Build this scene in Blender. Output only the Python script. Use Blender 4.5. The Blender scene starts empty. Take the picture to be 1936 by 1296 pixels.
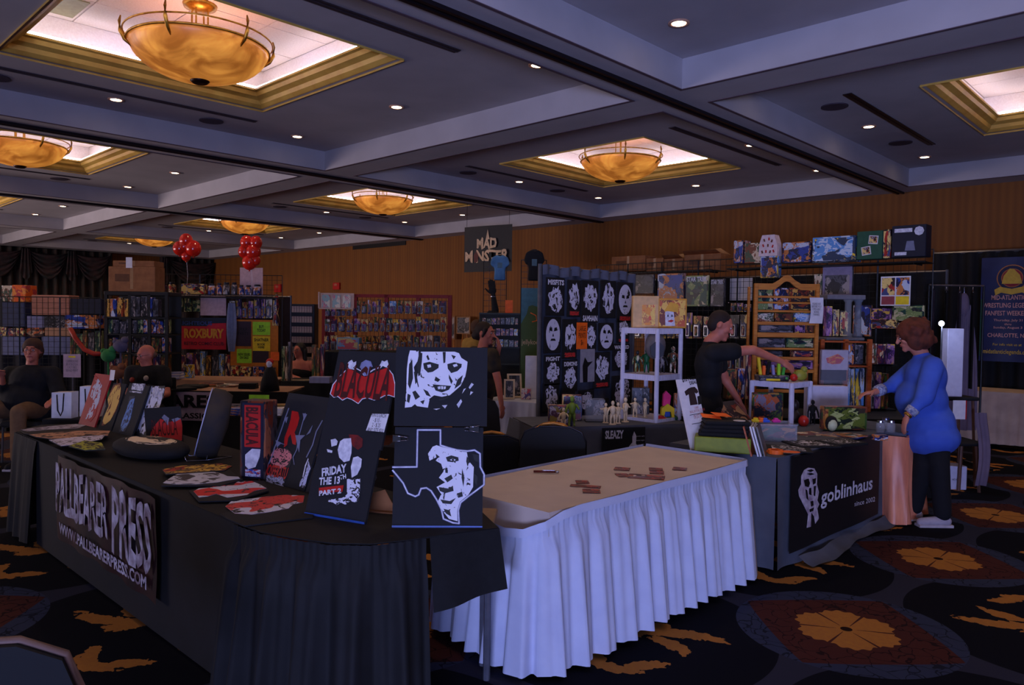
import bpy, math, random
from mathutils import Matrix, Vector, Euler
D = bpy.data; SC = bpy.context.scene; COL = SC.collection
R_ = math.radians; PI = math.pi

# ------------------------------------------------------------ camera
H = 1.62; FPX = 1433.27
YAW, PITCH, ROLL = R_(43.783), R_(-1.819), R_(0.779)
_f = Vector((-math.sin(YAW)*math.cos(PITCH), math.cos(YAW)*math.cos(PITCH), math.sin(PITCH)))
_r0 = Vector((math.cos(YAW), math.sin(YAW), 0)); _u0 = _r0.cross(_f)
CR = _r0*math.cos(ROLL)+_u0*math.sin(ROLL); CU = -_r0*math.sin(ROLL)+_u0*math.cos(ROLL); CF = _f
cam = D.cameras.new('camera'); cam.sensor_width = 36; cam.lens = 36*FPX/1936; cam.clip_end = 200
camo = D.objects.new('camera', cam); COL.objects.link(camo)
camo.matrix_world = Matrix(((CR.x,CU.x,-CF.x,0),(CR.y,CU.y,-CF.y,0),(CR.z,CU.z,-CF.z,H),(0,0,0,1)))
SC.camera = camo
# ------------------------------------------------------------ light and exposure
SC.view_settings.view_transform = 'Standard'; SC.view_settings.look = 'None'
SC.view_settings.gamma = 1; SC.view_settings.use_curve_mapping = False
SC.view_settings.exposure = 0.0
w = D.worlds.new('world'); SC.world = w; w.use_nodes = True
w.node_tree.nodes['Background'].inputs[0].default_value = (.32,.3,.5,1)
w.node_tree.nodes['Background'].inputs[1].default_value = 0.02
def area(name, loc, target, sx, sy, e, col, spread=180):
    l = D.lights.new(name,'AREA'); l.shape='RECTANGLE'; l.size=sx; l.size_y=sy; l.energy=e; l.color=col; l.spread=R_(spread)
    o = D.objects.new(name,l); COL.objects.link(o); o.location = loc
    o.rotation_euler = (Vector(target)-Vector(loc)).to_track_quat('-Z','Y').to_euler(); return o
# cool daylight that comes in through the foyer doors behind and to the right of the camera, then the added ceiling fills
area('foyer_daylight', (4.6,-2.6,1.9), (-3.0,4.0,1.4), 3.2, 2.6, 40, (.10,.24,.98))
area('near_ceiling_fill', (3.4,-4.6,.7), (-1.5,3.5,4.3), 3.4, 1.2, 330, (.40,.46,.94), 110)  # added fill aimed up at the near ceiling, not a real opening
area('room_ceiling_fill', (-15.0,-6.7,1.3), (-12.5,4.0,6.4), 24, 2.0, 1150, (.86,.70,.74), 130)  # added long fill before the closed front wall, brightens the ceilings

# ------------------------------------------------------------ pixel helpers (1936 x 1296 frame)
def ray(px,py): return CF+(px-968)/FPX*CR-(py-648)/FPX*CU
def at(px,py,dep):
    p = ray(px,py)*dep; return Vector((p.x,p.y,p.z+H))
def onz(px,py,z=.74):
    d = ray(px,py); return at(px,py,(z-H)/d.z)
class Plane:
    """vertical plane through (x,y), facing angle a: local x runs along it, -y is its front"""
    def __init__(s,x,y,a=0): s.o=Vector((x,y,0)); s.a=a; s.d=Vector((math.cos(a),math.sin(a),0)); s.n=Vector((-math.sin(a),math.cos(a),0))
    def hit(s,px,py):
        d=ray(px,py); t=(s.o-Vector((0,0,H))).dot(s.n)/d.dot(s.n); return d*t+Vector((0,0,H))
    def uv(s,px,py):
        p=s.hit(px,py); return (p-s.o).dot(s.d), p.z
    def rect(s,x0,y0,x1,y1,off=0):
        """-> location of bottom centre, width, height"""
        xm=(x0+x1)/2; ym=(y0+y1)/2
        u0,_=s.uv(x0,ym); u1,_=s.uv(x1,ym); _,z1=s.uv(xm,y0); _,z0=s.uv(xm,y1)
        p=s.o+s.d*((u0+u1)/2)-s.n*off; return Vector((p.x,p.y,z0)), abs(u1-u0), z1-z0
FACE = YAW  # rotation that turns a front (-y) towards the camera

# ------------------------------------------------------------ mesh builder
class MB:
    def __init__(s): s.v=[]; s.f=[]; s.m=[]; s.T=None
    def add(s,vs,fs,m=0):
        o=len(s.v)
        s.v += [tuple(s.T@Vector(v)) if s.T else tuple(v) for v in vs]
        s.f += [tuple(o+i for i in f) for f in fs]; s.m += [m]*len(fs); return s
    def bx(s,x0,x1,y0,y1,z0,z1,m=0):
        return s.add([(x0,y0,z0),(x1,y0,z0),(x1,y1,z0),(x0,y1,z0),(x0,y0,z1),(x1,y0,z1),(x1,y1,z1),(x0,y1,z1)],
            [(0,3,2,1),(4,5,6,7),(0,1,5,4),(1,2,6,5),(2,3,7,6),(3,0,4,7)],m)
    def box(s,c,d,r=None,m=0):
        hx,hy,hz=d[0]/2,d[1]/2,d[2]/2; M=Matrix.Translation(c)
        if r: M = M@Euler(r).to_matrix().to_4x4()
        vs=[M@Vector((x*hx,y*hy,z*hz)) for z in(-1,1) for x,y in((-1,-1),(1,-1),(1,1),(-1,1))]
        return s.add(vs,[(0,3,2,1),(4,5,6,7),(0,1,5,4),(1,2,6,5),(2,3,7,6),(3,0,4,7)],m)
    def rbox(s,x0,x1,y0,y1,z0,z1,c=.01,m=0):
        """box whose vertical and top edges are chamfered"""
        def ring(k,z): return [(x0+k+c,y0+k,z),(x1-k-c,y0+k,z),(x1-k,y0+k+c,z),(x1-k,y1-k-c,z),(x1-k-c,y1-k,z),(x0+k+c,y1-k,z),(x0+k,y1-k-c,z),(x0+k,y0+k+c,z)]
        vs=ring(c*.6,z0)+ring(0,z0+c)+ring(0,z1-c)+ring(c*.6,z1); fs=[tuple(range(7,-1,-1)),tuple(range(24,32))]
        for k in range(3):
            for i in range(8): j=(i+1)%8; fs.append((k*8+i,k*8+j,k*8+8+j,k*8+8+i))
        return s.add(vs,fs,m)
    def cyl(s,p0,p1,r0,r1=None,n=10,m=0):
        p0=Vector(p0);p1=Vector(p1); r1=r0 if r1 is None else r1
        q=(p1-p0).to_track_quat('Z','Y'); vs=[]
        for p,r in((p0,r0),(p1,r1)):
            for i in range(n): a=2*PI*i/n; vs.append(p+q@Vector((r*math.cos(a),r*math.sin(a),0)))
        fs=[(i,(i+1)%n,n+(i+1)%n,n+i) for i in range(n)]+[tuple(range(n-1,-1,-1)),tuple(range(n,2*n))]
        return s.add(vs,fs,m)
    def tube(s,pts,r,n=6,m=0,closed=False):
        pts=[Vector(p) for p in pts]; N=len(pts); vs=[];fs=[]
        for k,p in enumerate(pts):
            a=pts[(k-1)%N] if (k or closed) else p; b=pts[(k+1)%N] if (k<N-1 or closed) else p
            q=(b-a).to_track_quat('Z','Y'); rr=r[k] if isinstance(r,(list,tuple)) else r
            for i in range(n): t=2*PI*i/n; vs.append(p+q@Vector((rr*math.cos(t),rr*math.sin(t),0)))
        for k in range(N if closed else N-1):
            a=k*n;b=((k+1)%N)*n
            for i in range(n): j=(i+1)%n; fs.append((a+i,a+j,b+j,b+i))
        if not closed: fs+= [tuple(range(n-1,-1,-1)),tuple(range((N-1)*n,N*n))]
        return s.add(vs,fs,m)
    def lathe(s,prof,n=20,m=0,c=(0,0,0),sx=1,sy=1):
        vs=[];fs=[]; K=len(prof)
        for r,z in prof:
            for i in range(n): a=2*PI*i/n; vs.append((c[0]+r*sx*math.cos(a),c[1]+r*sy*math.sin(a),c[2]+z))
        for k in range(K-1):
            for i in range(n): j=(i+1)%n; fs.append((k*n+i,k*n+j,(k+1)*n+j,(k+1)*n+i))
        if prof[0][0]>1e-4: fs.append(tuple(range(n-1,-1,-1)))
        if prof[-1][0]>1e-4: fs.append(tuple(range((K-1)*n,K*n)))
        return s.add(vs,fs,m)
    def sph(s,c,r,n=12,k=8,m=0):
        if not isinstance(r,(tuple,list)): r=(r,r,r)
        pr=[(math.sin(PI*i/k),-math.cos(PI*i/k)) for i in range(k+1)]; vs=[];fs=[]
        vs.append((c[0],c[1],c[2]-r[2]))
        for i in range(1,k):
            for j in range(n): a=2*PI*j/n; vs.append((c[0]+r[0]*pr[i][0]*math.cos(a),c[1]+r[1]*pr[i][0]*math.sin(a),c[2]+r[2]*pr[i][1]))
        vs.append((c[0],c[1],c[2]+r[2])); L=len(vs)-1
        for j in range(n): fs.append((0,1+(j+1)%n,1+j)); fs.append((L,L-n+j,L-n+(j+1)%n))
        for i in range(k-2):
            for j in range(n): a=1+i*n; fs.append((a+j,a+(j+1)%n,a+n+(j+1)%n,a+n+j))
        return s.add(vs,fs,m)
    def prism(s,poly,y0,y1,m=0):
        """polygon in x,z extruded along y from y0 (front) to y1"""
        n=len(poly); a=sum(poly[i][0]*poly[(i+1)%n][1]-poly[(i+1)%n][0]*poly[i][1] for i in range(n))
        if a<0: poly=poly[::-1]
        vs=[(x,y0,z) for x,z in poly]+[(x,y1,z) for x,z in poly]
        fs=[tuple(range(n)),tuple(range(2*n-1,n-1,-1))]+[((i+1)%n,i,n+i,n+(i+1)%n) for i in range(n)]
        return s.add(vs,fs,m)
    def slab(s,poly,z0,z1,m=0):
        """polygon in x,y extruded along z"""
        n=len(poly); a=sum(poly[i][0]*poly[(i+1)%n][1]-poly[(i+1)%n][0]*poly[i][1] for i in range(n))
        if a<0: poly=poly[::-1]
        vs=[(x,y,z0) for x,y in poly]+[(x,y,z1) for x,y in poly]
        fs=[tuple(range(n-1,-1,-1)),tuple(range(n,2*n))]+[(i,(i+1)%n,n+(i+1)%n,n+i) for i in range(n)]
        return s.add(vs,fs,m)
    def surf(s,fn,nu,nv,m=0):
        vs=[fn(i/nu,j/nv) for j in range(nv+1) for i in range(nu+1)]; W=nu+1
        return s.add(vs,[(j*W+i,j*W+i+1,(j+1)*W+i+1,(j+1)*W+i) for j in range(nv) for i in range(nu)],m)
    def mesh(s,name):
        me=D.meshes.new(name); me.from_pydata([tuple(v) for v in s.v],[],s.f)
        me.polygons.foreach_set('material_index',s.m); me.update(); return me
def obj(name, mb, mats, parent=None, label=None, smooth=False, loc=None, kind=None):
    me = mb.mesh(name) if isinstance(mb,MB) else mb
    for mt in (mats if isinstance(mats,(list,tuple)) else [mats]): me.materials.append(mt)
    if smooth: me.polygons.foreach_set('use_smooth',[True]*len(me.polygons))
    o=D.objects.new(name,me); COL.objects.link(o)
    if parent: o.parent=parent
    if loc is not None: o.location=loc
    if label: o['label']=label
    if kind: o['kind']=kind
    return o
def tag(o,label,cat,group=None):
    if len(label.split())>16: print('LONG',o.name,label)
    o['label']=label; o['category']=cat
    if group: o['group']=group
    return o
def thing(name,label,cat,loc=(0,0,0),rz=0,group=None):
    o=D.objects.new(name,None); o.empty_display_size=.05; COL.objects.link(o); o.location=loc; o.rotation_euler=(0,0,rz)
    return tag(o,label,cat,group)
def solo(name,mb,mats,label,cat,loc=(0,0,0),rz=0,group=None,smooth=False):
    o=obj(name,mb,mats,None,None,smooth,loc); o.rotation_euler=(0,0,rz); return tag(o,label,cat,group)
def struct(name,mb,mats,parent=None,smooth=False):
    return obj(name,mb,mats,parent,None,smooth,None,None if parent else 'structure')
def copy_tree(o,parent=None):
    c=o.copy(); COL.objects.link(c); c.parent=parent
    for ch in list(o.children): copy_tree(ch,c)
    return c
ORD=['first','second','third','fourth','fifth','sixth','seventh','eighth','ninth','tenth','eleventh','twelfth','thirteenth','fourteenth','fifteenth','sixteenth','seventeenth','eighteenth']
# ------------------------------------------------------------ materials
_mc={}
def lin(c):
    """sRGB 0-255 -> linear"""
    return tuple(((x/255/12.92) if x/255<=.04045 else ((x/255+.055)/1.055)**2.4) for x in c)+(1,)
def mat(name,col,rough=.6,metal=0,col2=None,scale=20,emit=0,bump=0,spec=.4,alpha=1,stretch=(1,1,1),detail=3,trans=0):
    """procedural surface: two tones mixed by noise"""
    if name in _mc: return _mc[name]
    m=D.materials.new(name); m.use_nodes=True; nt=m.node_tree; b=nt.nodes['Principled BSDF']
    c=lin(col); b.inputs['Roughness'].default_value=rough; b.inputs['Metallic'].default_value=metal
    b.inputs['Specular IOR Level'].default_value=spec
    tc=nt.nodes.new('ShaderNodeTexCoord'); mp=nt.nodes.new('ShaderNodeMapping'); mp.inputs['Scale'].default_value=stretch
    nt.links.new(tc.outputs['Object'],mp.inputs[0])
    nz=nt.nodes.new('ShaderNodeTexNoise'); nz.inputs['Scale'].default_value=scale; nz.inputs['Detail'].default_value=detail
    nt.links.new(mp.outputs[0],nz.inputs['Vector'])
    mx=nt.nodes.new('ShaderNodeMix'); mx.data_type='RGBA'
    c2=lin(col2) if col2 else tuple(x*.82 for x in c[:3])+(1,)
    mx.inputs[6].default_value=c; mx.inputs[7].default_value=c2
    rp=nt.nodes.new('ShaderNodeMapRange'); rp.inputs[1].default_value=.35; rp.inputs[2].default_value=.65
    nt.links.new(nz.outputs[0],rp.inputs[0]); nt.links.new(rp.outputs[0],mx.inputs[0]); nt.links.new(mx.outputs[2],b.inputs['Base Color'])
    if emit: nt.links.new(mx.outputs[2],b.inputs['Emission Color']); b.inputs['Emission Strength'].default_value=emit
    if bump:
        bp=nt.nodes.new('ShaderNodeBump'); bp.inputs['Strength'].default_value=bump; bp.inputs['Distance'].default_value=.01
        nt.links.new(nz.outputs[0],bp.inputs['Height']); nt.links.new(bp.outputs[0],b.inputs['Normal'])
    if alpha<1: b.inputs['Alpha'].default_value=alpha
    if trans: b.inputs['Transmission Weight'].default_value=trans
    _mc[name]=m; return m
class NT:
    """tiny node-expression helper"""
    def __init__(s,name):
        s.m=D.materials.new(name); s.m.use_nodes=True; s.nt=s.m.node_tree; s.b=s.nt.nodes['Principled BSDF']
    def n(s,t,**k):
        x=s.nt.nodes.new(t)
        for a,b in k.items(): setattr(x,a,b)
        return x
    def L(s,a,b): s.nt.links.new(a,b)
    def op(s,o,a,b=None,c=None):
        x=s.n('ShaderNodeMath',operation=o)
        for i,q in enumerate((a,b,c)):
            if q is None: continue
            if isinstance(q,(int,float)): x.inputs[i].default_value=q
            else: s.L(q,x.inputs[i])
        return x.outputs[0]
    def mix(s,fac,a,b):
        x=s.n('ShaderNodeMix',data_type='RGBA')
        for i,q in ((0,fac),(6,a),(7,b)):
            if isinstance(q,(int,float,tuple)): x.inputs[i].default_value=q
            else: s.L(q,x.inputs[i])
        return x.outputs[2]
    def noise(s,vec,scale,detail=3,dist=0,out=0):
        x=s.n('ShaderNodeTexNoise'); x.inputs['Scale'].default_value=scale; x.inputs['Detail'].default_value=detail; x.inputs['Distortion'].default_value=dist
        s.L(vec,x.inputs['Vector']); return x.outputs[out]
    def coord(s,which='Generated',scale=(1,1,1),loc=(0,0,0)):
        t=s.n('ShaderNodeTexCoord'); mp=s.n('ShaderNodeMapping'); mp.inputs['Scale'].default_value=scale; mp.inputs['Location'].default_value=loc
        s.L(t.outputs[which],mp.inputs[0]); return mp.outputs[0]
    def xyz(s,v):
        x=s.n('ShaderNodeSeparateXYZ'); s.L(v,x.inputs[0]); return x.outputs
def artmat(seed,cols,scale=3.0,rough=.35,bw=False,mode='cell'):
    """printed picture: warped patches of the given colours"""
    key=('art',seed,tuple(cols),scale)
    if key in _mc: return _mc[key]
    N=NT('printed_art_%s'%seed); N.b.inputs['Roughness'].default_value=rough
    v=N.coord('Generated',(1,1,1),(seed*1.37,seed*.73,seed*2.1))
    wz=N.noise(v,2.2,2,0,1); add=N.n('ShaderNodeVectorMath',operation='MULTIPLY_ADD'); N.L(wz,add.inputs[0]); add.inputs[1].default_value=(.55,.55,.55); N.L(v,add.inputs[2])
    vo=N.n('ShaderNodeTexVoronoi'); vo.inputs['Scale'].default_value=scale; N.L(add.outputs[0],vo.inputs['Vector'])
    bw_=N.n('ShaderNodeSeparateColor'); N.L(vo.outputs['Color'],bw_.inputs[0])
    n2=N.noise(add.outputs[0],scale*3.2,4,.6)
    f=N.op('ADD',N.op('MULTIPLY',bw_.outputs[0],.62),N.op('MULTIPLY',n2,.55)); f=N.op('SUBTRACT',f,.08)
    cr=N.n('ShaderNodeValToRGB'); cr.color_ramp.interpolation='CONSTANT'; el=cr.color_ramp.elements
    while len(el)<len(cols): el.new(.5)
    for i,c in enumerate(cols): el[i].position=.12+.76*i/len(cols) if i else 0; el[i].color=lin(c)
    N.L(f,cr.inputs[0]); N.L(cr.outputs[0],N.b.inputs['Base Color']); _mc[key]=N.m; return N.m
def inkmat(seed,fg,bg,th=.5,scale=6,shape='ellipse',acc=None,detail=5,stretch=(1,1,1)):
    """screen print: rough strokes of fg ink inside an oval or box on bg cloth"""
    key=('ink',seed,fg,bg)
    if key in _mc: return _mc[key]
    N=NT('screen_print_%s'%seed); N.b.inputs['Roughness'].default_value=.7
    g=N.coord('Generated'); x,y,z=N.xyz(g)[:3]
    gx=N.op('ABSOLUTE',N.op('MULTIPLY',N.op('SUBTRACT',x,.5),2.15)); gz=N.op('ABSOLUTE',N.op('MULTIPLY',N.op('SUBTRACT',z,.5),2.1))
    w=N.noise(N.coord('Generated',(1,1,1),(seed,0,0)),4,3)
    if shape=='ellipse': d=N.op('ADD',N.op('MULTIPLY',gx,gx),N.op('MULTIPLY',gz,gz))
    else: d=N.op('MAXIMUM',gx,gz)
    inside=N.op('LESS_THAN',N.op('ADD',d,N.op('MULTIPLY',N.op('SUBTRACT',w,.5),.9)),.92)
    n=N.noise(N.coord('Generated',stretch,(seed*3.1,seed*1.7,seed)),scale,detail,1.2)
    ink=N.op('MULTIPLY',N.op('GREATER_THAN',n,th),inside)
    fgc=lin(fg)
    if acc:
        n2=N.noise(N.coord('Generated',(1,1,1),(seed*5,2,0)),2.4,1); fgc=N.mix(N.op('GREATER_THAN',n2,.56),lin(fg),lin(acc))
    c=N.mix(ink,lin(bg),fgc); N.L(c,N.b.inputs['Base Color']); _mc[key]=N.m; return N.m
# text as mesh in the x-z plane, centred, facing -y
def text(parent,s,w,h,y,xc,zc,m,name='lettering',shear=0,label=None,res=2,th=.0015,rot=0,bold=0,fx=None):
    cu=D.curves.new('t','FONT'); cu.body=s; cu.size=1; cu.resolution_u=res; cu.align_x='CENTER'; cu.offset=bold; cu.space_line=.9
    t=D.objects.new('t',cu); me=D.meshes.new_from_object(t); D.objects.remove(t); D.curves.remove(cu)
    if not me.vertices: return None
    xs=[v.co.x for v in me.vertices]; ys=[v.co.y for v in me.vertices]
    x0,x1,y0,y1=min(xs),max(xs),min(ys),max(ys); ca,sa=math.cos(rot),math.sin(rot)
    for v in me.vertices:
        a=((v.co.x-x0)/(x1-x0)-.5)*w; b=((v.co.y-y0)/max(1e-6,y1-y0)-.5)*h
        if fx: a,b=fx(a/w,b/h); a*=w; b*=h
        a+=b*shear; v.co=(xc+a*ca-b*sa,y-th,zc+a*sa+b*ca)
    me.name=name; return obj(name,me,m,parent,label)

BLK=mat('black_cloth',(17,17,20),.85,col2=(11,11,14),scale=30)
WHT=mat('white_paper',(225,222,225),.6,col2=(212,210,216))
CREAM=mat('cream_plastic',(225,200,160),.5)
RED=mat('red_ink',(190,28,26),.6); INKW=mat('white_ink',(225,225,235),.7,col2=(190,190,205),scale=40)
INKB=mat('black_ink',(12,12,14),.6); YEL=mat('yellow_paper',(238,208,30),.6); LIME=mat('lime_paper',(160,225,40),.6)
ORG=mat('orange_paper',(255,110,25),.6); KRAFT=mat('kraft_cardboard',(150,98,58),.8,col2=(132,84,48),scale=12)
CHROME=mat('chrome_wire',(190,190,200),.25,1); STEEL=mat('grey_steel',(120,120,125),.4,.8)
GRIDB=mat('black_wire',(16,16,18),.45,.3); WOOD=mat('honey_pine',(205,132,48),.5,col2=(180,105,34),scale=6,stretch=(1,1,9))
WOODO=mat('orange_oak',(178,84,26),.5,col2=(150,66,18),scale=6,stretch=(1,1,9)); PLW=mat('white_plastic',(205,203,222),.45,col2=(196,194,214))
BRASS=mat('brass',(196,150,60),.35,.8,col2=(150,105,35)); GREY=mat('grey_cloth',(96,96,104),.9,col2=(82,82,92),scale=40,bump=.2)
CLEAR=mat('clear_plastic',(200,205,215),.08,0,alpha=.22,spec=.9); NAVY=mat('navy_board',(20,26,52),.7)
# ============================================================ THE ROOM
HB, HC, HU = 3.72, 3.99, 4.44
XC = [-25.02,-18.99,-12.96,-6.93,-1.05,4.9]; YC = [-3.4,3.06,9.58]; HX, HY = 2.66, 2.99
XL, XR, YB, YF = -28.8, 8.0, 13.1, -7.0
CEIL = mat('ceiling_paint',(178,174,178),.9,col2=(170,166,170),scale=2)
TILE = mat('ceiling_tile',(235,228,228),.9,col2=(225,216,216),scale=60)
TRIM = mat('crown_gold_paint',(205,170,80),.5,col2=(190,150,66),scale=5)
TRACKM = mat('airwall_track',(34,26,30),.4,.3)
SLOTM = mat('slot_diffuser',(60,50,56),.6)
def wallpaper():
    N=NT('striped_gold_wallpaper'); x,y,z=N.xyz(N.coord('Object'))[:3]
    s=N.op('ADD',N.op('SINE',N.op('MULTIPLY',N.op('ADD',x,y),2*PI/.105)),N.op('MULTIPLY',N.op('SINE',N.op('MULTIPLY',N.op('ADD',x,y),2*PI/.42)),.6))
    f=N.op('ADD',N.op('MULTIPLY',s,.25),.5)
    c=N.mix(f,lin((114,64,14)),lin((138,84,22))); nz=N.noise(N.coord('Object'),3,3); c=N.mix(N.op('MULTIPLY',nz,.25),c,lin((90,56,24)))
    N.L(c,N.b.inputs['Base Color']); N.b.inputs['Roughness'].default_value=.75; return N.m
WP=wallpaper()
def carpet():
    N=NT('medallion_carpet'); P=1.7; x,y,z=N.xyz(N.coord('Object'))[:3]
    def cell(v,c):  # distance to the nearest lattice point, signed
        q=N.op('ADD',N.op('DIVIDE',N.op('SUBTRACT',v,c),P),.5); return N.op('MULTIPLY',N.op('SUBTRACT',N.op('SUBTRACT',q,N.op('FLOOR',q)),.5),P)
    mx,my=cell(x,-1.45),cell(y,4.1); nx,ny=cell(x,-2.3),cell(y,4.95)
    ln=lambda a,b: N.op('SQRT',N.op('ADD',N.op('MULTIPLY',a,a),N.op('MULTIPLY',b,b)))
    rm,rn=ln(mx,my),ln(nx,ny)
    wob=N.noise(N.coord('Object'),7,3); wb=N.op('MULTIPLY',N.op('SUBTRACT',wob,.5),.06)
    c=lin((46,48,66))                                                    # slate ground
    c=N.mix(N.op('LESS_THAN',rn,.79),c,lin((9,11,22)))                # navy rounds
    c=N.mix(N.op('LESS_THAN',rm,.56),c,lin((50,58,84)))                  # blue-grey rim
    di=N.op('ADD',N.op('POWER',N.op('ABSOLUTE',mx),1.08),N.op('POWER',N.op('ABSOLUTE',my),1.08))
    c=N.mix(N.op('LESS_THAN',di,.53),c,lin((74,38,34)))                 # brown star
    ang=N.op('ARCTAN2',my,mx); pet=N.op('ADD',.225,N.op('MULTIPLY',N.op('ABSOLUTE',N.op('COSINE',N.op('MULTIPLY',ang,3))),.035)); pet=N.op('ADD',pet,N.op('MULTIPLY',N.op('COSINE',N.op('MULTIPLY',ang,24)),.009))
    gold=N.mix(N.noise(N.coord('Object'),38,3),lin((186,128,50)),lin((160,104,60)))
    vein=N.op('LESS_THAN',N.op('ABSOLUTE',N.op('SINE',N.op('MULTIPLY',N.op('ADD',ang,PI/6),3))),.10)
    g=N.op('MULTIPLY',N.op('LESS_THAN',rm,pet),N.op('SUBTRACT',1,N.op('MULTIPLY',vein,N.op('GREATER_THAN',rm,.05))))
    c=N.mix(g,c,gold); c=N.mix(N.op('LESS_THAN',rm,.03),c,lin((40,20,12)))
    # thin dark scrolls over the brown and blue
    vo=N.n('ShaderNodeTexVoronoi'); vo.feature='DISTANCE_TO_EDGE'; vo.inputs['Scale'].default_value=9; 
    wv=N.n('ShaderNodeVectorMath',operation='MULTIPLY_ADD'); N.L(N.noise(N.coord('Object'),6,2,0,1),wv.inputs[0]); wv.inputs[1].default_value=(.25,.25,.25); N.L(N.coord('Object'),wv.inputs[2]); N.L(wv.outputs[0],vo.inputs['Vector'])
    sc=N.op('MULTIPLY',N.op('LESS_THAN',vo.outputs[0],.03),N.op('MULTIPLY',N.op('LESS_THAN',rm,.56),N.op('GREATER_THAN',rm,.27)))
    c=N.mix(N.op('MULTIPLY',sc,.75),c,lin((10,10,18)))
    # gold acanthus leaves, two-fold symmetric about each navy round
    def ell(px,py,cx,cy,a,b,t,bend=0):
        ux=N.op('SUBTRACT',px,cx); uy=N.op('SUBTRACT',py,cy); ca,sa=math.cos(R_(t)),math.sin(R_(t))
        p=N.op('ADD',N.op('MULTIPLY',ux,ca),N.op('MULTIPLY',uy,sa)); q=N.op('SUBTRACT',N.op('MULTIPLY',uy,ca),N.op('MULTIPLY',ux,sa))
        if bend: q=N.op('ADD',q,N.op('MULTIPLY',N.op('MULTIPLY',p,p),bend))
        return N.op('ADD',N.op('POWER',N.op('ABSOLUTE',N.op('DIVIDE',p,a)),2),N.op('POWER',N.op('ABSOLUTE',N.op('DIVIDE',q,b)),2))
    best=None
    for sg in (1,-1):
        px=N.op('MULTIPLY',nx,sg); py=N.op('MULTIPLY',ny,sg)
        for e in ((.27,.17,.22,.055,30,.9),(.12,.1,.13,.07,75,0),(.30,.02,.13,.05,-10,1.5),(.24,-.40,.15,.045,15,-1.5),(.33,-.28,.13,.045,60,1.2),(.12,-.36,.1,.04,-30,0)):
            v=ell(px,py,*e); best=v if best is None else N.op('MINIMUM',best,v)
    lf=N.op('LESS_THAN',N.op('ADD',best,N.op('MULTIPLY',N.op('SUBTRACT',N.noise(N.coord('Object'),24,2),.5),2.2)),1)
    c=N.mix(lf,c,gold)
    fz=N.noise(N.coord('Object'),300,2); c=N.mix(N.op('MULTIPLY',fz,.35),c,lin((8,8,14)))
    N.L(c,N.b.inputs['Base Color']); N.b.inputs['Roughness'].default_value=.95; N.b.inputs['Specular IOR Level'].default_value=.1; return N.m
struct('floor',MB().bx(XL,XR,YF,YB,-.1,0),carpet())
struct('wall_back',MB().bx(XL-.2,XR+.2,YB,YB+.2,0,4.6),WP)
struct('wall_left',MB().bx(XL-.2,XL,YF-.2,YB,0,4.6),WP)
struct('wall_right',MB().bx(XR,XR+.2,YF-.2,YB,0,4.6),WP)
struct('wall_front',MB().bx(XL-.2,XR+.2,YF-.2,YF,0,4.6),WP)
struct('baseboard_back',MB().bx(XL,XR,YB-.02,YB,0,.14),mat('dark_baseboard',(60,36,24),.5))
# coffered ceiling: beams, coffer shelves, raised trays
xb=[XL]+[v for c in XC for v in (c-HX,c+HX)]+[XR]; yb=[YF]+[v for c in YC for v in (c-HY,c+HY)]+[YB]
m=MB(); Q=lambda x0,x1,y0,y1,z: m.add([(x0,y0,z),(x1,y0,z),(x1,y1,z),(x0,y1,z)],[(0,3,2,1)])
for i in range(len(xb)-1):
    for j in range(len(yb)-1):
        if i%2 and j%2: continue
        Q(xb[i],xb[i+1],yb[j],yb[j+1],HB)
A=1.28; B_=1.115; C_=1.33
for cx in XC:
    for cy in YC:
        x0,x1,y0,y1=cx-HX,cx+HX,cy-HY,cy+HY
        for a,b in (((x0,y0),(x1,y0)),((x1,y0),(x1,y1)),((x1,y1),(x0,y1)),((x0,y1),(x0,y0))):
            m.add([(*a,HB),(*b,HB),(*b,HC),(*a,HC)],[(0,1,2,3)])
        Q(x0,x1,y0,cy-A,HC);Q(x0,x1,cy+A,y1,HC);Q(x0,cx-A,cy-A,cy+A,HC);Q(cx+A,x1,cy-A,cy+A,HC)
m.bx(XL,XR,YF,YB,4.62,4.7)
ceil=struct('ceiling',m,CEIL)
def ring(m,cx,cy,prof,mi=0):
    """mitred square moulding, prof = [(half, z)]"""
    vs=[];fs=[]
    for a,z in prof: vs+=[(cx-a,cy-a,z),(cx+a,cy-a,z),(cx+a,cy+a,z),(cx-a,cy+a,z)]
    n=len(prof)
    for k in range(n-1):
        for i in range(4): j=(i+1)%4; fs.append((k*4+i,k*4+j,(k+1)*4+j,(k+1)*4+i))
    m.add(vs,fs,mi)
def glow(name,c1,c2,s1,s2,scale=6,stretch=(1,1,1),w=.55):
    """lamp surface: emission mottled between two tones"""
    N=NT(name); v=N.coord('Object',stretch); n=N.noise(v,scale,5,1.5); r=N.n('ShaderNodeMapRange'); r.inputs[1].default_value=.38; r.inputs[2].default_value=.68; N.L(n,r.inputs[0])
    c=N.mix(r.outputs[0],lin(c1),lin(c2)); N.L(c,N.b.inputs['Base Color']); N.L(c,N.b.inputs['Emission Color'])
    N.L(N.op('ADD',s1,N.op('MULTIPLY',r.outputs[0],s2-s1)),N.b.inputs['Emission Strength']); N.b.inputs['Roughness'].default_value=.4; return N.m
BOWL=glow('lit_alabaster',(186,108,38),(228,152,64),.42,.78,2.2,(1,1,1.6))
COVE=mat('cove_lamp',(236,230,255),.5,emit=11); HOT=mat('downlight_lamp',(255,222,178),.5,emit=14)
vnt=MB()
k=0; tn=0
proto=None; dlp=None; slotp=None; spkp=None
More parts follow.
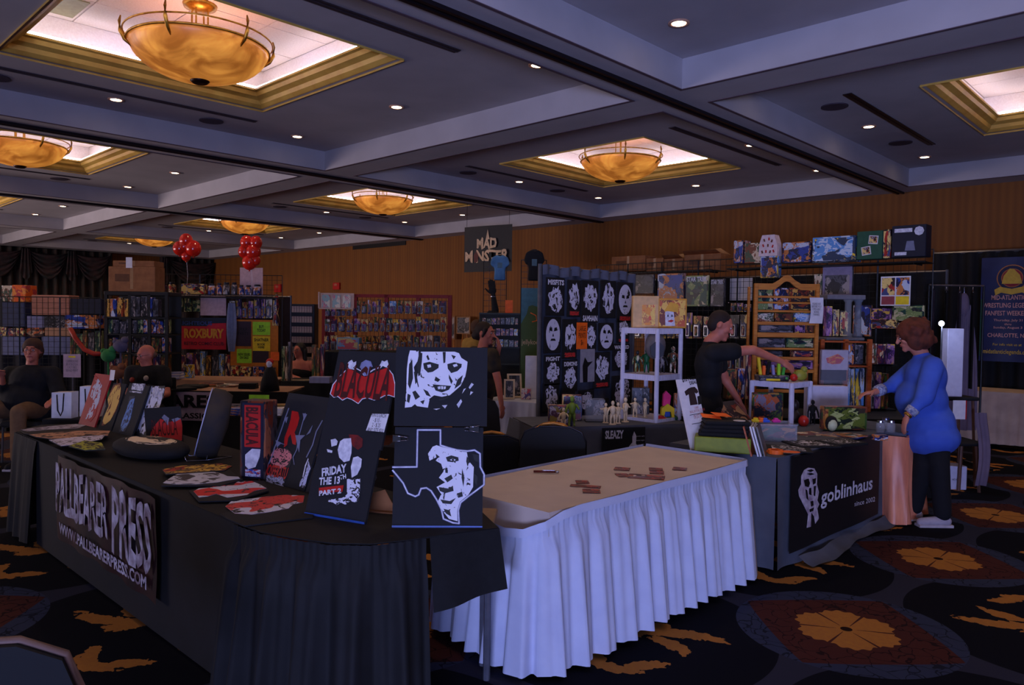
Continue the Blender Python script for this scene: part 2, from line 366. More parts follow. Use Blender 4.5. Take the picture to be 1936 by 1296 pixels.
for ix,cx in enumerate(XC):
    for iy,cy in enumerate(YC):
        if iy==0 or (ix==5): vis=False
        else: vis=True
        tn+=1
        t=MB(); ring(t,cx,cy,[(A+.035,HC-.02),(A+.035,HC+.004),(A,HC+.004),(A-.01,HC+.01),(A-.045,HC+.035),(A-.06,HC+.075),(A-.12,HC+.10),(A-.135,HC+.14),(B_,HC+.15),(B_,HC+.17),(A+.03,HC+.17)])
        struct('trim_%d'%tn,t,TRIM)
        t=MB(); ring(t,cx,cy,[(C_,HC+.05),(C_,HU),])
        o=struct('ceiling_tray',t,TILE,ceil)
        # tiles of the tray: 0.61 x 0.61 m, seams sunk
        t=MB(); nT=4; pw=2*C_/nT
        tiles=[]
        if vis:
            for a in range(nT):
                for b in range(nT):
                    q=MB().bx(-pw/2+.006,pw/2-.006,-pw/2+.006,pw/2-.006,0,.02)
                    if not proto:
                        proto=q.mesh('ceiling_tile'); proto.materials.append(TILE)
                    to=D.objects.new('ceiling_tile',proto); COL.objects.link(to); to.parent=ceil; to.location=(cx-C_+pw*(a+.5),cy-C_+pw*(b+.5),HU)
            struct('tray_grid',MB().bx(cx-C_,cx+C_,cy-C_,cy+C_,HU+.015,HU+.05),mat('tile_grid',(150,130,130),.6),ceil)
        else: struct('tray_panel',MB().bx(cx-C_,cx+C_,cy-C_,cy+C_,HU,HU+.05),TILE,ceil)
        # cove lamps lie behind the moulding
        t=MB(); e=1.2
        for a,b in (((-e,-e),(e,-e)),((e,-e),(e,e)),((e,e),(-e,e)),((-e,e),(-e,-e))):
            t.cyl((cx+a[0]*.97,cy+a[1]*.97,HC+.195),(cx+b[0]*.97,cy+b[1]*.97,HC+.195),.014,n=6)
        struct('cove_lamp',t,COVE,ceil)
        if vis and iy==2 and ix==3 or vis and (ix,iy)==(3,1):
            vx=(-1) # return grille seen in the tray over the left of the bowl
            if iy==1:
                g=MB().bx(cx-1.2,cx-.7,cy-1.2,cy-.7,HU-.012,HU+.001); o=struct('return_grille',g,mat('grille_grey',(150,150,120),.5),ceil)
        if vis:  # airwall tracks, slots, speakers
            for sx in (-1,1):
                if ix<4: struct('slot_diffuser',MB().bx(cx+sx*1.84-.045,cx+sx*1.84+.045,cy-1.5,cy+1.5,HC-.008,HC+.002).bx(cx+sx*1.84-.006,cx+sx*1.84+.006,cy-1.5,cy+1.5,HC-.013,HC-.008),SLOTM,ceil)
                else: struct('slot_diffuser',MB().bx(cx+sx*1.95-.045,cx+sx*1.95+.045,cy-1.5,cy+1.5,HC-.008,HC+.002).bx(cx+sx*1.95-.006,cx+sx*1.95+.006,cy-1.5,cy+1.5,HC-.013,HC-.008),TRACKM,ceil)
            for sx,sy in ((-1,-.4),(-1,.4)):
                struct('ceiling_speaker',MB().cyl((cx+sx*2.22,cy+sy*2.8,HC-.012),(cx+sx*2.22,cy+sy*2.8,HC),.14,n=20),mat('speaker_grille',(72,60,70),.7,scale=90),ceil)
for bxm in (-3.98,-9.94,-15.97,-22.0):
    if bxm<-20: continue
    m=MB().bx(bxm-.055,bxm-.022,YF,YB,HB-.03,HB).bx(bxm+.022,bxm+.055,YF,YB,HB-.03,HB).bx(bxm-.022,bxm+.022,YF,YB,HB-.008,HB)
    struct('airwall_track',m,TRACKM,ceil)
# dark strips that paint a shade line round each coffer mouth
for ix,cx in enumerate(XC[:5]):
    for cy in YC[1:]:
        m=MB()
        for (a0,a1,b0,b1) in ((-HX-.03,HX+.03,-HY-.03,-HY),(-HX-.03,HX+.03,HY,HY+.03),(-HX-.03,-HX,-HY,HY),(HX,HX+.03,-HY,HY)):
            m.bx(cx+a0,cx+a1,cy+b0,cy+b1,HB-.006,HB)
        struct('coffer_shade_line',m,mat('coffer_shade_paint',(96,78,86),.7),ceil)
# downlights: eight round each coffer
dm=MB().lathe([(.085,0),(.085,-.012),(.062,-.012),(.055,.0)],20); dl=MB().cyl((0,0,.012),(0,0,.004),.056,n=18)
DT=mat('downlight_ring',(210,160,130),.4); dmm=None
rows=['first','second','third','fourth','fifth']
def place_light(x,y,z,lab):
    global dmm
    if dmm is None:
        t=thing('downlight',lab,'ceiling light',(x,y,z),0,'recessed downlights in the coffered ceiling')
        obj('ring',dm,DT,t,smooth=True); obj('lamp',dl,HOT,t,loc=(0,0,-.014)); dmm=t
    else:
        t=copy_tree(dmm); t.location=(x,y,z); t['label']=lab
    return t
cof={(3,1):'the nearest hanging bowl coffer',(3,2):'the coffer above the shirt display',(2,1):'the left edge bowl coffer',(2,2):'the middle distance bowl coffer',
 (1,1):'the far left coffer',(1,2):'the small bowl coffer above the balloons',(0,2):'the farthest coffer',(0,1):'the farthest left coffer',(4,1):'the big near right coffer',(4,2):'the coffer at the right edge'}
POS=[(-1,-1,'near left corner'),(0,-1,'near side middle'),(1,-1,'near right corner'),(-1,0,'left side middle'),(1,0,'right side middle'),(-1,1,'far left corner'),(0,1,'far side middle'),(1,1,'far right corner')]
SPOTS=[]
for (ix,iy),nm in cof.items():
    for sx,sy,pn in POS:
        x=XC[ix]+sx*(2.13 if ix<4 else 2.24); y=YC[iy]+sy*2.24
        if (x*-.69+y*.72)<1.2: continue
        place_light(x,y,HC-.0,'small round downlight, %s of %s'%(pn,nm)); 
        SPOTS.append((x,y))
sl=D.lights.new('downlight_beam','SPOT'); sl.energy=22; sl.color=(1,.66,.4); sl.spot_size=R_(118); sl.spot_blend=.9; sl.shadow_soft_size=.05
for x,y in SPOTS:
    o=D.objects.new('downlight_beam',sl); COL.objects.link(o); o.location=(x,y,HC-.03)
# hanging alabaster bowls
def chandelier(loc,label):
    t=thing('chandelier',label,'chandelier',loc,R_(12),'alabaster bowl chandeliers in the ceiling trays')
    b=MB(); pr=[]
    for i in range(13):
        a=i/12*PI/2*.93; pr.append((.60*math.sin(a)/math.sin(PI/2*.93),.30*(1-math.cos(a))/(1-math.cos(PI/2*.93))))
    pr[0]=(.001,0); inner=[(r*.985,z+.008) for r,z in pr[::-1]]; b.lathe(pr+inner,40); obj('bowl',b,BOWL,t,smooth=True)
    r=MB(); 
    for rad,z,th in ((.607,.30,.011),(.635,.375,.008)):
        r.tube([(rad*math.cos(2*PI*i/48),rad*math.sin(2*PI*i/48),z) for i in range(48)],th,6,closed=True)
    obj('rim_ring',r,BRASS,t,smooth=True)
    obj('finial',MB().lathe([(.001,-.02),(.06,-.022),(.085,0),(.08,.02),(.001,.02)],20),mat('dark_bronze',(50,24,14),.4,.6),t,smooth=True)
    for i in range(6):
        a=2*PI*i/6; c,s=math.cos(a),math.sin(a); h=MB()
        h.tube([(.55*c,.55*s,.215),(.615*c,.615*s,.27),(.65*c,.65*s,.34),(.655*c,.655*s,.42),(.645*c,.645*s,.47)],[.008,.016,.018,.014,.006],6); obj('bracket',h,BRASS,t,smooth=True)
    for i in range(4):
        a=2*PI*i/4+.5; obj('rod',MB().cyl((.075*math.cos(a),.075*math.sin(a),.12),(.075*math.cos(a),.075*math.sin(a),HU-HB-.02),.008,n=6),BRASS,t)
    obj('canopy',MB().lathe([(.13,HU-HB),(.15,HU-HB-.03),(.14,HU-HB-.06),(.07,HU-HB-.09),(.001,HU-HB-.09)],20),BRASS,t,smooth=True)
    return t
CH=[((XC[3],YC[1]),'large glowing alabaster bowl lamp nearest the camera at upper left'),((XC[3],YC[2]),'alabaster bowl lamp hanging above the black shirt display wall'),
 ((XC[2],YC[1]),'alabaster bowl lamp cut by the left edge of the picture'),((XC[2],YC[2]),'alabaster bowl lamp in the tray left of the black ceiling banner'),
 ((XC[1],YC[2]),'small far bowl lamp in the tray above the red balloons'),((XC[0],YC[2]),'farthest bowl lamp, low in view beside the left balloon cluster'),
 ((XC[4],YC[2]),'bowl lamp half cut by the right edge of the picture'),((XC[1],YC[1]),'bowl lamp of the tray at the far left edge')]
c0=None
for (x,y),lb in CH:
    if c0 is None: c0=chandelier((x,y,HB+.03),lb)
    else: c=copy_tree(c0); c.location=(x,y,HB+.03); c['label']=lb
pl=D.lights.new('bowl_lamp','POINT'); pl.energy=7; pl.color=(1,.76,.64); pl.shadow_soft_size=.12
for cx in XC[:5]:
    for cy in YC[1:]:
        o=D.objects.new('bowl_lamp',pl); COL.objects.link(o); o.location=(cx,cy,HB+.27)
# wall fittings
Wb=Plane(0,YB); 
p,ww,hh=Wb.rect(668,455,768,468,.02); solo('air_grille',MB().bx(-ww/2,ww/2,0,.02,0,.14),mat('dark_grille',(22,16,16),.6),'long dark air grille at the top of the gold wall','vent',(p.x,YB-.022,p.z))
for q,lb in (((521,538,533,553),'small red alarm box on the wall left of the red rack'),((632,535,644,548),'small red alarm box on the wall above the tilted comics shelf')):
    p,ww,hh=Wb.rect(*q); t=thing('fire_alarm',lb,'alarm',(p.x,YB-.06,p.z),0,'red alarm boxes on the far wall'); obj('case',MB().rbox(-ww/2,ww/2,0,.06,0,hh,.008),RED,t); obj('strobe',MB().bx(-ww/5,ww/5,-.015,0,hh*.55,hh*.85),mat('strobe_lens',(200,120,100),.2),t)
# draped curtains and swags on the left wall
Wl=Plane(XL,0,R_(90)); CUR=mat('green_brown_curtain',(66,48,40),.8,col2=(26,34,32),scale=3,stretch=(1,8,1)); SWG=mat('swag_fabric',(64,44,44),.8,col2=(24,32,34),scale=5)
def pleats(u0,u1,z0,z1,pitch,amp,n=None):
    nn=n or int((u1-u0)/pitch*6)
    return MB().surf(lambda a,b:(u0+(u1-u0)*a,-amp*(1+math.sin(2*PI*(u1-u0)*a/pitch)),z0+(z1-z0)*b),nn,2)
y0c,_=Wl.uv(-60,520)
for (a,b),lb in (((-70,40),'dark pleated curtain at the far left edge'),((40,205),'dark pleated curtain behind the cardboard boxes'),((300,405),'dark curtain panel between the two balloon clusters')):
    u0,_=Wl.uv(a,520); u1,_=Wl.uv(b,520); t=thing('curtain',lb,'curtain',(XL+.28,(u0+u1)/2,0),R_(90)); w2=(u1-u0)/2
    obj('drape',pleats(-w2,w2,.02,HB-.02,.28,.09),CUR,t,smooth=True)
    obj('valance_board',MB().bx(-w2,w2,0,.2,HB-.22,HB-.01),SWG,t)
    n=max(1,round(2*w2/1.5)); sw=2*w2/n
    for i in range(n):
        uc=-w2+sw*(i+.5)
        def f(a,b,uc=uc,sw=sw):
            x=(a*2-1); dp=.16+b*.8; sag=dp*(1-x*x)**.75
            return (uc+x*sw*.48*(1-.12*b),-.2-.05*math.sin(b*PI*9)-.08*(1-x*x),HB-.06-sag)
        obj('swag',MB().surf(f,14,16),SWG,t,smooth=True)
        obj('jabot',MB().surf(lambda a,b,uc=uc:(uc-sw/2+(a-.5)*.22*(1+b*.6),-.3-.03*math.sin(a*PI*6),HB-.06-b*(.75+.25*math.sin(a*PI))),12,4),SWG,t,smooth=True)
# pipe and drape at the right
Wd=Plane(-3.4,12.55); ux=Wd.uv(1762,600)[0]; t=thing('pipe_and_drape','tall black drape along the right part of the back wall','curtain',(-3.4,12.55,0))
obj('drape',pleats(ux,8.5,.02,2.66,.22,.05),BLK,t,smooth=True); obj('crossbar',MB().cyl((ux,0,2.67),(8.5,0,2.67),.025,n=8),STEEL,t)
obj('upright',MB().cyl((ux,.06,0),(ux,.06,2.7),.03,n=8),STEEL,t)
# ============================================================ TABLES AND CLOTHS (front)
TBLTOP=mat('table_laminate',(150,120,90),.5); LEGM=mat('grey_table_leg',(110,112,125),.4,.5)
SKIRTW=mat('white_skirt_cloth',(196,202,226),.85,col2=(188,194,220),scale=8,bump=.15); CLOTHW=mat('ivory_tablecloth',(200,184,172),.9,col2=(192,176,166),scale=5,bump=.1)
SKIRTB=mat('black_skirt_cloth',(20,21,25),.8,col2=(14,15,18),scale=8); WGREY=mat('slate_drape',(84,88,100),.9,col2=(74,78,90),scale=6,bump=.15)
def table(name,label,x0,x1,y0,y1,group=None,loc=None,rz=0,h=.73,top=TBLTOP):
    """folding banquet table in local coordinates"""
    t=thing(name,label,'table',loc or (0,0,0),rz,group)
    obj('tabletop',MB().rbox(x0+.01,x1-.01,y0+.01,y1-.01,h-.03,h-.004,.008),top,t)
    for x in (x0+.1,x1-.1):
        for y in (y0+.1,y1-.1): obj('leg',MB().cyl((x,y,0),(x,y,h-.03),.016,n=8),LEGM,t)
    return t
def path_pts(pts,step):
    out=[];acc=0
    for a,b in zip(pts[:-1],pts[1:]):
        a=Vector(a);b=Vector(b);L=(b-a).length; n=max(1,round(L/step))
        for i in range(n): out.append((a.lerp(b,i/n),acc+L*i/n,(b-a).normalized()))
        acc+=L
    out.append((Vector(pts[-1]),acc,(Vector(pts[-1])-Vector(pts[-2])).normalized())); return out
def skirt(pts,zb,pitch,amp,out=1,rnd=.3,seed=1,nv=8,step=.02,ruf=True):
    """pleated skirt hung from a 3-D path; folds grow downwards"""
    rg=random.Random(seed); P=path_pts(pts,step); m=MB(); vs=[];fs=[]; n=len(P)
    ph=[]; a=0
    for i,(p,s,d) in enumerate(P): ph.append(s/pitch*2*PI+1.3*math.sin(s*2.3+seed)+.8*math.sin(s*5.1)); 
    for j in range(nv+1):
        v=j/nv
        for i,(p,s,d) in enumerate(P):
            nn=Vector((d.y,-d.x,0))*out; k=amp*(.12+.88*v**.7)
            w=(math.sin(ph[i])*.7+.3*math.sin(ph[i]*2.3+1)+1)*k+v*.03
            if ruf and v<.12: w=.004*math.sin(s*190)
            zz=p.z*(1-v)+ (zb+.012*math.sin(s*3+seed))*v
            q=p+nn*w; vs.append((q.x,q.y,zz))
    for j in range(nv):
        for i in range(n-1): fs.append((j*n+i,j*n+i+1,(j+1)*n+i+1,(j+1)*n+i))
    return m.add(vs,fs)
# white skirted table
table('folding_table','long folding table under the ivory cloth and white skirt',-2.95,-2.22,2.6,4.43)
def wtop(a,b):
    x=-2.965+.735*a; y=2.585+1.86*b; z=.742
    return (x,y,z+.002*math.sin(x*9)*math.sin(y*5))
m=MB().surf(wtop,6,14); t=thing('tablecloth','ivory cloth covering the empty autograph table, stray cards lying on it','tablecloth',(0,0,0)); obj('cloth',m,CLOTHW,t,smooth=True)
m=MB(); m.add([(-2.965,2.585,.742),(-2.23,2.585,.742),(-2.23,4.445,.742),(-2.965,4.445,.742),(-2.97,2.58,.5),(-2.225,2.575,.5),(-2.225,4.45,.5),(-2.97,4.45,.5)],[(0,1,5,4),(1,2,6,5),(2,3,7,6),(3,0,4,7)]); obj('overhang',m,CLOTHW,t)
tp=[(-2.975,4.45,.745),(-2.975,2.575,.745),(-2.80,2.565,.742),(-2.68,2.545,.70),(-2.55,2.52,.65),(-2.42,2.5,.645),(-2.31,2.5,.66),(-2.23,2.55,.70),(-2.215,2.66,.735),(-2.21,2.78,.745),(-2.205,3.1,.742),(-2.205,3.5,.748),(-2.2,3.9,.742),(-2.2,4.43,.748),(-2.24,4.46,.748),(-2.97,4.46,.75)]
t=thing('table_skirt','white pleated skirt clipped around the empty ivory topped table','table skirt',(0,0,0))
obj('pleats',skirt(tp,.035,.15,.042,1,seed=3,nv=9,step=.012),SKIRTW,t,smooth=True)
hb=MB(); P=path_pts(tp,.02); vs=[];fs=[]
for p,s,d in P:
    nn=Vector((d.y,-d.x,0))*.008; vs+= [tuple(p+nn+Vector((0,0,.008))),tuple(p+nn*1.5-Vector((0,0,.032)))]
for i in range(len(P)-1): fs.append((2*i,2*i+2,2*i+3,2*i+1))
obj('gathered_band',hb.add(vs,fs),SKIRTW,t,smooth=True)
# small things on it
def flat(px,py,w,d,ang,m,name,label,cat,z=.745,th=.002,group=None,art=None):
    d*=1.7; p=onz(px,py,z); t=MB().bx(-w/2,w/2,-d/2,d/2,0,th)
    return solo(name,t,m,label,cat,p,ang,group)
CARD=artmat(3,((90,40,30),(180,70,45),(60,44,36),(150,110,70)),3)
for i,(x,y,w,d,a,lb) in enumerate(((1101,912,.07,.045,.8,'small black card farthest back of the three near the table middle'),(1107,920,.16,.03,.55,'long reddish strip card between two dark cards'),(1118,929,.09,.05,.7,'dark card nearest the front edge in the middle group'),
  (1176,887,.09,.05,.5,'brown card lying alone behind the two-card stack'),(1177,899,.07,.05,.9,'orange brown card just in front of the lone brown card'),(1240,888,.08,.05,.6,'brown card behind another card on the right half of the ivory table'),(1242,894,.08,.05,.55,'brown card touching the one behind it, right half of ivory table'),(1285,887,.08,.05,.45,'dark card nearest the right end of the ivory table'))):
    flat(x,y,w,d,a,CARD,'card',lb,'card',group='stray cards on the ivory table')
p=onz(1222,903,.745); t=thing('leaflet','brown and white glossy leaflet stack on the right half of the ivory table','leaflet',p,.5)
obj('sheet',MB().bx(-.1,.1,-.05,.05,0,.006),CARD,t); obj('photo',MB().bx(-.07,.0,-.03,.03,.006,.0075),artmat(4,((210,190,180),(70,30,24)),2),t)
p=onz(1032,895,.745); t=thing('pen','dark red and silver marker pen lying on the ivory table','pen',p,.75)
obj('barrel',MB().cyl((-.07,0,.008),(.055,0,.008),.007,n=8),mat('maroon_pen',(90,26,24),.3),t,smooth=True); obj('cap',MB().cyl((.055,0,.008),(.075,0,.008),.008,n=8),CHROME,t,smooth=True); obj('clip',MB().bx(-.02,.05,-.002,.002,.014,.017),CHROME,t)
# black booth: two side tables and one turned end table under one black cloth
for i,(a,b,lb) in enumerate(((-6.38,-4.72,'folding table at the far end under the black cloth'),(-4.68,-2.98,'folding table in the middle under the black cloth'))):
    table('folding_table',lb,a,b,1.53,2.27)
top=[(-6.42,1.48),(-2.98,1.49),(-2.82,1.50),(-2.66,1.55),(-2.50,1.62),(-2.39,1.72),(-2.33,1.86),(-2.28,2.05),(-2.21,2.24),(-2.72,2.52),(-3.0,2.32),(-6.42,2.3)]
t=thing('booth_cloth','black cloth over the front shirt booth tables, curved at its near corner','tablecloth',(0,0,0))
obj('cloth',MB().slab(top,.738,.744),BLK,t)
m=MB(); tp=[(x,y,.74) for x,y in top[:8]]
obj('pleats',skirt([(-6.42,2.3,.74)]+[(-6.42,1.47,.74)]+[(-5.9,1.475,.74)],.02,.2,.02,1,seed=5),SKIRTB,t,smooth=True)
obj('pleats',skirt([(-3.02,1.475,.74),(-2.8,1.49,.74),(-2.66,1.535,.74),(-2.50,1.60,.74),(-2.38,1.71,.74),(-2.325,1.86,.74),(-2.31,1.93,.74)],.02,.15,.055,1,seed=8,nv=10,step=.01),SKIRTB,t,smooth=True)
obj('front_panel',MB().bx(-5.95,-3.0,1.488,1.493,.02,.74),SKIRTB,t)
# hanging corner flap
ov=MB(); a=Vector((-2.31,1.95,.742)); b=Vector((-2.205,2.24,.742))
ov.surf(lambda u,v:((a.x+(b.x-a.x)*u)+.03*v+.012*math.sin(u*7)*v,(a.y+(b.y-a.y)*u)+.015*v*(u),.742-(.30+ -.05*u)*v),10,6); obj('corner_flap',ov,BLK,t,smooth=True)
ov=MB(); a2=Vector((-2.205,2.24,.742)); b2=Vector((-2.72,2.52,.742))
ov.surf(lambda u,v:((a2.x+(b2.x-a2.x)*u)+.03*v*(1-u),(a2.y+(b2.y-a2.y)*u)+.02*v,.742-.25*v),8,4); obj('end_flap',ov,BLK,t,smooth=True)
t=thing('folding_table','turned end table whose grey leg shows below the black cloth corner','table',(-2.62,2.12,0),R_(41))
obj('tabletop',MB().rbox(-.3,.36,-.16,.2,.705,.73,.008),TBLTOP,t)
for x,y in ((-.25,-.1),(.33,.02),(-.25,.14),(.3,.16)): obj('leg',MB().cyl((x,y,0),(x,y,.71),.016,n=8),LEGM,t)
# grey fabric bag or foot shape below the skirt
def quadplane(px4):  # not used for drawing, kept simple
    return [ray(*p) for p in px4]
# banner hung on the front of the black booth
Wf=Plane(0,1.462)
u0,zt0=Wf.uv(110,855); u1,zt1=Wf.uv(300,919); _,zb=Wf.uv(289,1112)
bw=abs(u1-u0); bh=zt1-zb; 
t=thing('banner','black vinyl press banner with dripping white letters on the booth front','banner',((u0+u1)/2,1.47,.74-bh-.02))
BAN=mat('maroon_black_vinyl',(26,20,24),.45,col2=(54,22,26),scale=5)
def bsurf(a,b): return ((a-.5)*bw,-.014-.009*math.sin(a*26)-.005*math.sin(b*5+a*9),bh*b)
obj('sheet',MB().surf(bsurf,60,4),BAN,t,smooth=True)
def drip(a,b):
    return a+.004*math.sin(b*14),b+ (.05*math.sin(a*31) if b<0 else .04*math.sin(a*23))
PALE=mat('pale_ink',(196,190,205),.7,col2=(120,100,110),scale=14)
text(t,'PALLBEARER',bw*.58,bh*.56,-.03,-bw*.19,bh*.63,PALE,fx=drip,bold=.03); text(t,'PRESS',bw*.34,bh*.68,-.03,bw*.31,bh*.60,PALE,fx=drip,bold=.03)
text(t,'WWW.PALLBEARERPRESS.COM',bw*.88,bh*.13,-.03,-.0,bh*.16,PALE,bold=.03)
def inkflat(seed,fg,bg,th=.5,scale=6,acc=None):
    key=('inkf',seed)
    if key in _mc: return _mc[key]
    N=NT('flat_print_%s'%seed); N.b.inputs['Roughness'].default_value=.7; n=N.noise(N.coord('Generated',(1,1,1),(seed,seed*2,0)),scale,5,1.2); c=lin(fg)
    if acc: c=N.mix(N.op('GREATER_THAN',N.noise(N.coord('Generated',(1,1,1),(seed*3,0,0)),2.2,1),.53),lin(fg),lin(acc))
    N.L(N.mix(N.op('GREATER_THAN',n,th),lin(bg),c),N.b.inputs['Base Color']); _mc[key]=N.m; return N.m
# ------------------------------------------------ leaning art boards
BOARD=mat('black_foam_board',(22,23,29),.8,col2=(20,21,27),scale=30); BEDGE=mat('board_edge',(70,70,80),.7)
def lean(name,label,bl,br,tl,cat='board',z=.745,group=None,th=.012,m=BOARD,trim=True,w=None,force=None):
    """board leaning back: bottom pixels on the table, top-left pixel sets height and slope"""
    p0=onz(*bl,z); p1=onz(*br,z); d=(p1-p0); d.z=0; W=d.length if w is None else w; d.normalize(); n=Vector((-d.y,d.x,0)); rz=math.atan2(d.y,d.x)
    r=ray(*tl); A=Matrix(((n.x,0,-r.x),(n.y,0,-r.y),(n.z,1,-r.z))); s=A.inverted()@(Vector((0,0,H))-p0)
    al=math.atan2(s[0],s[1]); L=math.hypot(s[0],s[1])
    if force: al,L=force
    al=max(-.05,min(al,1.2)); L=min(L,1.2)
    t=thing(name,label,cat,(p0+p1)/2,rz,group); t.rotation_euler=Euler((-al,0,rz))
    obj('panel',MB().bx(-W/2,W/2,0,th,0,L),m,t)
    return t,W,L,(p0,d,n,al,L,W)
def px2board(B,px,py):
    """photo pixel -> board coordinates"""
    p0,d,n,al,L,W=B; up=n*math.sin(al)+Vector((0,0,math.cos(al))); nn=d.cross(up)
    r=ray(px,py); tt=(p0-Vector((0,0,H))).dot(nn)/r.dot(nn); P=r*tt+Vector((0,0,H))-p0
    return P.dot(d)-W/2,P.dot(up)
def art(t,B,name,polys,m,off=.0,label=None):
    if name in ('stray_strokes','spiked_web','pale_figures') and len(polys)>1:
        for pl in polys: o=art(t,B,name,[pl],m,off,label)
        return o
    mb=MB(); 
    for k,pl in enumerate(polys):
        q=[px2board(B,*p) for p in pl]; mb.prism(q,-off-.001-.0002*(k%3),-off+.0006)
    return obj(name,mb,m,t,label)
def Z3(ox,oy,s): return lambda *a:[(ox+a[i]/s,oy+a[i+1]/s) for i in range(0,len(a),2)]
# board with state outline and half face, with a second board clipped above
t,W,L,B=lean('art_board','tall black board with white outlined state map holding half a printed face',(741,997),(912,997),(747,808))
g=Z3(560,640,3.41)
def outline(pts,w):
    out=[]
    for (a,b) in zip(pts[:-1],pts[1:]):
        dx,dy=b[0]-a[0],b[1]-a[1]; l=math.hypot(dx,dy) or 1; nx,ny=-dy/l*w,dx/l*w
        ex,ey=dx/l*w*.5,dy/l*w*.5
        out.append([(a[0]+nx-ex,a[1]+ny-ey),(b[0]+nx+ex,b[1]+ny+ey),(b[0]-nx+ex,b[1]-ny+ey),(a[0]-nx-ex,a[1]-ny-ey)])
    return out
tx=g(622,832,778,830,783,592,930,592,930,690,985,708,1040,722,1105,728,1150,722,1185,745,1187,830,1212,880,1210,945,1170,975,1110,1020,1060,1060,1045,1110,1050,1195,1010,1190,950,1165,935,1100,905,1040,870,985,840,965,805,970,790,1010,768,1020,720,1000,690,935,650,885,622,852)
art(t,B,'map_halo',outline(tx,2.1),mat('blue_grey_halo',(96,100,140),.7),.001)
art(t,B,'map_outline',outline(tx,1.1),INKW,.002)
fc=g(935,700,985,712,1060,730,1100,735,1110,790,1145,830,1140,960,1110,1010,1055,1055,1038,1110,1040,1180,985,1165,945,1115,915,1050,935,1005,905,960,960,930,920,900,950,860,935,810,900,790,920,760,860,790,850,745,880,700,905,690)
art(t,B,'printed_face',[fc],inkflat(16,(222,222,234),(22,23,29),.37,9),.003)
fd=[g(965,768,1000,756,1045,768,1048,790,1010,800,975,795),g(1135,745,1175,750,1178,800,1150,790),g(955,905,1000,880,1010,905,975,930),g(920,960,985,970,1010,950,1015,985,960,1000,925,985),g(930,1040,990,1050,1030,1030,1000,1070,945,1065),g(1070,840,1085,900,1078,960,1066,900),g(1100,760,1118,790,1105,830,1096,795),g(950,1100,990,1110,1000,1150,965,1130),g(1145,870,1170,890,1165,950,1150,930),g(900,745,925,765,905,780),g(1040,1000,1070,990,1075,1020,1045,1030),g(960,840,975,835,978,870,962,868)]
art(t,B,'ink_marks',fd,INKB,.004); art(t,B,'eye_white',[g(990,785,1010,775,1030,785,1015,795)],INKW,.005); art(t,B,'pupil',[g(1003,778,1016,776,1018,793,1006,794)],INKB,.006)
art(t,B,'bottom_edge_strip',[[(741,994),(912,995),(912,998.5),(741,998)]],mat('blue_tape',(50,90,180),.4),.006,'blue taped bottom edge')
t2,W,L,B2=lean('art_board','black board clipped on top, white printed face staring with dark eye sockets',(741,997),(912,997),(752,657),th=.008)
# the upper board: cut so that it starts where the lower ends
for c in list(t2.children): D.objects.remove(c)
x0,z0=px2board(B2,742,806); x1,z1=px2board(B2,920,659)
obj('panel',MB().bx(-W/2-.005,W/2+.015,-.012,-.002,z0,L),BOARD,t2)
def artU(name,polys,m,off,label=None): return art(t2,B2,name,polys,m,off+.012,label)
artU('printed_face',[g(735,82,790,84,790,140,760,190,770,250,790,330,800,400,745,445,702,450,712,330,715,200,725,120),g(805,90,1020,90,1050,100,1065,130,1105,155,1100,200,1090,250,1060,310,1020,345,990,370,940,380,890,370,850,400,815,425,800,350,780,260,800,150),g(800,300,860,400,850,450,780,440,740,400)],inkflat(15,(222,222,234),(22,23,29),.36,7),.0)
artU('ink_marks',[g(820,165,860,155,920,172,918,195,880,220,850,225,825,200),g(975,170,1020,158,1068,170,1065,190,1040,215,1000,228,978,200),g(795,95,815,100,812,150,800,240,790,250,778,180),g(945,92,965,92,962,160,950,165),g(880,300,930,305,1000,310,985,335,940,352,900,340),g(900,250,930,270,915,285,892,275),g(985,235,1010,280,1000,300,985,260),g(730,170,750,140,755,260,735,330,722,300),g(750,350,770,340,800,380,770,400),g(1040,270,1075,240,1060,300,1020,330),g(820,330,850,345,870,380,840,370),g(760,220,775,215,785,280,770,300),g(840,120,850,110,862,140,850,145),g(1000,110,1030,120,1015,140),g(930,390,990,380,950,402,920,405),g(720,360,740,370,730,420,715,410),g(800,410,830,400,820,430)],INKB,.001)
artU('teeth',[g(912,316,930,312,932,330,916,332),g(934,312,948,312,948,332,936,332),g(952,314,966,314,964,330,952,332)],INKW,.002)
artU('eye_white',[g(845,175,868,172,872,190,850,195),g(1010,175,1035,168,1042,182,1018,190)],INKW,.002)
artU('stray_strokes',[g(1130,290,1145,300,1120,330,1112,320),g(1125,345,1142,350,1120,370),g(1035,430,1062,395,1070,410,1048,452),g(940,435,975,432,960,455),g(885,458,930,455,905,464),g(1080,330,1095,325,1070,360)],INKW,.0)
def clip(px,py,B,par,off,flip=1):
    x,z=px2board(B,px,py); m=MB()
    m.tube([(x,-off,z+.004),(x-.02*flip,-off-.004,z+.006),(x-.034*flip,-off-.006,z+.002),(x-.034*flip,-off-.006,z-.008),(x-.02*flip,-off-.004,z-.011)],.0018,5)
    m.tube([(x-.025*flip,-off-.004,z+.004),(x+.03*flip,-off-.006,z+.012)],.0018,5); m.tube([(x-.025*flip,-off-.004,z-.008),(x+.03*flip,-off-.006,z-.016)],.0018,5)
    return m
x,z=px2board(B2,890,812)
t=thing('binder_clip','silver wired binder clip joining the two tall black boards','clip',(0,0,0)); t.matrix_world=t2.matrix_world.copy()
t.location=t2.location; t.rotation_euler=t2.rotation_euler
obj('handle',clip(893,812,B2,t,.022),CHROME,t,smooth=True); obj('jaw',MB().bx(x-.005,x+.035,-.024,-.014,z-.012,z+.014),INKB,t)
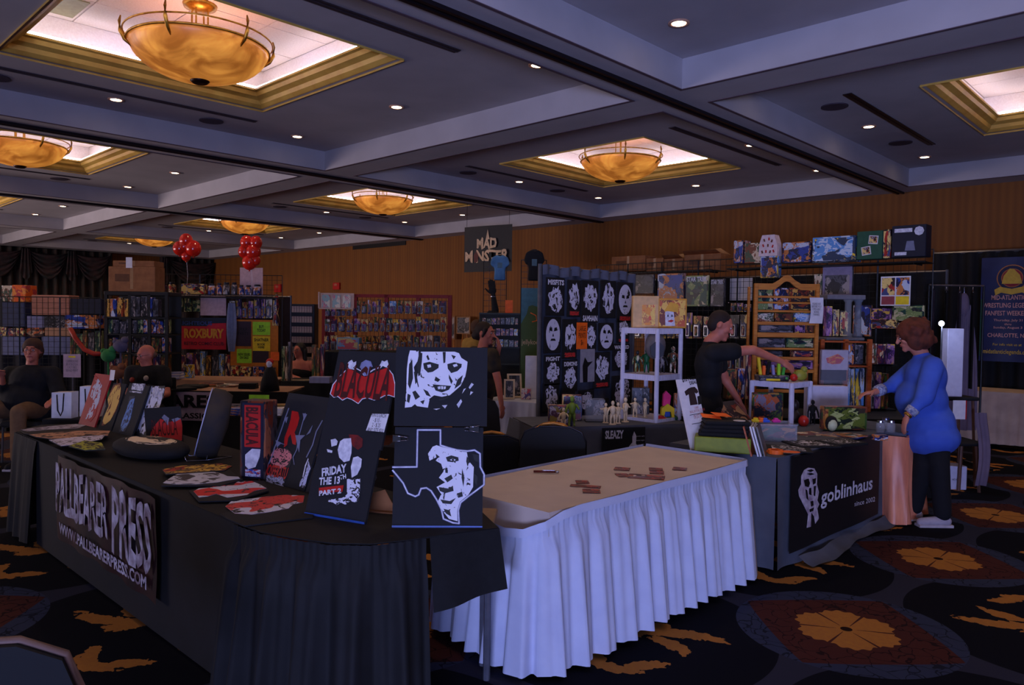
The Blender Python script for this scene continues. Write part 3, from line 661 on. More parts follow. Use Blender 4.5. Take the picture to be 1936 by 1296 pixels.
t=thing('binder_clip','small binder clip at the left edge of the state map board','clip',(0,0,0)); t.location=t2.location; t.rotation_euler=t2.rotation_euler
x,z=px2board(B2,757,830); obj('jaw',MB().bx(x-.03,x+.003,-.024,-.014,z-.014,z+.012),INKB,t); obj('handle',clip(757,830,B2,t,.024,-1),CHROME,t,smooth=True)
# board with cape print above and film title below
t,W,L,B=lean('art_board','black board showing a red bat cape print over a ghostly red and white print',(576,973),(690,992),(641,663))
x0,_=px2board(B,752,664); 
obj('panel',MB().bx(W/2,max(W/2+.01,x0),0,.012,L*.42,L),BOARD,t)
art(t,B,'cape',[g(335,195,360,205,400,225,420,240,450,250,480,230,545,205,590,190,625,235,640,300,636,380,600,368,570,372,545,385,505,400,460,385,428,392,402,422,360,395,330,385,300,400,270,375,245,382,222,360,240,300,280,250)],RED,.001,'red bat cape')
art(t,B,'cape_outline',outline(g(335,195,280,250,240,300,222,360,245,382,270,375,300,400,330,385,360,395,402,422,428,392,460,385,505,400,545,385,570,372,600,368,636,380,640,300,625,235,590,190),.7),INKW,.002)
art(t,B,'cowled_head',[g(418,190,430,160,455,145,480,155,490,185,478,200,470,240,440,245,425,215)]+outline(g(415,190,425,160,452,143,482,152,494,185),.6),mat('blue_grey_ink',(130,135,175),.7),.003)
art(t,B,'gloved_hands',[g(330,170,345,150,362,140,372,158,390,150,388,175,370,190,380,205,345,198),g(548,165,556,145,572,152,590,142,598,168,585,190,560,180,540,200,535,185)]+outline(g(380,190,420,212,440,240),.9)+outline(g(540,190,500,205,470,225),.9),INKW,.003)
xa,za=px2board(B,*g(262,290)[0]); xb_,zb_=px2board(B,*g(610,300)[0])
def bat(a,b): return a,b*(1+.25*abs(a))+.10*abs(a)
text(t,'BLACULA',xb_-xa,.15,-.004,(xa+xb_)/2,(za+zb_)/2+.005,mat('dark_red_ink',(70,10,12),.7),fx=bat,bold=.02)  # lettering in its own dark red ink
# title print
art(t,B,'red_glow',[g(340,620,400,625,430,650,428,700,400,720,370,700,350,660)],mat('red_glow_ink',(120,24,24),.8,col2=(60,20,24),scale=20),.001)
art(t,B,'pale_figures',[g(225,655,255,648,270,665,262,690,230,700),g(200,715,235,725,232,740,205,735),g(285,665,310,648,355,645,360,690,358,740,345,790,310,800,280,770,270,720),g(370,770,400,762,425,780,420,830,395,880,360,900,355,830)],INKW,.002)
art(t,B,'pale_base',[g(200,1030,230,1040,300,1030,340,1000,370,1010,415,1000,412,1040,385,1060,350,1050,320,1075,290,1060,262,1078,240,1062,210,1055),g(330,900,415,905,412,1000,330,1005)],inkmat(7,(215,215,232),(22,23,29),.47,7,'rect'),.002)
def px_text(t,B,s,pA,pB,pC,m,**k):
    """text from pixel A (left) to B (right), height to pixel C above A"""
    xa,za=px2board(B,*pA); xb2,zb2=px2board(B,*pB); xc,zc=px2board(B,*pC); h=math.hypot(xc-xa,zc-za)
    w=math.hypot(xb2-xa,zb2-za); rot=math.atan2(zb2-za,xb2-xa)
    return text(t,s,w,h,k.pop('y',-.004),(xa+xb2)/2+(xc-xa)/2,(za+zb2)/2+(zc-za)/2,m,rot=rot,**k)
px_text(t,B,'FRIDAY',g(170,895)[0],g(330,865)[0],g(170,840)[0],INKW,bold=.04); px_text(t,B,'THE 13',g(150,950)[0],g(285,940)[0],g(155,900)[0],INKW,bold=.04); px_text(t,B,'TH',g(285,915)[0],g(325,905)[0],g(287,885)[0],INKW,bold=.03)
art(t,B,'red_bar',[g(150,965,308,948,300,990,148,998)],RED,.002); px_text(t,B,'PART 2',g(152,1018)[0],g(295,1000)[0],g(153,985)[0],INKW,bold=.04)
# price sheet pinned on it
x,z=px2board(B,*g(525,548)[0]); ts=thing('price_sheet','white hand written price sheet pinned on the cape print board','sign',t.location,0); ts.rotation_euler=t.rotation_euler
pc=[px2board(B,*q) for q in g(493,488,602,490,570,608,455,596)]; obj('sheet',MB().prism(pc,-.006,-.004),WHT,ts)
text(ts,'PRINTS EACH\n- $ 15 -\n2 - $ 25\nANY SIZE $20',.085,.085,-.0062,x,z,INKB)
art(t,B,'bottom_edge_strip',[[(577,969),(690,988),(690,992.5),(576,973)]],mat('blue_tape',(50,90,180),.4),.004,'blue taped bottom edge')
# vampire poster board with its neighbour
h=Z3(300,680,4.32)
t,W,L,B=lean('art_board','black board with red vampire screen print in thorny white lines',(496,909),(575,930),(546,743))
art(t,B,'red_figure',[h(1090,420,1140,430,1150,480,1135,540,1110,600,1130,640,1120,700,1095,690,1080,610,1060,640,1050,700,1025,720,1030,640,1060,560,1080,490)],RED,.001)
art(t,B,'red_scrawl',[h(920,740,970,720,1020,735,1050,720,1090,760,1085,850,1060,900,960,890,910,840)],inkmat(11,(205,120,120),(22,23,29),.45,7),.001)
art(t,B,'thorn_lines',outline(h(1065,400,1040,470,1010,560,975,660,950,720,930,790,880,900,850,990),.8),mat('ash_ink',(120,124,150),.7),.002)
art(t,B,'thorn_line',outline(h(1340,500,1290,590,1260,700,1210,800),.8),mat('ash_ink',(120,124,150),.7),.002)
art(t,B,'thorn_line',outline(h(1200,440,1150,620,1130,740,1100,800,1110,860),.6),mat('ash_ink',(120,124,150),.7),.002)
art(t,B,'spiked_web',[h(1030,480,1060,470,1045,520),h(960,660,1040,700,1000,690,970,720),h(1120,620,1200,620,1160,660,1150,760,1135,700),h(1180,440,1215,450,1190,500),h(1210,620,1260,540,1240,600)],mat('ash_ink',(120,124,150),.7),.0025)
px_text(t,B,'NOSFERATU',h(868,945)[0],h(1050,985)[0],h(880,850)[0],RED,bold=.02); art(t,B,'skyline',[h(880,950,920,935,960,960,1000,955,1040,985,1020,1050,940,1030,870,990)],inkmat(12,(170,175,205),(22,23,29),.48,9,'rect'),.001)
t,W2,L2,B=lean('art_board','narrow edge of a black board with pale thorny print behind the vampire board',(577,932),(598,936),(640,750))
art(t,B,'thorn_lines',outline(h(1375,370,1355,440,1310,520,1280,600,1260,700,1235,790,1200,870,1180,960),.9),INKW,.001)
art(t,B,'grave_print',[h(1240,780,1270,790,1250,880,1215,960,1195,1060,1150,1040,1160,990,1195,950)],inkmat(13,(190,195,225),(22,23,29),.45,8,'rect'),.001)
# four boards in a row at the back end
k=Z3(0,620,4.32)
rowb=[('red print board with silver scrawled figure, first of the four leaning boards',(640,785),(770,815),(780,372),mat('red_print_board',(165,26,28),.6),((600-0,),),'s'),
 ('board with golden oval portrait print, second of the four leaning boards',(800,828),(905,845),(928,450),BOARD,None,'g'),
 ('black board with blue print and small white heading, third leaning board',(915,850),(1075,890),(1060,452),BOARD,None,'b'),
 ('black board crowded with white lettered print, last of the four leaning boards',(1082,865),(1200,915),(1208,462),BOARD,None,'w')]
prints={'s':([k(770,385,800,410,835,470,820,560,800,640,780,720,740,770,690,745,720,700,740,650,770,600,740,560,760,480,790,450)],inkmat(21,(190,190,205),(165,26,28),.47,8)),
 'g':([k(930,470,985,450,990,520,975,600,950,680,900,760,850,800,830,800,850,730,890,640,880,580,905,520)],inkmat(22,(215,170,80),(110,50,24),.42,4)),
 'b':([k(1060,560,1105,560,1085,660,1060,780,1020,850,975,850,1000,760,1040,660)],inkmat(23,(90,130,190),(26,30,52),.45,6)),
 'w':([k(1225,480,1350,475,1340,560,1290,680,1240,800,1195,900,1090,860,1110,780,1160,640,1190,560)],inkmat(24,(205,208,230),(22,23,29),.44,7,'rect'))}
for lb,bl,br,tl,mm,_,kk in rowb:
    t,W,L,B=lean('art_board',lb,k(*bl)[0],k(*br)[0],k(*tl)[0],m=mm); pp,im=prints[kk]; art(t,B,'print',pp,im,.001)
    if kk=='b': art(t,B,'heading',[k(1085,455,1190,458,1170,520,1070,505),k(1060,515,1165,525,1160,540,1058,528)],inkmat(25,(210,212,225),(90,90,110),.45,9,'rect'),.001)
    if kk=='s': art(t,B,'price_tag',[k(905,345,942,348,930,430,895,430)],WHT,.001)
    if kk=='w': px_text(t,B,'HORROR',k(1210,560)[0],k(1335,575)[0],k(1225,485)[0],INKW,bold=.04)
# flat prints lying on the black cloth
def flatpoly(name,label,px,m,z=.746,th=.003,cat='print',base=True,group=None):
    pts=[onz(x,y,z) for x,y in px]; cx=sum(p.x for p in pts)/len(pts); cy=sum(p.y for p in pts)/len(pts)
    t=thing(name,label,cat,(cx,cy,z),0,group); loc=[(p.x-cx,p.y-cy) for p in pts]
    return t,loc
FPN=[-1]
def fprint(label,px,ink,px2=None,name='shirt_print_board'):
    FPN[0]+=1; t,loc=flatpoly(name,label,px,None,.7455+.0062*FPN[0]); obj('sheet',MB().slab(loc,0,.006),BOARD,t)
    c=[t.location.x,t.location.y]; q=[onz(x,y,t.location.z) for x,y in (px2 or px)]; obj('print',MB().slab([(p.x-c[0],p.y-c[1]) for p in q],.006,.0075),ink,t); return t
fprint('flat board with crowded white and red scribbled print, nearest on the black cloth',h(500,1270,1210,1120,1290,1130,1260,1300,700,1370,560,1310),inkflat(31,(205,208,235),(30,28,36),.42,9,(200,60,60)),h(545,1215,600,1165,760,1150,900,1130,1040,1120,1190,1125,1180,1180,1100,1195,1060,1230,900,1260,760,1280,620,1270))
fprint('flat print of pale figures on red beside the vampire board',h(250,1080,620,1000,860,1000,900,1080,640,1160,330,1170),inkflat(32,(200,204,228),(34,30,38),.4,7,(205,36,34)),h(285,1090,330,1065,420,1060,470,1040,610,1040,640,1010,760,1005,820,1030,880,1065,780,1085,720,1120,560,1140,470,1110,400,1130,330,1140))
fprint('flat print of a pale oval face under glass rings, middle of the black cloth',h(20,1040,200,900,560,900,690,990,500,1040),inkflat(33,(190,192,215),(52,48,60),.45,4),h(35,1020,110,970,190,930,300,918,440,925,530,950,560,965,650,970,665,985,560,1000,480,1015,300,1032,120,1032))
fprint('dark flat print with yellow and red marks behind the oval face print',h(30,910,180,880,500,860,600,880,540,915,60,945),inkflat(34,(200,160,60),(60,26,22),.5,9,(170,40,30)))
fprint('flat print with pale grey stripe, farthest on the black cloth',k(160,840,340,800,640,790,860,850,420,905,200,870),inkflat(35,(170,165,190),(40,32,40),.47,6),k(170,840,380,815,620,795,700,805,640,828,400,840,220,855))
fprint('flat print with pale brown figures, second from the far end of the black cloth',k(240,880,640,850,900,850,880,890,420,915,300,900),inkflat(36,(190,140,110),(52,30,30),.47,6))
fprint('flat print with lilac scribble beside the cushion, far half of the black cloth',k(400,925,640,900,860,885,830,920,600,965,500,975),inkflat(37,(200,196,225),(40,32,40),.42,8))
fprint('flat dark print with yellow green marks in front of the cushion',k(560,975,690,930,830,950,860,1000,700,1010),inkflat(38,(160,165,50),(24,24,26),.5,6))
# printed cushion lying flat, propped cape board, round cushion on easel
def cushion(name,label,loc,rx,ry,rz_,h,m1,m2,rot=0,tilt=None):
    t=thing(name,label,'cushion',loc,rot)
    if tilt: t.rotation_euler=Euler(tilt)
    b=MB(); pr=[(.001,0),(.6,.0),(.85,.12),(.97,.3),(1,.5),(.97,.7),(.85,.88),(.6,.98),(.001,1.0)]
    b.lathe([(r,z*h) for r,z in pr],28,0,(0,0,0),rx,ry); obj('cover',b,m1,t,smooth=True)
    b=MB(); b.lathe([(.82,h*.905),(.6,h*.995),(.001,h*1.015)],28,0,(0,0,0),rx*.95,ry*.95); obj('printed_face',b,m2,t,smooth=True); return t
p=onz(285,862,.745); cushion('cushion','flat black cushion with cream and white printed top in front of leaning boards',p,.33,.17,0,.10,BLK,inkflat(41,(225,205,180),(24,24,28),.5,3.2),R_(8))
t,W,L,B=lean('art_board','small black board with red bat cape print leaning behind the flat cushion',k(1200,960)[0],k(1500,935)[0],k(1290,705)[0],force=(.3,.25))
art(t,B,'cape',[k(1310,745,1380,770,1440,760,1475,740,1488,800,1485,920,1440,935,1360,920,1290,935,1215,925,1235,850,1270,790)],RED,.001,'red bat cape')
art(t,B,'collar',[k(1320,735,1340,710,1380,740,1370,800,1350,770),k(1400,750,1450,735,1475,745,1420,775)],mat('ash_ink',(120,124,150),.7),.002)
text(t,'BLACULA',W*.7,L*.42,-.003,0,L*.42,mat('dark_red_ink',(70,10,12),.7),fx=bat)
# round board on wire easel
p=onz(372,868,.745); t=thing('round_cushion','round black cushion with blue grey printed face propped on a wire easel','cushion',p+Vector((0,0,.012)),R_(-25)); t.rotation_euler=Euler((R_(-14),0,R_(-28)))
b=MB(); n=32
vs=[];fs=[]; prf=[(0,-.012),(.9,-.012),(1,.0),(1.0,.06),(.9,.11),(0,.13)]
for r,y in prf:
    for i in range(n): a=2*PI*i/n; vs.append((.15*r*math.cos(a),y,.215+.215*r*math.sin(a)))
for q in range(len(prf)-1):
    for i in range(n): j=(i+1)%n; fs.append((q*n+i,q*n+j,(q+1)*n+j,(q+1)*n+i))
b.add(vs,fs); obj('cover',b,mat('dark_fleece',(40,38,42),.9,col2=(60,50,40),scale=8),t,smooth=True)
obj('printed_face',MB().prism([(.135*math.cos(2*PI*i/28),.215+.195*math.sin(2*PI*i/28)) for i in range(28)],-.016,-.011),inkmat(44,(150,156,190),(30,34,52),.44,5),t)
obj('piping',MB().tube([(.145*math.cos(2*PI*i/30),-.014,.215+.208*math.sin(2*PI*i/30)) for i in range(30)],.004,5,closed=True),mat('pale_piping',(170,176,210),.6),t,smooth=True)
e=thing('easel','small white wire easel holding the round cushion','easel',p,R_(-28)); 
for s in (-1,1): obj('leg',MB().tube([(.09*s,-.06,.03),(.09*s,-.05,.004),(.08*s,.06,.004),(.05*s,.10,.18)],.003,5),CHROME,e,smooth=True)
obj('brace',MB().tube([(-.08,.06,.004),(0,.2,.004),(.08,.06,.004)],.003,5),CHROME,e,smooth=True)
# tall boxed game with big red title on its spine
p0=onz(461,906,.745); p1=onz(489,902,.745); p2=onz(441,893,.745)
t=thing('display_box','tall narrow box with red block lettering down its side on the black cloth','box',p0+Vector((0.03,.07,0)),R_(30)); hh=.42
obj('body',MB().rbox(-.075,.075,-.06,.06,0,hh,.004),artmat(51,((30,26,28),(110,44,24),(70,60,62),(24,22,30),(150,90,60)),2.6),t)
obj('spine_panel',MB().bx(-.06,.066,-.063,-.06,.01,hh-.01),mat('navy_spine',(24,26,48),.5),t)
obj('title_block',MB().bx(-.045,.05,-.066,-.063,hh*.42,hh*.95),RED,t); text(t,'BLACULA',hh*.48,.075,-.068,.002,hh*.685,mat('dark_red_ink',(70,10,12),.7),rot=-PI/2,bold=.03)
obj('picture',MB().prism([(-.04,hh*.18),(-.02,hh*.14),(.02,hh*.17),(.045,hh*.3),(.05,hh*.4),(.0,hh*.4),(-.04,hh*.32)],-.066,-.063),INKW,t); obj('flag_block',MB().bx(-.04,.05,-.066,-.063,.02,hh*.14),artmat(52,((40,70,170),(200,205,225),(180,40,50)),4),t)
obj('side_panel',MB().bx(-.0775,-.075,-.055,.055,.01,hh-.01),artmat(53,((40,26,24),(84,60,56),(120,50,26)),3),t)
# cardboard scraps between the tall boards
p=onz(715,965,.745); t=thing('cardboard_easel','brown cardboard easel back standing between the two tall board pairs','easel',p,R_(30)); obj('back_panel',MB().bx(-.1,.1,0,.004,0,.012).prism([(-.09,0),(.1,0),(.04,.1),(-.05,.07)],-.02,-.016),KRAFT,t); obj('foot',MB().bx(-.1,.12,-.05,.06,0,.006),KRAFT,t)
# round backed chair at the lower left corner of the picture
CHB=mat('chair_vinyl',(18,20,23),.8,col2=(18,20,23),scale=30); GOLDT=mat('gold_trim',(170,110,40),.35,.5)
# ============================================================ CHAIRS
def chair(label,loc,rz,h=.92):
    """front faces local -y; padded back with a gold hand-hold"""
    t=thing('banquet_chair',label,'chair',loc,rz,'black banquet chairs')
    obj('seat',MB().rbox(-.22,.22,-.24,.2,.42,.48,.03),CHB,t,smooth=False)
    pts=[(-.2,.0),(-.225,.2),(-.22,.36),(-.19,.42),(-.11,.455),(.11,.455),(.19,.42),(.22,.36),(.225,.2),(.2,.0)]
    z0=h-.455-.02
    m=MB(); m.T=Matrix.Translation((0,.22,z0))@Matrix.Rotation(R_(-7),4,'X'); m.prism(pts,-.02,.025); obj('backrest',m,CHB,t)
    m=MB(); m.T=Matrix.Translation((0,.22,z0))@Matrix.Rotation(R_(-7),4,'X'); m.tube([(x*1.015,.002,z*1.01+.002) for x,z in pts],.01,6); obj('back_frame',m,mat('dark_chair_frame',(34,30,34),.4,.5),t,smooth=True)
    m=MB(); m.T=Matrix.Translation((0,.22,z0))@Matrix.Rotation(R_(-7),4,'X')
    m.tube([(-.12,0,.45),(-.07,0,.475),(0,0,.487),(.07,0,.475),(.12,0,.45),(.07,0,.425),(0,0,.41),(-.07,0,.425)],.012,6,closed=True); obj('hand_hold',m,GOLDT,t,smooth=True)
    for x in (-.2,.2):
        obj('leg',MB().cyl((x,-.2,.43),(x*1.05,-.24,0),.012,n=6),GOLDT,t); obj('leg',MB().cyl((x,.2,z0+.02),(x*1.05,.27,0),.012,n=6),GOLDT,t)
    return t
chair('black padded chair with gold hand hold tucked behind the ivory table',(-3.2,3.72,0),R_(38),.9)
p=at(935,700,6.1); c=chair('black padded chair turned aside between the tall map board and grey table',(p.x,p.y,0),R_(80),.96)
p=at(925,700,5.6); c=chair('low seen black chair with gold trim right behind the tall map board',(p.x-.05,p.y+.05,0),R_(-130),.80)
# lower left corner chair back
p=at(-55,1340,1.9); t=thing('banquet_chair','rounded chair back cropped at the lower left corner of the picture','chair',(p.x,p.y,0),R_(70))
m=MB(); pts=[(-.23,.42),(-.235,.62),(-.2,.72),(-.1,.775),(0,.785),(.1,.775),(.2,.72),(.235,.62),(.23,.42)]; m.prism(pts,-.03,.03); obj('backrest',m,CHB,t)
obj('back_frame',MB().tube([(x*1.03,.0,z*1.005) for x,z in pts],.012,6),mat('tan_frame',(120,92,80),.5),t,smooth=True); obj('seat',MB().rbox(-.22,.22,-.44,-.0,.42,.48,.03),CHB,t)
for x in (-.21,.21): obj('leg',MB().cyl((x,0,.44),(x,.04,0),.012,n=6),STEEL,t); obj('leg',MB().cyl((x,-.42,.44),(x,-.44,0),.012,n=6),STEEL,t)
# ============================================================ RIGHT FRONT BOOTH: grey table with shirt shop banner
table('folding_table','folding table under the grey cloth of the right booth',-2.88,-2.16,4.75,6.5)
def drape(t,name,pts,zt,zb,amp,pitch,m,seed=1,flare=.0,n=80):
    P=path_pts([(x,y,zt) for x,y in pts],.03); mb=MB(); vs=[];fs=[]; nv=6; N=len(P)
    for j in range(nv+1):
        v=j/nv
        for i,(p,s,d) in enumerate(P):
            nn=Vector((d.y,-d.x,0)); w=amp*v*(1+math.sin(s/pitch*2*PI+seed+math.sin(s*3)))+flare*v*v
            q=p+nn*w; vs.append((q.x,q.y,zt*(1-v)+zb*v))
    for j in range(nv):
        for i in range(N-1): fs.append((j*N+i,j*N+i+1,(j+1)*N+i+1,(j+1)*N+i))
    return obj(name,mb.add(vs,fs),m,t,smooth=True)
t=thing('tablecloth','dull grey cloth over the right booth table, trailing on the carpet','tablecloth',(0,0,0))
obj('cloth',MB().slab([(-2.92,4.71),(-2.12,4.71),(-2.06,6.55),(-2.92,6.55)],.735,.743),WGREY,t)
drape(t,'end_drape',[(-2.93,4.71),(-2.13,4.705)],.742,.01,.022,.33,WGREY,2); drape(t,'front_drape',[(-2.12,4.70),(-2.06,6.56)],.742,.01,.015,.5,WGREY,3,.0)
m=MB(); m.surf(lambda a,b:(-2.07+.02*a+b*.10+.03*math.sin(a*9),4.95+1.75*a,.012+.05*(1-b)**2+.006*math.sin(a*30)),30,5); obj('trailing_hem',m,WGREY,t,smooth=True)
# black banner facing +x
Wg=Plane(-2.085,5.6,R_(90-2))
a0=Wg.hit(1486,870); a1=Wg.hit(1656,835); u0,_=Wg.uv(1486,950); u1,_=Wg.uv(1655,930); zb=.10
t=thing('banner','black shop banner with pale gothic lettering hung on the right booth table','banner',Wg.o+Wg.d*((u0+u1)/2)-Wg.n*0+Vector((0.0,0,0)),Wg.a)
w=u1-u0; obj('sheet',MB().surf(lambda a,b:((a-.5)*w,-.03-.005*math.sin(a*11),zb+(.735-zb)*b),24,4),mat('banner_black',(17,17,20),.6),t,smooth=True)
def wpx(px,py): u,z=Wg.uv(px,py); return u-(u0+u1)/2,z
def gart(name,polys,m,off): 
    mb=MB()
    for pl in polys: mb.prism([wpx(*q) for q in pl],-.040-off,-.038-off)
    return obj(name,mb,m,t)
q=Z3(1250,640,4.32)
PINKW=mat('pinkish_white_ink',(205,195,205),.7,col2=(150,130,150),scale=20)
q2=Z3(1200,880,2.63)
gart('mask_face',[q2(815,20,835,8,865,12,880,40,878,90,888,130,880,170,890,190,880,210,888,260,870,285,865,250,850,230,848,300,828,306,835,240,815,200,790,150,785,120,800,90,800,50)],PINKW,0)
gart('face_marks',[q2(812,70,835,62,842,85,835,105,818,100),q2(855,65,872,60,870,85,858,92),q2(838,110,848,108,850,145,838,140),q2(845,175,858,172,860,195,848,200),q2(840,215,862,205,858,222,842,228),q2(820,115,828,120,835,170,825,160),q2(862,100,872,98,868,150,862,145),q2(826,22,850,16,862,22,845,30),q2(826,38,850,34,866,40,845,46)],INKB,.002)
def wtext(s,A,Bp,Cp,m,**k):
    xa,za=wpx(*A); xb2,zb2=wpx(*Bp); xc,zc=wpx(*Cp); h=math.hypot(xc-xa,zc-za); ww=math.hypot(xb2-xa,zb2-za)
    return text(t,s,ww,h,-.040,(xa+xb2)/2+(xc-xa)/2,(za+zb2)/2+(zc-za)/2,m,rot=math.atan2(zb2-za,xb2-xa),**k)
wtext('goblinhaus',q2(897,215)[0],q2(1155,135)[0],q2(897,118)[0],INKW,bold=.02); wtext('since 2002',q2(1065,200)[0],q2(1168,175)[0],q2(1065,176)[0],INKW)
# second, turned table behind it
p=at(1560,760,7.35); t=thing('folding_table','turned folding table holding the pine racks of the right booth','table',(p.x,p.y,0),FACE)
obj('tabletop',MB().rbox(-.92,.92,-.36,.36,.70,.73,.008),TBLTOP,t)
for x in (-.8,.8):
    for y in (-.28,.28): obj('leg',MB().cyl((x,y,0),(x,y,.7),.016,n=8),LEGM,t)
t=thing('tablecloth','black cloth over the turned table behind the right booth','tablecloth',(p.x,p.y,0),FACE)
obj('cloth',MB().bx(-.95,.95,-.39,.39,.732,.74),BLK,t); obj('drop',MB().surf(lambda a,b:(-.95+1.9*a,-.395-.01*(1+math.sin(a*40))*(1-b),.02+.72*b),60,3),BLK,t,smooth=True)
# little end table with orange and grey cloth
E0=onz(1648,832); E1=onz(1722,835); 
t=thing('folding_table','small end table under the peach cloth beside the woman in blue','table',(-2.22,6.88,0),0); obj('tabletop',MB().rbox(-.28,.28,-.26,.24,.70,.73,.008),TBLTOP,t)
for x in (-.22,.22):
    for y in (-.2,.2): obj('leg',MB().cyl((x,y,0),(x,y,.7),.016,n=8),LEGM,t)
t=thing('tablecloth','grey cloth with a peach drape knotted over it on the small end table','tablecloth',(-2.22,6.92,0))
obj('cloth',MB().bx(-.3,.3,-.33,.22,.732,.742),WGREY,t)
PEACH=mat('peach_satin',(236,150,112),.4,col2=(200,118,90),scale=4,stretch=(4,4,.6),bump=.3)
obj('grey_drop',MB().surf(lambda a,b:(-.3+.62*a,-.335-.012*(1+math.sin(a*16)),.02+.72*b),30,3),WGREY,t,smooth=True)
obj('peach_drape',MB().surf(lambda a,b:(-.18+.54*a,-.40-.03*(1+math.sin(a*17+b*2))*(1.15-b),.015+.70*b),34,12),PEACH,t,smooth=True)
obj('peach_side',MB().surf(lambda a,b:(.31+.03*(1+math.sin(a*17+b*3))*(1.1-b),-.40+.62*a,.015+.70*b),34,12),PEACH,t,smooth=True)
obj('paper_strip',MB().bx(.36,.366,-.1,.08,.30,.72),mat('grey_paper',(120,118,128),.7),t)
# ------------------------------------------------ helpers for goods
FIG=[0]
def figure(label,base,h,m,rz=0,arms=1,name='figurine',cat='figurine',group=None,base_disc=True,m2=None):
    """toy figure with head, torso, arms and legs on a base"""
    rg=random.Random(FIG[0]); FIG[0]+=1
    t=thing(name,label,cat,base,rz,group); s=h
    b=MB(); b.sph((0,0,.9*s),(.075*s,.08*s,.1*s),10,7); b.tube([(0,0,.80*s),(0,0,.74*s),(0,0,.6*s),(0,0,.48*s),(0,0,.42*s)],[.04*s,.12*s,.13*s,.09*s,.1*s],8)
    for k in(-1,1):
        b.tube([(k*.05*s,0,.45*s),(k*.07*s,-.02*s*rg.random(),.25*s),(k*.08*s,0,.05*s),(k*.085*s,-.05*s,.03*s)],[.07*s,.05*s,.035*s,.03*s],7)
        up=rg.choice([-.2,.0,.12]) if arms else -.3
        b.tube([(k*.12*s,0,.72*s),(k*.2*s,-.03*s,(.62+up*.4)*s),(k*(.22+.04*(up>0))*s,-.1*s,(.58+up)*s)],[.045*s,.035*s,.03*s],6)
    obj('body',b,m,t,smooth=True)
    if m2: obj('hair',MB().sph((0,.01*s,.93*s),(.085*s,.085*s,.08*s),10,6),m2,t,smooth=True)
    if base_disc: obj('base',MB().lathe([(.001,0),(.16*s,0),(.15*s,.025*s),(.001,.025*s)],14),m,t)
    return t
def carton(label,loc,w,d,h,m,rz=0,name='retail_box',cat='box',group=None,front=None,fr=(.06,.94,.06,.94),flap=False,win=None):
    t=thing(name,label,cat,loc,rz,group); obj('body',MB().rbox(-w/2,w/2,-d/2,d/2,0,h,min(.006,w*.03)),m,t)
    if front: obj('front_print',MB().bx(-w/2+w*fr[0],-w/2+w*fr[1],-d/2-.002,-d/2+.001,h*fr[2],h*fr[3]),front,t)
    if win: obj('window',MB().bx(-w/2+w*win[0],-w/2+w*win[1],-d/2-.006,-d/2-.001,h*win[2],h*win[3]),CLEAR,t)
    if flap: obj('hang_tab',MB().prism([(-w*.15,h),(w*.15,h),(w*.1,h*1.08),(-w*.1,h*1.08)],-.002,.002),m,t)
    return t
def boxpx(label,P,x0,y0,x1,y1,d,m,off=0,**k):
    loc,w,h=P.rect(x0,y0,x1,y1,off); a=k.pop('rz',P.a); n=Vector((-math.sin(a),math.cos(a),0)); return carton(label,loc+n*(d/2),w,d,h,m,a,**k)
def facep(px,py,dep=None,z=None,a=FACE):
    p=at(px,py,dep) if dep else onz(px,py,z if z is not None else .745)
    return Plane(p.x,p.y,a)
AC=dict(toy1=((60,90,40),(30,26,24),(120,60,40),(190,130,60)),toy2=((70,30,80),(30,30,60),(160,60,50),(210,190,150)),toy3=((30,60,150),(20,26,60),(200,120,60),(190,200,220)),
 toy4=((150,60,30),(60,30,24),(210,160,70),(40,40,44)),toy5=((20,70,60),(24,24,34),(120,140,80),(200,190,150)),toy6=((170,40,36),(40,24,30),(230,200,120),(60,70,120)),toy7=((40,40,48),(80,80,90),(24,24,30),(150,140,140)),
 toy8=((210,190,160),(120,60,40),(60,80,60),(230,220,200)),toy9=((90,50,120),(30,24,50),(170,120,180),(220,180,70)),sky=((90,150,215),(200,215,235),(40,60,90),(235,200,60)))
def A_(k,s=1,sc=3): return artmat(s*10+sorted(AC).index(k),AC[k],sc)
# ---- price sign board
t,W,L,B=lean('price_sign','tall white sign board pricing shirts at ten dollars, left end of right booth','' and (0,0) or (1307,851),(1344,848),(1279,718),cat='sign',m=WHT,w=None)
px_text(t,B,'$10 PACKAGE\nDEAL',(1291,731),(1327,723),(1290,717),INKB,bold=.03,y=-.002)
art(t,B,'shirt_picture',[[(1294,741),(1301,735),(1306,733),(1313,732),(1318,737),(1320,742),(1316,745),(1313,742),(1319,765),(1305,767),(1302,746),(1297,749)]],mat('brown_black',(46,28,28),.7),.001)
art(t,B,'tag_picture',[[(1318,750),(1325,748),(1327,764),(1320,766)]],INKB,.001)
px_text(t,B,'T-SHIRT\nSKULL, BUTTON, STICKER',(1304,783),(1332,777),(1302,772),mat('sign_red',(170,60,60),.6),y=-.002)
px_text(t,B,'OR JUST SHIRT',(1312,795),(1331,790),(1311,786),mat('sign_red',(170,60,60),.6),y=-.002); art(t,B,'rules',[[(1308,802),(1338,797),(1338,798),(1308,803)],[(1304,785),(1333,780),(1333,781),(1304,786)]],INKB,.001)
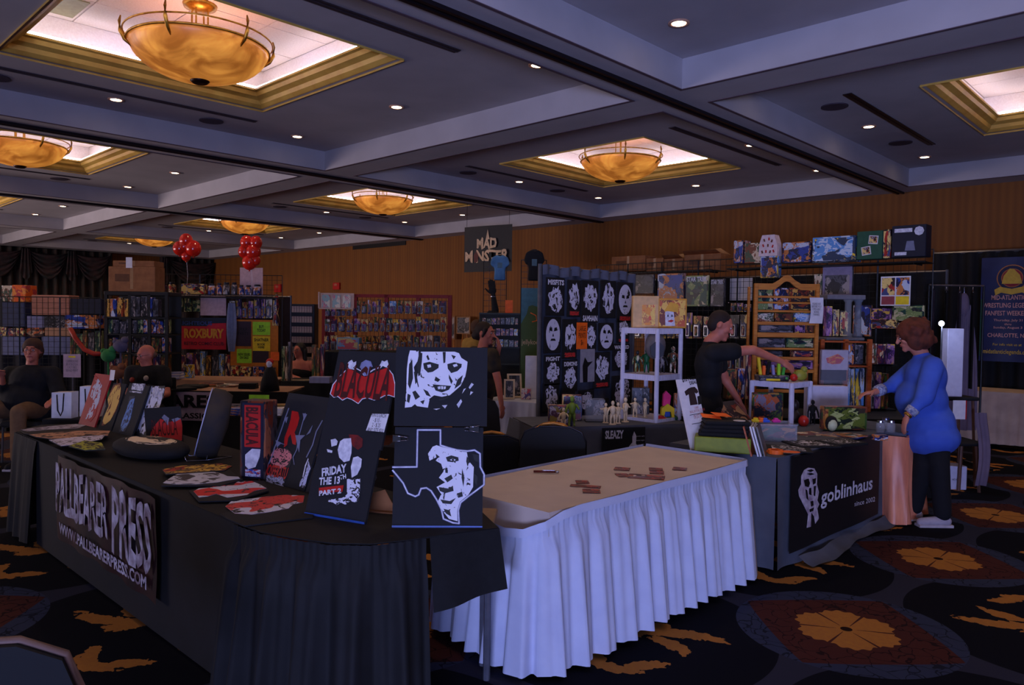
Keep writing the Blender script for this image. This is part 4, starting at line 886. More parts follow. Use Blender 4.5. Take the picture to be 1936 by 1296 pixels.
# ---- green box with folded shirts
G=facep(1360,858); loc,w,h=G.rect(1318,828,1396,856); a=R_(28)
t=carton('olive green lidless box holding folded black shirts on the right booth table',loc+Vector((-.03,.12,0)),.36,.26,.10,mat('olive_box',(128,140,36),.6),a,name='merch_box')
for i in range(4):
    s=thing('folded_shirt','%s folded black shirt of the pile in the olive green box, counted from below'%ORD[i],'shirt',loc+Vector((-.03,.12,.103+.026*i)),a+.05*i,'black shirts folded in the olive box'); 
    obj('fold',MB().rbox(-.16+.01*i,.165,-.11,.115,0,.024,.01),BLK,s)
    if i==3: obj('print',MB().lathe([(.001,.0245),(.04,.0245),(.04,.026),(.001,.026)],14,0,(.10,-.04,0)),WHT,s)
for k,(dx,dy,rz) in enumerate(((-.08,-.02,.3),(-.03,.03,.7))): solo('price_tag',MB().box((0,0,.012),(.13,.07,.002),(.25,.1,0)),ORG,'bright orange price tag on the black shirt pile, %s one'%('left' if k==0 else 'right'),'tag',loc+Vector((-.03+dx,.12+dy,.209+.012*k)),a+rz,group='orange tags on the shirt pile')
# ---- boards and records
t,W,L,B=lean('framed_art','dark framed panel with orange and cream picture leaning behind the olive box',(1388,806),(1424,800),(1350,762),cat='picture',m=artmat(61,((150,50,24),(50,36,40),(190,150,110),(60,60,64)),2.2),w=.34); obj('edge_strip',MB().bx(W/2-.01,W/2+.005,-.006,.014,0,L),mat('pinkish_edge',(160,110,110),.5),t)
pr=onz(1436,860)
for i,(dx,mm,lb,w_) in enumerate(((-.07,WOODO,'orange spined record leaning first in the row of records',.26),(-.035,WHT,'white edged record second in the leaning row',.24),(-.02,WHT,'thin white sleeve third in the leaning row',.24),(.0,artmat(62,((70,60,56),(40,36,40),(110,90,70)),3),'grey brown record sleeve at the front of the leaning row',.24))):
    t=thing('record_sleeve',lb,'record',pr+Vector((dx+.02,.05+dx*.6,.0)),R_(100),'records leaning at the near corner of the right booth'); t.rotation_euler=Euler((R_(-16),0,R_(112)))
    obj('sleeve',MB().bx(-w_/2,w_/2,-.005,.005,0,.2),mm,t); obj('disc_edge',MB().bx(-w_/2+.01,w_/2-.01,-.001,.001,.2,.203),INKB,t)
p=onz(1466,859); solo('sticker_roll',MB().lathe([(.03,0),(.05,0),(.05,.03),(.03,.03),(.03,0)],16).bx(-.06,.0,-.005,.005,.0,.02),ORG,'orange and white cup like trinket in front of the records','trinket',p)
# clear tub
p=onz(1455,838); t=thing('toy_tub','clear plastic tub of small monster toys in the middle of the right booth','tub',p+Vector((-.05,.12,0)),FACE)
obj('tub',MB().bx(-.16,.16,-.1,.1,0,.004).bx(-.16,.16,-.1,-.096,0,.13).bx(-.16,.16,.096,.1,0,.13).bx(-.16,-.156,-.1,.1,0,.13).bx(.156,.16,-.1,.1,0,.13),CLEAR,t); obj('contents',MB().bx(-.15,.15,-.09,.09,.005,.11),A_('toy1',5,4),t); obj('rim',MB().bx(-.165,.165,-.105,-.095,.125,.135).bx(-.165,.165,.095,.105,.125,.135),CLEAR,t)
for i,(c,dx) in enumerate(((YEL,-.11),(mat('toy_blue',(50,90,200),.4),-.04),(mat('toy_pink',(220,50,150),.4),.04),(ORG,-.07))):
    nm=('yellow','blue','pink','orange')[i]; tt=thing('toy_car','small %s toy lying on the rim of the clear tub'%nm,'toy',p+Vector((-.05+dx*.72,.12+dx*.69,.135)),FACE); obj('body',MB().rbox(-.03,.03,-.02,.02,0,.02,.006),c,tt); obj('top',MB().rbox(-.018,.012,-.015,.015,.018,.032,.004),c,tt)
# flat magazines and shirts
for i,(x,y,w,d,a,mm,lb) in enumerate(((1530,822,.26,.2,1.2,A_('toy8',3,3),'flat tan illustrated comic at the middle back of the right booth'),(1575,823,.26,.2,1.5,artmat(63,((170,110,90),(90,90,120),(200,170,130)),3),'flat rosy illustrated magazine beside the green monster box'),(1608,826,.22,.18,1.5,A_('toy3',3,3),'flat blue grey magazine near the far front edge'))):
    solo('magazine',MB().bx(-w/2,w/2,-d/2,d/2,0,.006+.003*i),mm,lb,'magazine',onz(x,y),a)
for i,(x,y,w,d,a,sd,lb) in enumerate(((1490,850,.3,.26,.5,71,'flat black shirt with sparse white print nearest the front corner'),(1532,842,.32,.28,.9,72,'flat black shirt with bold white bone print in the middle front'),(1590,840,.30,.22,1.2,73,'flat black shirt with fine white print toward the far end'))):
    t=thing('flat_shirt',lb,'shirt',onz(x,y),a,'black printed shirts spread on the right booth'); obj('fold',MB().rbox(-w/2,w/2,-d/2,d/2,0,.008+.006*i,.004),BLK,t); obj('print',MB().bx(-w*.36,w*.36,-d*.38,d*.38,.008+.006*i,.0095+.006*i),inkflat(sd,(215,215,225),(20,20,22),.56,6),t)
p=onz(1492,855,.76); solo('patch',MB().lathe([(.001,0),(.07,0),(.07,.003),(.001,.003)],18,0,(0,0,0),1,.6),ORG,'orange oval patch on the nearest flat black shirt','patch',p,.5)
# ---- white plastic shelves (corner towards the viewer)
def corner_shelf(name,label,cx,cy,side,z0,levels,rz,post=.022,rim=.045,pz=None):
    t=thing(name,label,'shelf',(cx,cy,z0),rz); s=side/2
    for x,y in ((-s,-s),(s,-s),(s,s),(-s,s)):
        if (x,y)==(s,s) and False: continue
        obj('post',MB().cyl((x,y,0),(x,y,levels[-1]),post,n=10),PLW,t)
    for z in levels:
        m=MB().bx(-s,s,-s,s,z-.012,z)
        for a in range(4):
            pass
        m.bx(-s-.008,s+.008,-s-.008,-s+.008,z-rim,z+.004).bx(-s-.008,s+.008,s-.008,s+.008,z-rim,z+.004).bx(-s-.008,-s+.008,-s,s,z-rim,z+.004).bx(s-.008,s+.008,-s,s,z-rim,z+.004)
        n=14
        for i in range(n):
            u=-s+side*(i+.5)/n; m.bx(u-.004,u+.004,-s-.011,-s-.008,z-rim+.004,z); m.bx(-s-.011,-s-.008,u-.004,u+.004,z-rim+.004,z); m.bx(s+.008,s+.011,u-.004,u+.004,z-rim+.004,z)
        obj('shelf_board',m,PLW,t)
    return t
# small one on the right booth: near corner (px 1495)
def shelf_from_px(label,pc,pl,pr_,ztop_px,lv):
    c=onz(*pc,.745); l=onz(*pl,.745); 
    return c,l
c=onz(1495,806,.745); dirl=Vector((-.9,-.43,0)).normalized()
# near corner sits at c; sides run back-left and back-right as seen
sd=.36; rz=FACE+R_(45)
cen=Vector((c.x,c.y,.745))-Vector((.69,-.72,0)).normalized()*(sd*.7071)
corner_shelf('plastic_shelf','low white plastic shelf stage with diorama box below on the right booth',cen.x,cen.y,sd,.745,[.36],rz)
CSH=cen
# toys on top
zt=.745+.362
p=cen+Vector((0,0,.364)); t=thing('toy_tray','black toy display tray crowded with yellow and orange pieces on the low shelf','toy',(p.x-.06,p.y-.06,zt),FACE)
obj('tray',MB().rbox(-.13,.13,-.07,.07,0,.05,.006),A_('toy7',3,4),t); obj('label_strip',MB().bx(-.07,.05,-.073,-.07,.004,.022),YEL,t)
for i,(x,h,mm) in enumerate(((-.11,.15,YEL),(-.07,.08,ORG),(-.03,.12,BLK),(.01,.09,mat('toy_lav',(150,140,190),.5)),(.06,.10,LIME),(.1,.07,mat('toy_green',(70,170,60),.4)))): obj('toy_piece',MB().box((x,0,.05+h/2),(.022,.03,h),(0,.15*(i%3-1),0),0),mm,t)
p2=at(1519,722,6.6); solo('toy_ball',MB().sph((0,0,.033),.033,14,10),mat('red_toy',(190,40,30),.3),'shiny red ball toy on top of the low white shelf','toy',(cen.x+.10,cen.y+.03,zt),smooth=True)
p2=at(1506,722,6.6); solo('toy_ball',MB().sph((0,0,.026),.026,12,8),mat('toy_green',(70,170,60),.4),'small green ball toy beside the red one on the low shelf','toy',(cen.x+.05,cen.y-.02,zt),smooth=True)
solo('toy_monster',MB().sph((0,0,.05),(.06,.035,.05),12,8).sph((.03,0,.1),.03,10,7).tube([(-.03,0,.05),(-.09,0,.09),(-.1,0,.13)],[.02,.014,.008],6),mat('olive_toy',(150,150,50),.5),'olive yellow crouching toy at the right end of the low shelf top','toy',(cen.x+.12,cen.y+.12,zt),FACE,smooth=True)
G=facep(1460,805); carton('illustrated diorama box with green and orange monsters under the low white shelf',cen+Vector((-.08,-.10,0)),.27,.06,.26,A_('toy1',1,3),FACE,name='diorama_box',front=artmat(64,((90,110,40),(30,34,50),(190,90,40),(130,120,140)),3.5))
figure('small black suited figurine standing by the right leg of the low shelf',onz(1527,803,.745)+Vector((0.02,0.05,0)),.21,BLK,FACE,base_disc=False,arms=0)
t=thing('bust','small dark bust under the middle of the low white shelf','bust',cen+Vector((.09,.09,0)),FACE); obj('head',MB().sph((0,0,.15),(.035,.04,.05),12,8).tube([(0,0,.11),(0,0,.06),(0,0,0)],[.02,.05,.05],10),mat('dark_bronze_bust',(40,26,24),.5),t,smooth=True)
solo('toy_ball',MB().sph((0,0,.04),(.045,.04,.05),12,8),mat('red_toy',(190,40,30),.3),'red and yellow round toy at the feet of the black suited figurine','toy',onz(1517,806,.745)+Vector((.0,.02,0)),smooth=True)
# white board box behind
p=at(1560,800,6.95); carton('plain white carton behind the low white shelf',(p.x,p.y,.745),.36,.12,.30,PLW,FACE,name='white_carton')
G=facep(1600,816); boxpx('green monster model kit box with pale hooded face at the far end',G,1559,770,1642,814,.10,A_('toy1',2,3),rz=FACE+.1,name='model_kit_box',front=artmat(65,((96,110,40),(30,40,30),(170,180,110),(60,50,40)),3),)
t=thing('pale_bust','pale hooded toy head in front of the green monster box','bust',onz(1573,818,.745),FACE); obj('head',MB().sph((0,0,.06),(.04,.035,.05),12,8),mat('pale_green',(190,200,160),.5),t,smooth=True); obj('hood',MB().sph((0,.015,.07),(.05,.04,.06),12,8),BLK,t,smooth=True)
# clear jars on the end table
for i,(x,y) in enumerate(((1664,818),(1674,812),(1684,818))):
    t=thing('clear_jar','clear plastic jar of trinkets on the end table, %s from left'%ORD[i],'jar',onz(x,y,.745)+Vector((-.0,.0,0)),0,'clear jars beside the woman in blue'); obj('jar',MB().lathe([(.001,0),(.032,0),(.035,.05),(.03,.075),(.02,.08)],14),CLEAR,t,smooth=True); obj('lid',MB().lathe([(.001,.08),(.026,.08),(.026,.095),(.001,.095)],14),CHROME,t)
solo('card_box',MB().rbox(-.05,.05,-.03,.03,0,.04,.004),A_('toy3',7,3),'small lilac card box on the edge of the small end table','box',onz(1666,835,.745)+Vector((-.03,.06,0)),FACE)
# ============================================================ GREY DIAGONAL TABLE with shirt display wall
F0=Vector((-4.06,4.52,0)); F1=Vector((-3.36,5.72,0)); d=(F1-F0).normalized(); ang=math.atan2(d.y,d.x); L=(F1-F0).length; nb=Vector((-d.y,d.x,0))
t=table('folding_table','folding table under the slate cloth in front of the shirt display',0.03,L-.03,.03,.62,loc=F0,rz=ang)
t=thing('tablecloth','slate grey cloth with loose folds over the figurine table','tablecloth',F0,ang)
obj('cloth',MB().bx(0,L,0,.66,.733,.743),WGREY,t)
obj('front_drop',MB().surf(lambda a,b:(-.02+(L+.04)*a,-.012-.03*(1-b)*(1+math.sin(a*17+2*math.sin(a*5))),.02+.72*b),60,6),WGREY,t,smooth=True)
obj('end_drop',MB().surf(lambda a,b:(-.02-.12*(1-b)*(1+.5*math.sin(a*9)),-.01+.7*a,.02+.72*b),30,6),WGREY,t,smooth=True)
Wt=Plane(F0.x,F0.y,ang)
# little black poster hung on the front
u0,za=Wt.uv(1132,806); u1,zb=Wt.uv(1212,858)
t=thing('poster','black poster with a pale seated man and scribbled title on the slate cloth','poster',F0+d*((u0+u1)/2)-nb*.06,ang); w=u1-u0
obj('sheet',MB().bx(-w/2,w/2,-.012,-.008,.30,.735),mat('banner_black',(17,17,20),.6),t)
obj('man_picture',MB().prism([(w*.05,.32),(w*.08,.5),(w*.13,.58),(w*.2,.61),(w*.2,.66),(w*.24,.70),(w*.29,.66),(w*.28,.6),(w*.36,.56),(w*.42,.45),(w*.44,.32)],-.015,-.012),INKW,t)
text(t,'SLEAZY',w*.42,.07,-.014,-w*.22,.68,INKW,bold=.04)
for i in range(3): text(t,'movie night',w*.2,.012,-.014,w*.38,.66-.035*i,INKW)
# display frame with printed shirts: plane x = -4.6
Ws=Plane(-4.6,0,R_(90)); T0=Ws.uv(1020,600)[0]; T1=Ws.uv(1197,600)[0]
t=thing('shirt_display','grey cloth covered frame that carries the printed shirts','display',(-4.6,(T0+T1)/2,0),R_(90)); w=T1-T0
obj('cloth_panel',MB().surf(lambda a,b:((a-.5)*w,.014*math.sin(a*37),.02+2.06*b),60,2),mat('slate_felt',(66,70,84),.9),t,smooth=True)
obj('upright',MB().cyl((-w/2,0,0),(-w/2,0,2.12),.02,n=8),STEEL,t); obj('upright',MB().cyl((w/2,0,0),(w/2,0,2.1),.02,n=8),STEEL,t); obj('crossbar',MB().cyl((-w/2,0,2.09),(w/2,0,2.09),.015,n=8),STEEL,t)
b=MB(); b.surf(lambda a,c:((a-.5)*w,-.03-.02*math.sin(a*60),2.02+.09*c+.012*math.sin(a*25)),80,2); obj('gathered_hem',b,mat('slate_felt2',(84,88,104),.9),t,smooth=True)
v=Z3(1000,440,4.32)
SH=[ # corners of each shirt in crop pixels: x0,y0,x1,y1, ink kind, label
 (110,360,270,680,'MISFITS',None,(40,240),'white figure with crossed arms under a jagged name'),
 (285,380,400,690,None,'RED',(0,0),'white bearded head over red lettering'),
 (400,385,545,735,'SAMHAIN',None,(0,0),'crowded white figures over a dripping name'),
 (555,385,690,700,None,None,(0,0),'pale tangled creature'),
 (692,400,825,735,None,'RED',(0,0),'large white skull over a red word'),
 (95,680,240,985,None,None,(0,0),'white lean face with outlined collar'),
 (245,700,370,1030,None,'RED',(0,0),'speckled figure between red words'),
 (425,730,530,960,None,None,(0,0),'white masked head leaning sideways'),
 (540,730,670,965,None,None,(0,0),'clean white scowling face'),
 (690,690,800,900,None,'RED',(0,0),'grey man under a red word'),
 (95,990,235,1250,'FIGHT',None,(0,0),'thin scratched white writing'),
 (245,1030,375,1300,'DEMONS',None,(0,0),'horned pale head under a heading'),
 (500,970,640,1270,None,'RED',(0,0),'kneeling white figure over a red word'),
 (655,900,800,1125,'WANTED',None,(0,0),'white wanted poster of two men')]
FGs=(205,206,228)
def shirt(label,corner,ink,head=None,kind=None,seed=0,hp='top'):
    x0,y0,x1,y1=corner; loc,w,h=Ws.rect(x0,y0,x1,y1,.035); s=thing('display_shirt','black shirt with '+label+' on the display frame','shirt',loc,R_(90),'printed shirts pinned on the display frame')
    w-=.012;h-=.012
    obj('fold',MB().rbox(-w/2,w/2,-.006,.008,0,h,.006),BLK,s); lo,hi=.08,.95
    if kind=='RED': obj('red_word',MB().bx(-w*.4,w*.4,-.0085,-.006,h*.04,h*.16),inkmat(90+seed%3,(190,36,34),(24,24,26),.42,6,'rect'),s); lo=.2
    if head: text(s,head,w*.86,h*.14,-.008,0,h*(.88 if hp=='top' else .1),INKW,bold=.04); hi=.8 if hp=='top' else .95; lo=lo if hp=='top' else .22
    rg=random.Random(seed*13+len(label)); rad=[rg.uniform(.72,1.04) if seed not in (4,5,8) else 1 for _ in range(26)]
    obj('print',MB().prism([(w*.41*math.cos(a)*rad[i],h*((lo+hi)/2)+h*(hi-lo)/2*math.sin(a)*rad[i]) for i,a in enumerate([2*PI*k/26 for k in range(26)])],-.0085,-.006),ink,s)
    return s
for i,(x0,y0,x1,y1,hd,kd,_,lb) in enumerate(SH):
    a0=v(x0,y0)[0]; a1=v(x1,y1)[0]; th=.44 if i not in (4,5,8) else .36
    s=shirt(lb,(a0[0],a0[1],a1[0],a1[1]),inkflat(100+i,FGs,(26,26,30),th,4.5 if i not in (2,10,13) else 8),hd,kd,i,'bottom' if hd=='SAMHAIN' else 'top')
    if i in (4,5,8):  # plain generic faces: dark eye, nose and mouth marks
        loc,w,h=Ws.rect(a0[0],a0[1],a1[0],a1[1],.035); cz=h*(.55); e=MB()
        for nm,pl in (('eye_mark',[(-w*.22,cz+.02),(-w*.05,cz+.012),(-w*.07,cz+.045),(-w*.2,cz+.05)]),('eye_mark',[(w*.22,cz+.02),(w*.05,cz+.012),(w*.07,cz+.045),(w*.2,cz+.05)]),('nose_mark',[(-w*.04,cz-.035),(w*.04,cz-.035),(0,cz-.005)]),('mouth_mark',[(-w*.15,cz-.075),(w*.15,cz-.075),(w*.1,cz-.055),(-w*.1,cz-.055)])):
            obj(nm,MB().prism(pl,-.0105,-.0084),INKB,s)
ex=[(1020,722,1052,778,'white star in a tall oval ring',(0,)),(1054,738,1082,790,'white cowled face inside an arch',0),(1088,735,1118,778,'faint skeletal print low on the frame',0),(1110,752,1146,800,'faint headed word and beast print',0),(1150,708,1190,770,'white horned skull with crossed lines',0),(1148,772,1176,800,'small white print cut by the cream figurines',0)]
for i,(x0,y0,x1,y1,lb,_) in enumerate(ex): shirt(lb,(x0,y0,x1,y1),inkflat(130+i,FGs,(26,26,30),.46+.02*(i in(2,3)),5))
# orange price cards pinned on
loc,w,h=Ws.rect(1082,610,1102,660,.05); t=thing('price_card','bright orange hand lettered price card pinned among the shirts','sign',loc,R_(90)); obj('card',MB().bx(-w/2,w/2,-.004,0,0,h),ORG,t); text(t,'LARGE\nPRINTS\n$6',w*.7,h*.75,-.005,0,h*.5,INKB)
loc,w,h=Ws.rect(1089,660,1116,722,.05); t=thing('grey_print','grey poster strip with dark hooded figure pinned among the shirts','poster',loc,R_(90)); obj('sheet',MB().bx(-w/2,w/2,-.004,0,0,h),mat('grey_print',(150,148,160),.7),t); obj('figure_mark',MB().prism([(-w*.3,0),(-w*.35,h*.5),(-w*.2,h*.75),(0,h*.6),(w*.35,h*.62),(0,h*.45),(-.0,0)],-.006,-.004),INKB,t)
# goods on the slate table
def ondiag(px,py): return onz(px,py,.745)
carton('clear fronted purple car kit box at the left end of the slate table',ondiag(1058,806)+Vector((-.02,.03,0)),.20,.08,.17,A_('toy2',1,3),FACE,front=artmat(81,((90,50,70),(200,190,200),(50,30,40),(150,130,50)),3),name='model_kit_box')
carton('glossy red and blue monster kit box behind the green figure',ondiag(1078,795)+Vector((0,.02,0)),.17,.10,.22,A_('toy6',1,3),FACE,front=artmat(82,((120,30,40),(60,60,100),(30,26,40),(160,120,130)),3),name='model_kit_box')
figure('cream figurine with outstretched arm before the purple kit box',ondiag(1065,811),.17,CREAM,FACE); figure('tall moss green monster figurine between two kit boxes',ondiag(1081,807),.25,mat('moss_toy',(110,135,40),.5),FACE,base_disc=False)
t=thing('clear_case','clear acrylic case right of the green figurine','case',ondiag(1120,797)+Vector((0,.03,0)),FACE); obj('case',MB().bx(-.08,.08,-.07,.07,0,.19),CLEAR,t); obj('foot_plate',MB().bx(-.085,.085,-.075,.075,-.001,.006),BLK,t)
for i,(x,y,h) in enumerate(((1145,800,.17),(1158,803,.20),(1168,801,.18),(1182,798,.21))): figure('unpainted cream resin figurine, %s of the cluster on the slate table'%ORD[i],ondiag(x,y),h,CREAM,FACE+.5*i-.6,group='cream resin figurines on the slate table')
for i,(x,y,c,l) in enumerate(((1248,796,RED,'small red toy lying right of the tall white shelf'),(1270,794,mat('toy_dgreen',(20,90,50),.5),'flat green toy box right of the tall white shelf'))): solo('toy',MB().rbox(-.05,.05,-.03,.03,0,.03,.008).rbox(-.02,.03,-.02,.02,.028,.045,.006),c,l,'toy',ondiag(x,y),FACE)
# tall white corner shelf
c=onz(1240,800,.745); sd=.36; cen=Vector((c.x,c.y,.745))-Vector((.69,-.72,0)).normalized()*(sd*.7071)
dep=(c-Vector((0,0,H))).dot(CF); hs=(800-622)/FPX*dep; S3=[.02,hs*.5,hs]
corner_shelf('plastic_shelf','tall white plastic corner shelf of toys at the end of the slate table',cen.x,cen.y,sd,.745,S3,FACE+R_(45),post=.02)
zt=.745+hs+.005
G=Plane(cen.x,cen.y,FACE)
carton('cream and orange boxed puppet toy on top left of the tall white shelf',G.rect(1196,565,1243,622)[0]*1.0+Vector((0,0,zt-G.rect(1196,565,1243,622)[0].z)),.23,.09,.28,mat('cream_box',(225,180,120),.5),FACE,name='toy_box',front=artmat(83,((230,150,40),(220,70,50),(240,200,90),(200,120,60)),3),fr=(.35,.85,.08,.72))
L1,w1,h1=G.rect(1241,567,1297,622); t=carton('yellow clown costume box on top right of the tall white shelf',Vector((L1.x,L1.y,zt)),w1*.98,.09,.26,mat('clown_yellow',(215,150,40),.5),FACE,name='toy_box',front=artmat(84,((215,150,50),(120,50,24),(235,190,80),(200,90,40)),3))
obj('clown_face',MB().prism([(-.06,.02),(-.065,.14),(-.03,.155),(.01,.14),(.025,.02)],-.056,-.047),INKW,t); obj('smile_mark',MB().prism([(-.045,.06),(-.01,.05),(.015,.065),(-.01,.075)],-.058,-.056),RED,t)
for x_ in (-.04,-.005): obj('eye_mark',MB().prism([(x_-.008,.10),(x_+.008,.10),(x_,.125)],-.058,-.056),INKB,t)
obj('hat_shape',MB().prism([(-.07,.15),(.05,.14),(.05,.21),(-.02,.23)],-.058,-.047),mat('gold_ink',(230,170,40),.5),t)
t=thing('helmet','grey ribbed helmet prop resting at the near corner of the tall white shelf','helmet',Vector((c.x-.06,c.y+.06,.745+hs*.72)),FACE)
obj('dome',MB().sph((0,0,.08),(.09,.09,.12),16,12),mat('grey_helmet',(92,88,92),.5),t,smooth=True); obj('visor',MB().prism([(-.05,.0),(0,-.04),(.05,0),(.06,.07),(0,.13),(-.06,.07)],-.095,-.07),mat('dark_visor',(40,34,36),.3),t)
zm=.745+hs*.5+.004
for i,(px,h,mm,l) in enumerate(((1205,.20,A_('toy5',4,4),'dark plush figure at the left of the middle shelf'),(1222,.22,mat('toy_dgreen',(20,90,50),.5),'green toy figure left of the center post'),(1252,.19,A_('toy7',4,4),'black and white figure right of the center post'),(1272,.24,A_('toy8',4,4),'brown beast figure at the right of the middle shelf'))):
    q=at(px,700,dep+.28); figure(l,(q.x,q.y,zm),h,mm,FACE,base_disc=False)
zl=.745+.026
for i,px in enumerate((1202,1221)): q=at(px,700,dep+.15); figure('cream resin figurine on the bottom board of the tall shelf, %s one'%('left','right')[i],(q.x,q.y,zl),.17,CREAM,FACE+i,group='cream figurines on the bottom shelf board')
q=at(1212,700,dep+.36); carton('dark book standing behind the cream figurines on the bottom board',(q.x,q.y,zl),.16,.03,.24,A_('toy7',6,3),FACE,name='book',cat='book')
q=at(1262,700,dep+.2); t=thing('toy_set','pink and yellow toy with blue base on the bottom board','toy',(q.x,q.y,zl),FACE); obj('pink_part',MB().prism([(-.04,.1),(.02,.1),(.03,.19),(-.01,.23),(-.035,.2)],-.03,.02),mat('hot_pink',(235,30,120),.4),t); obj('yellow_part',MB().prism([(-.05,.0),(-.03,.0),(-.02,.05),(.03,.05),(.04,.0),(.06,.0),(.06,.08),(.0,.12),(-.05,.08)],-.04,.03),YEL,t); obj('blue_part',MB().rbox(-.02,.03,-.02,.02,.0,.05,.006),mat('toy_blue',(50,90,200),.4),t)
q=at(1284,700,dep+.3); carton('blue boxed toy right behind the pink toy',(q.x,q.y,zl),.08,.05,.2,A_('toy3',9,3),FACE)
# white draped small table with art easels, left of the display frame
p=at(985,700,8.3); t=thing('folding_table','small table under a white cloth left of the shirt display','table',(p.x,p.y,0),R_(20)); obj('tabletop',MB().rbox(-.3,.3,-.3,.3,.70,.73,.008),TBLTOP,t)
for x in (-.25,.25):
    for y in (-.25,.25): obj('leg',MB().cyl((x,y,0),(x,y,.7),.016,n=8),LEGM,t)
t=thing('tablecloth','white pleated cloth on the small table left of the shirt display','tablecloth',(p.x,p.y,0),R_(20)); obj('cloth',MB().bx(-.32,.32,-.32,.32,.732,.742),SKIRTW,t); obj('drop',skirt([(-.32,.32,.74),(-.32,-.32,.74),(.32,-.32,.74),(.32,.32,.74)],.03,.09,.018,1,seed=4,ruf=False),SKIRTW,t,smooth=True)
zz=.745
G=Plane(p.x,p.y,FACE)
carton('tall plain white board standing on the small white table',(p.x+.1,p.y+.1,zz),.19,.02,.47,WHT,FACE,name='white_board',cat='board')
L1,w1,h1=G.rect(993,731,1012,752); carton('little card with red cartoon printed on it, on the white table',(L1.x+.05,L1.y-.12,zz),w1,.02,h1,mat('cream_card',(225,205,190),.6),FACE,name='picture_card',cat='card',front=artmat(85,((210,60,60),(225,205,190),(90,60,120)),3))
for i,(px,w_,h_) in enumerate(((963,.12,.22),(974,.16,.27))):
    q=at(px,740,8.2+.15*i); t=thing('framed_picture','pale framed dark picture leaning on the white table, %s one'%('left','right')[i],'picture',(q.x-.0,q.y,zz),FACE,'framed pictures on the white table'); t.rotation_euler=Euler((R_(-15),0,FACE+.2*i))
    obj('frame',MB().bx(-w_/2,w_/2,-.01,.01,0,.02).bx(-w_/2,w_/2,-.01,.01,h_-.02,h_).bx(-w_/2,-w_/2+.02,-.01,.01,.02,h_-.02).bx(w_/2-.02,w_/2,-.01,.01,.02,h_-.02),CREAM,t); obj('picture',MB().bx(-w_/2+.02,w_/2-.02,-.004,.004,.02,h_-.02),A_('toy7',8,3),t)
# ============================================================ PEOPLE
SKIN=mat('skin',(196,118,96),.55,col2=(184,104,84),scale=14); SKIN2=mat('fair_skin',(205,134,112),.55,col2=(192,118,98),scale=14)
def frame(fwd,up=Vector((0,0,1))):
    f=fwd.normalized(); s=f.cross(up).normalized(); u=s.cross(f).normalized()   # s = right hand side of the person
    return Matrix((s,f,u)).transposed().to_4x4()
def cap(m,a,b,ra,rb,n=12):
    """tapered capsule"""
    a=Vector(a);b=Vector(b); ax=(b-a); L=ax.length
    if L<1e-5: return m.sph(a,ra,n,8)
    q=ax.to_track_quat('Z','Y'); vs=[];K=4
    prof=[(ra*math.sin(PI/2*i/K),-ra*math.cos(PI/2*i/K)) for i in range(1,K+1)]+[(rb*math.cos(PI/2*i/K),L+rb*math.sin(PI/2*i/K)) for i in range(0,K)]
    vs.append(a+q@Vector((0,0,-ra)))
    for r,z in prof:
        for j in range(n): t=2*PI*j/n; vs.append(a+q@Vector((r*math.cos(t),r*math.sin(t),z)))
    vs.append(a+q@Vector((0,0,L+rb))); fs=[];N=len(prof);E=len(vs)-1
    for j in range(n): fs.append((0,1+(j+1)%n,1+j)); fs.append((E,1+(N-1)*n+j,1+(N-1)*n+(j+1)%n))
    for i in range(N-1):
        for j in range(n): o=1+i*n; fs.append((o+j,o+(j+1)%n,o+n+(j+1)%n,o+n+j))
    return m.add(vs,fs)
def ellip(m,c,r,F=None,n=16,k=10):
    old=m.T; m.T=Matrix.Translation(c)@(F or Matrix.Identity(4)); m.sph((0,0,0),r,n,k); m.T=old
def skinobj(name,m,mt,par,vox,label=None,sm=4):
    o=obj(name,m,mt,par,label,True); r=o.modifiers.new('remesh','REMESH'); r.mode='VOXEL'; r.voxel_size=vox; r.use_smooth_shade=True
    s=o.modifiers.new('smooth','SMOOTH'); s.iterations=sm; s.factor=.5; return o
def hand(m,w,d,nrm,curl=.5,side=1,s=1.0):
    d=d.normalized(); side_v=d.cross(nrm).normalized()*side; nrm=side_v.cross(d).normalized()*side
    ellip(m,w+d*.045*s,(.040*s,.048*s,.017*s),Matrix((side_v,d,nrm)).transposed().to_4x4(),12,8)
    for i,(o,L) in enumerate(((-.030,.066),(-.010,.076),(.011,.071),(.030,.056))):
        p=w+d*.082*s+side_v*o*s; dd=d.copy(); r=.0092*s
        for k,f in enumerate((.45,.32,.26)):
            dd=(dd*math.cos(curl*(.6+.2*k))-nrm*math.sin(curl*(.6+.2*k))).normalized(); q=p+dd*L*f*s; cap(m,p,q,r,r*.9,8); p=q; r*=.9
    p=w+d*.025*s-side_v*.032*s; dd=(d*.7-side_v*.7-nrm*.3).normalized(); q=p+dd*.036*s; cap(m,p,q,.012*s,.010*s,8); dd=(dd+d*.6).normalized(); cap(m,q,q+dd*.028*s,.010*s,.008*s,8)
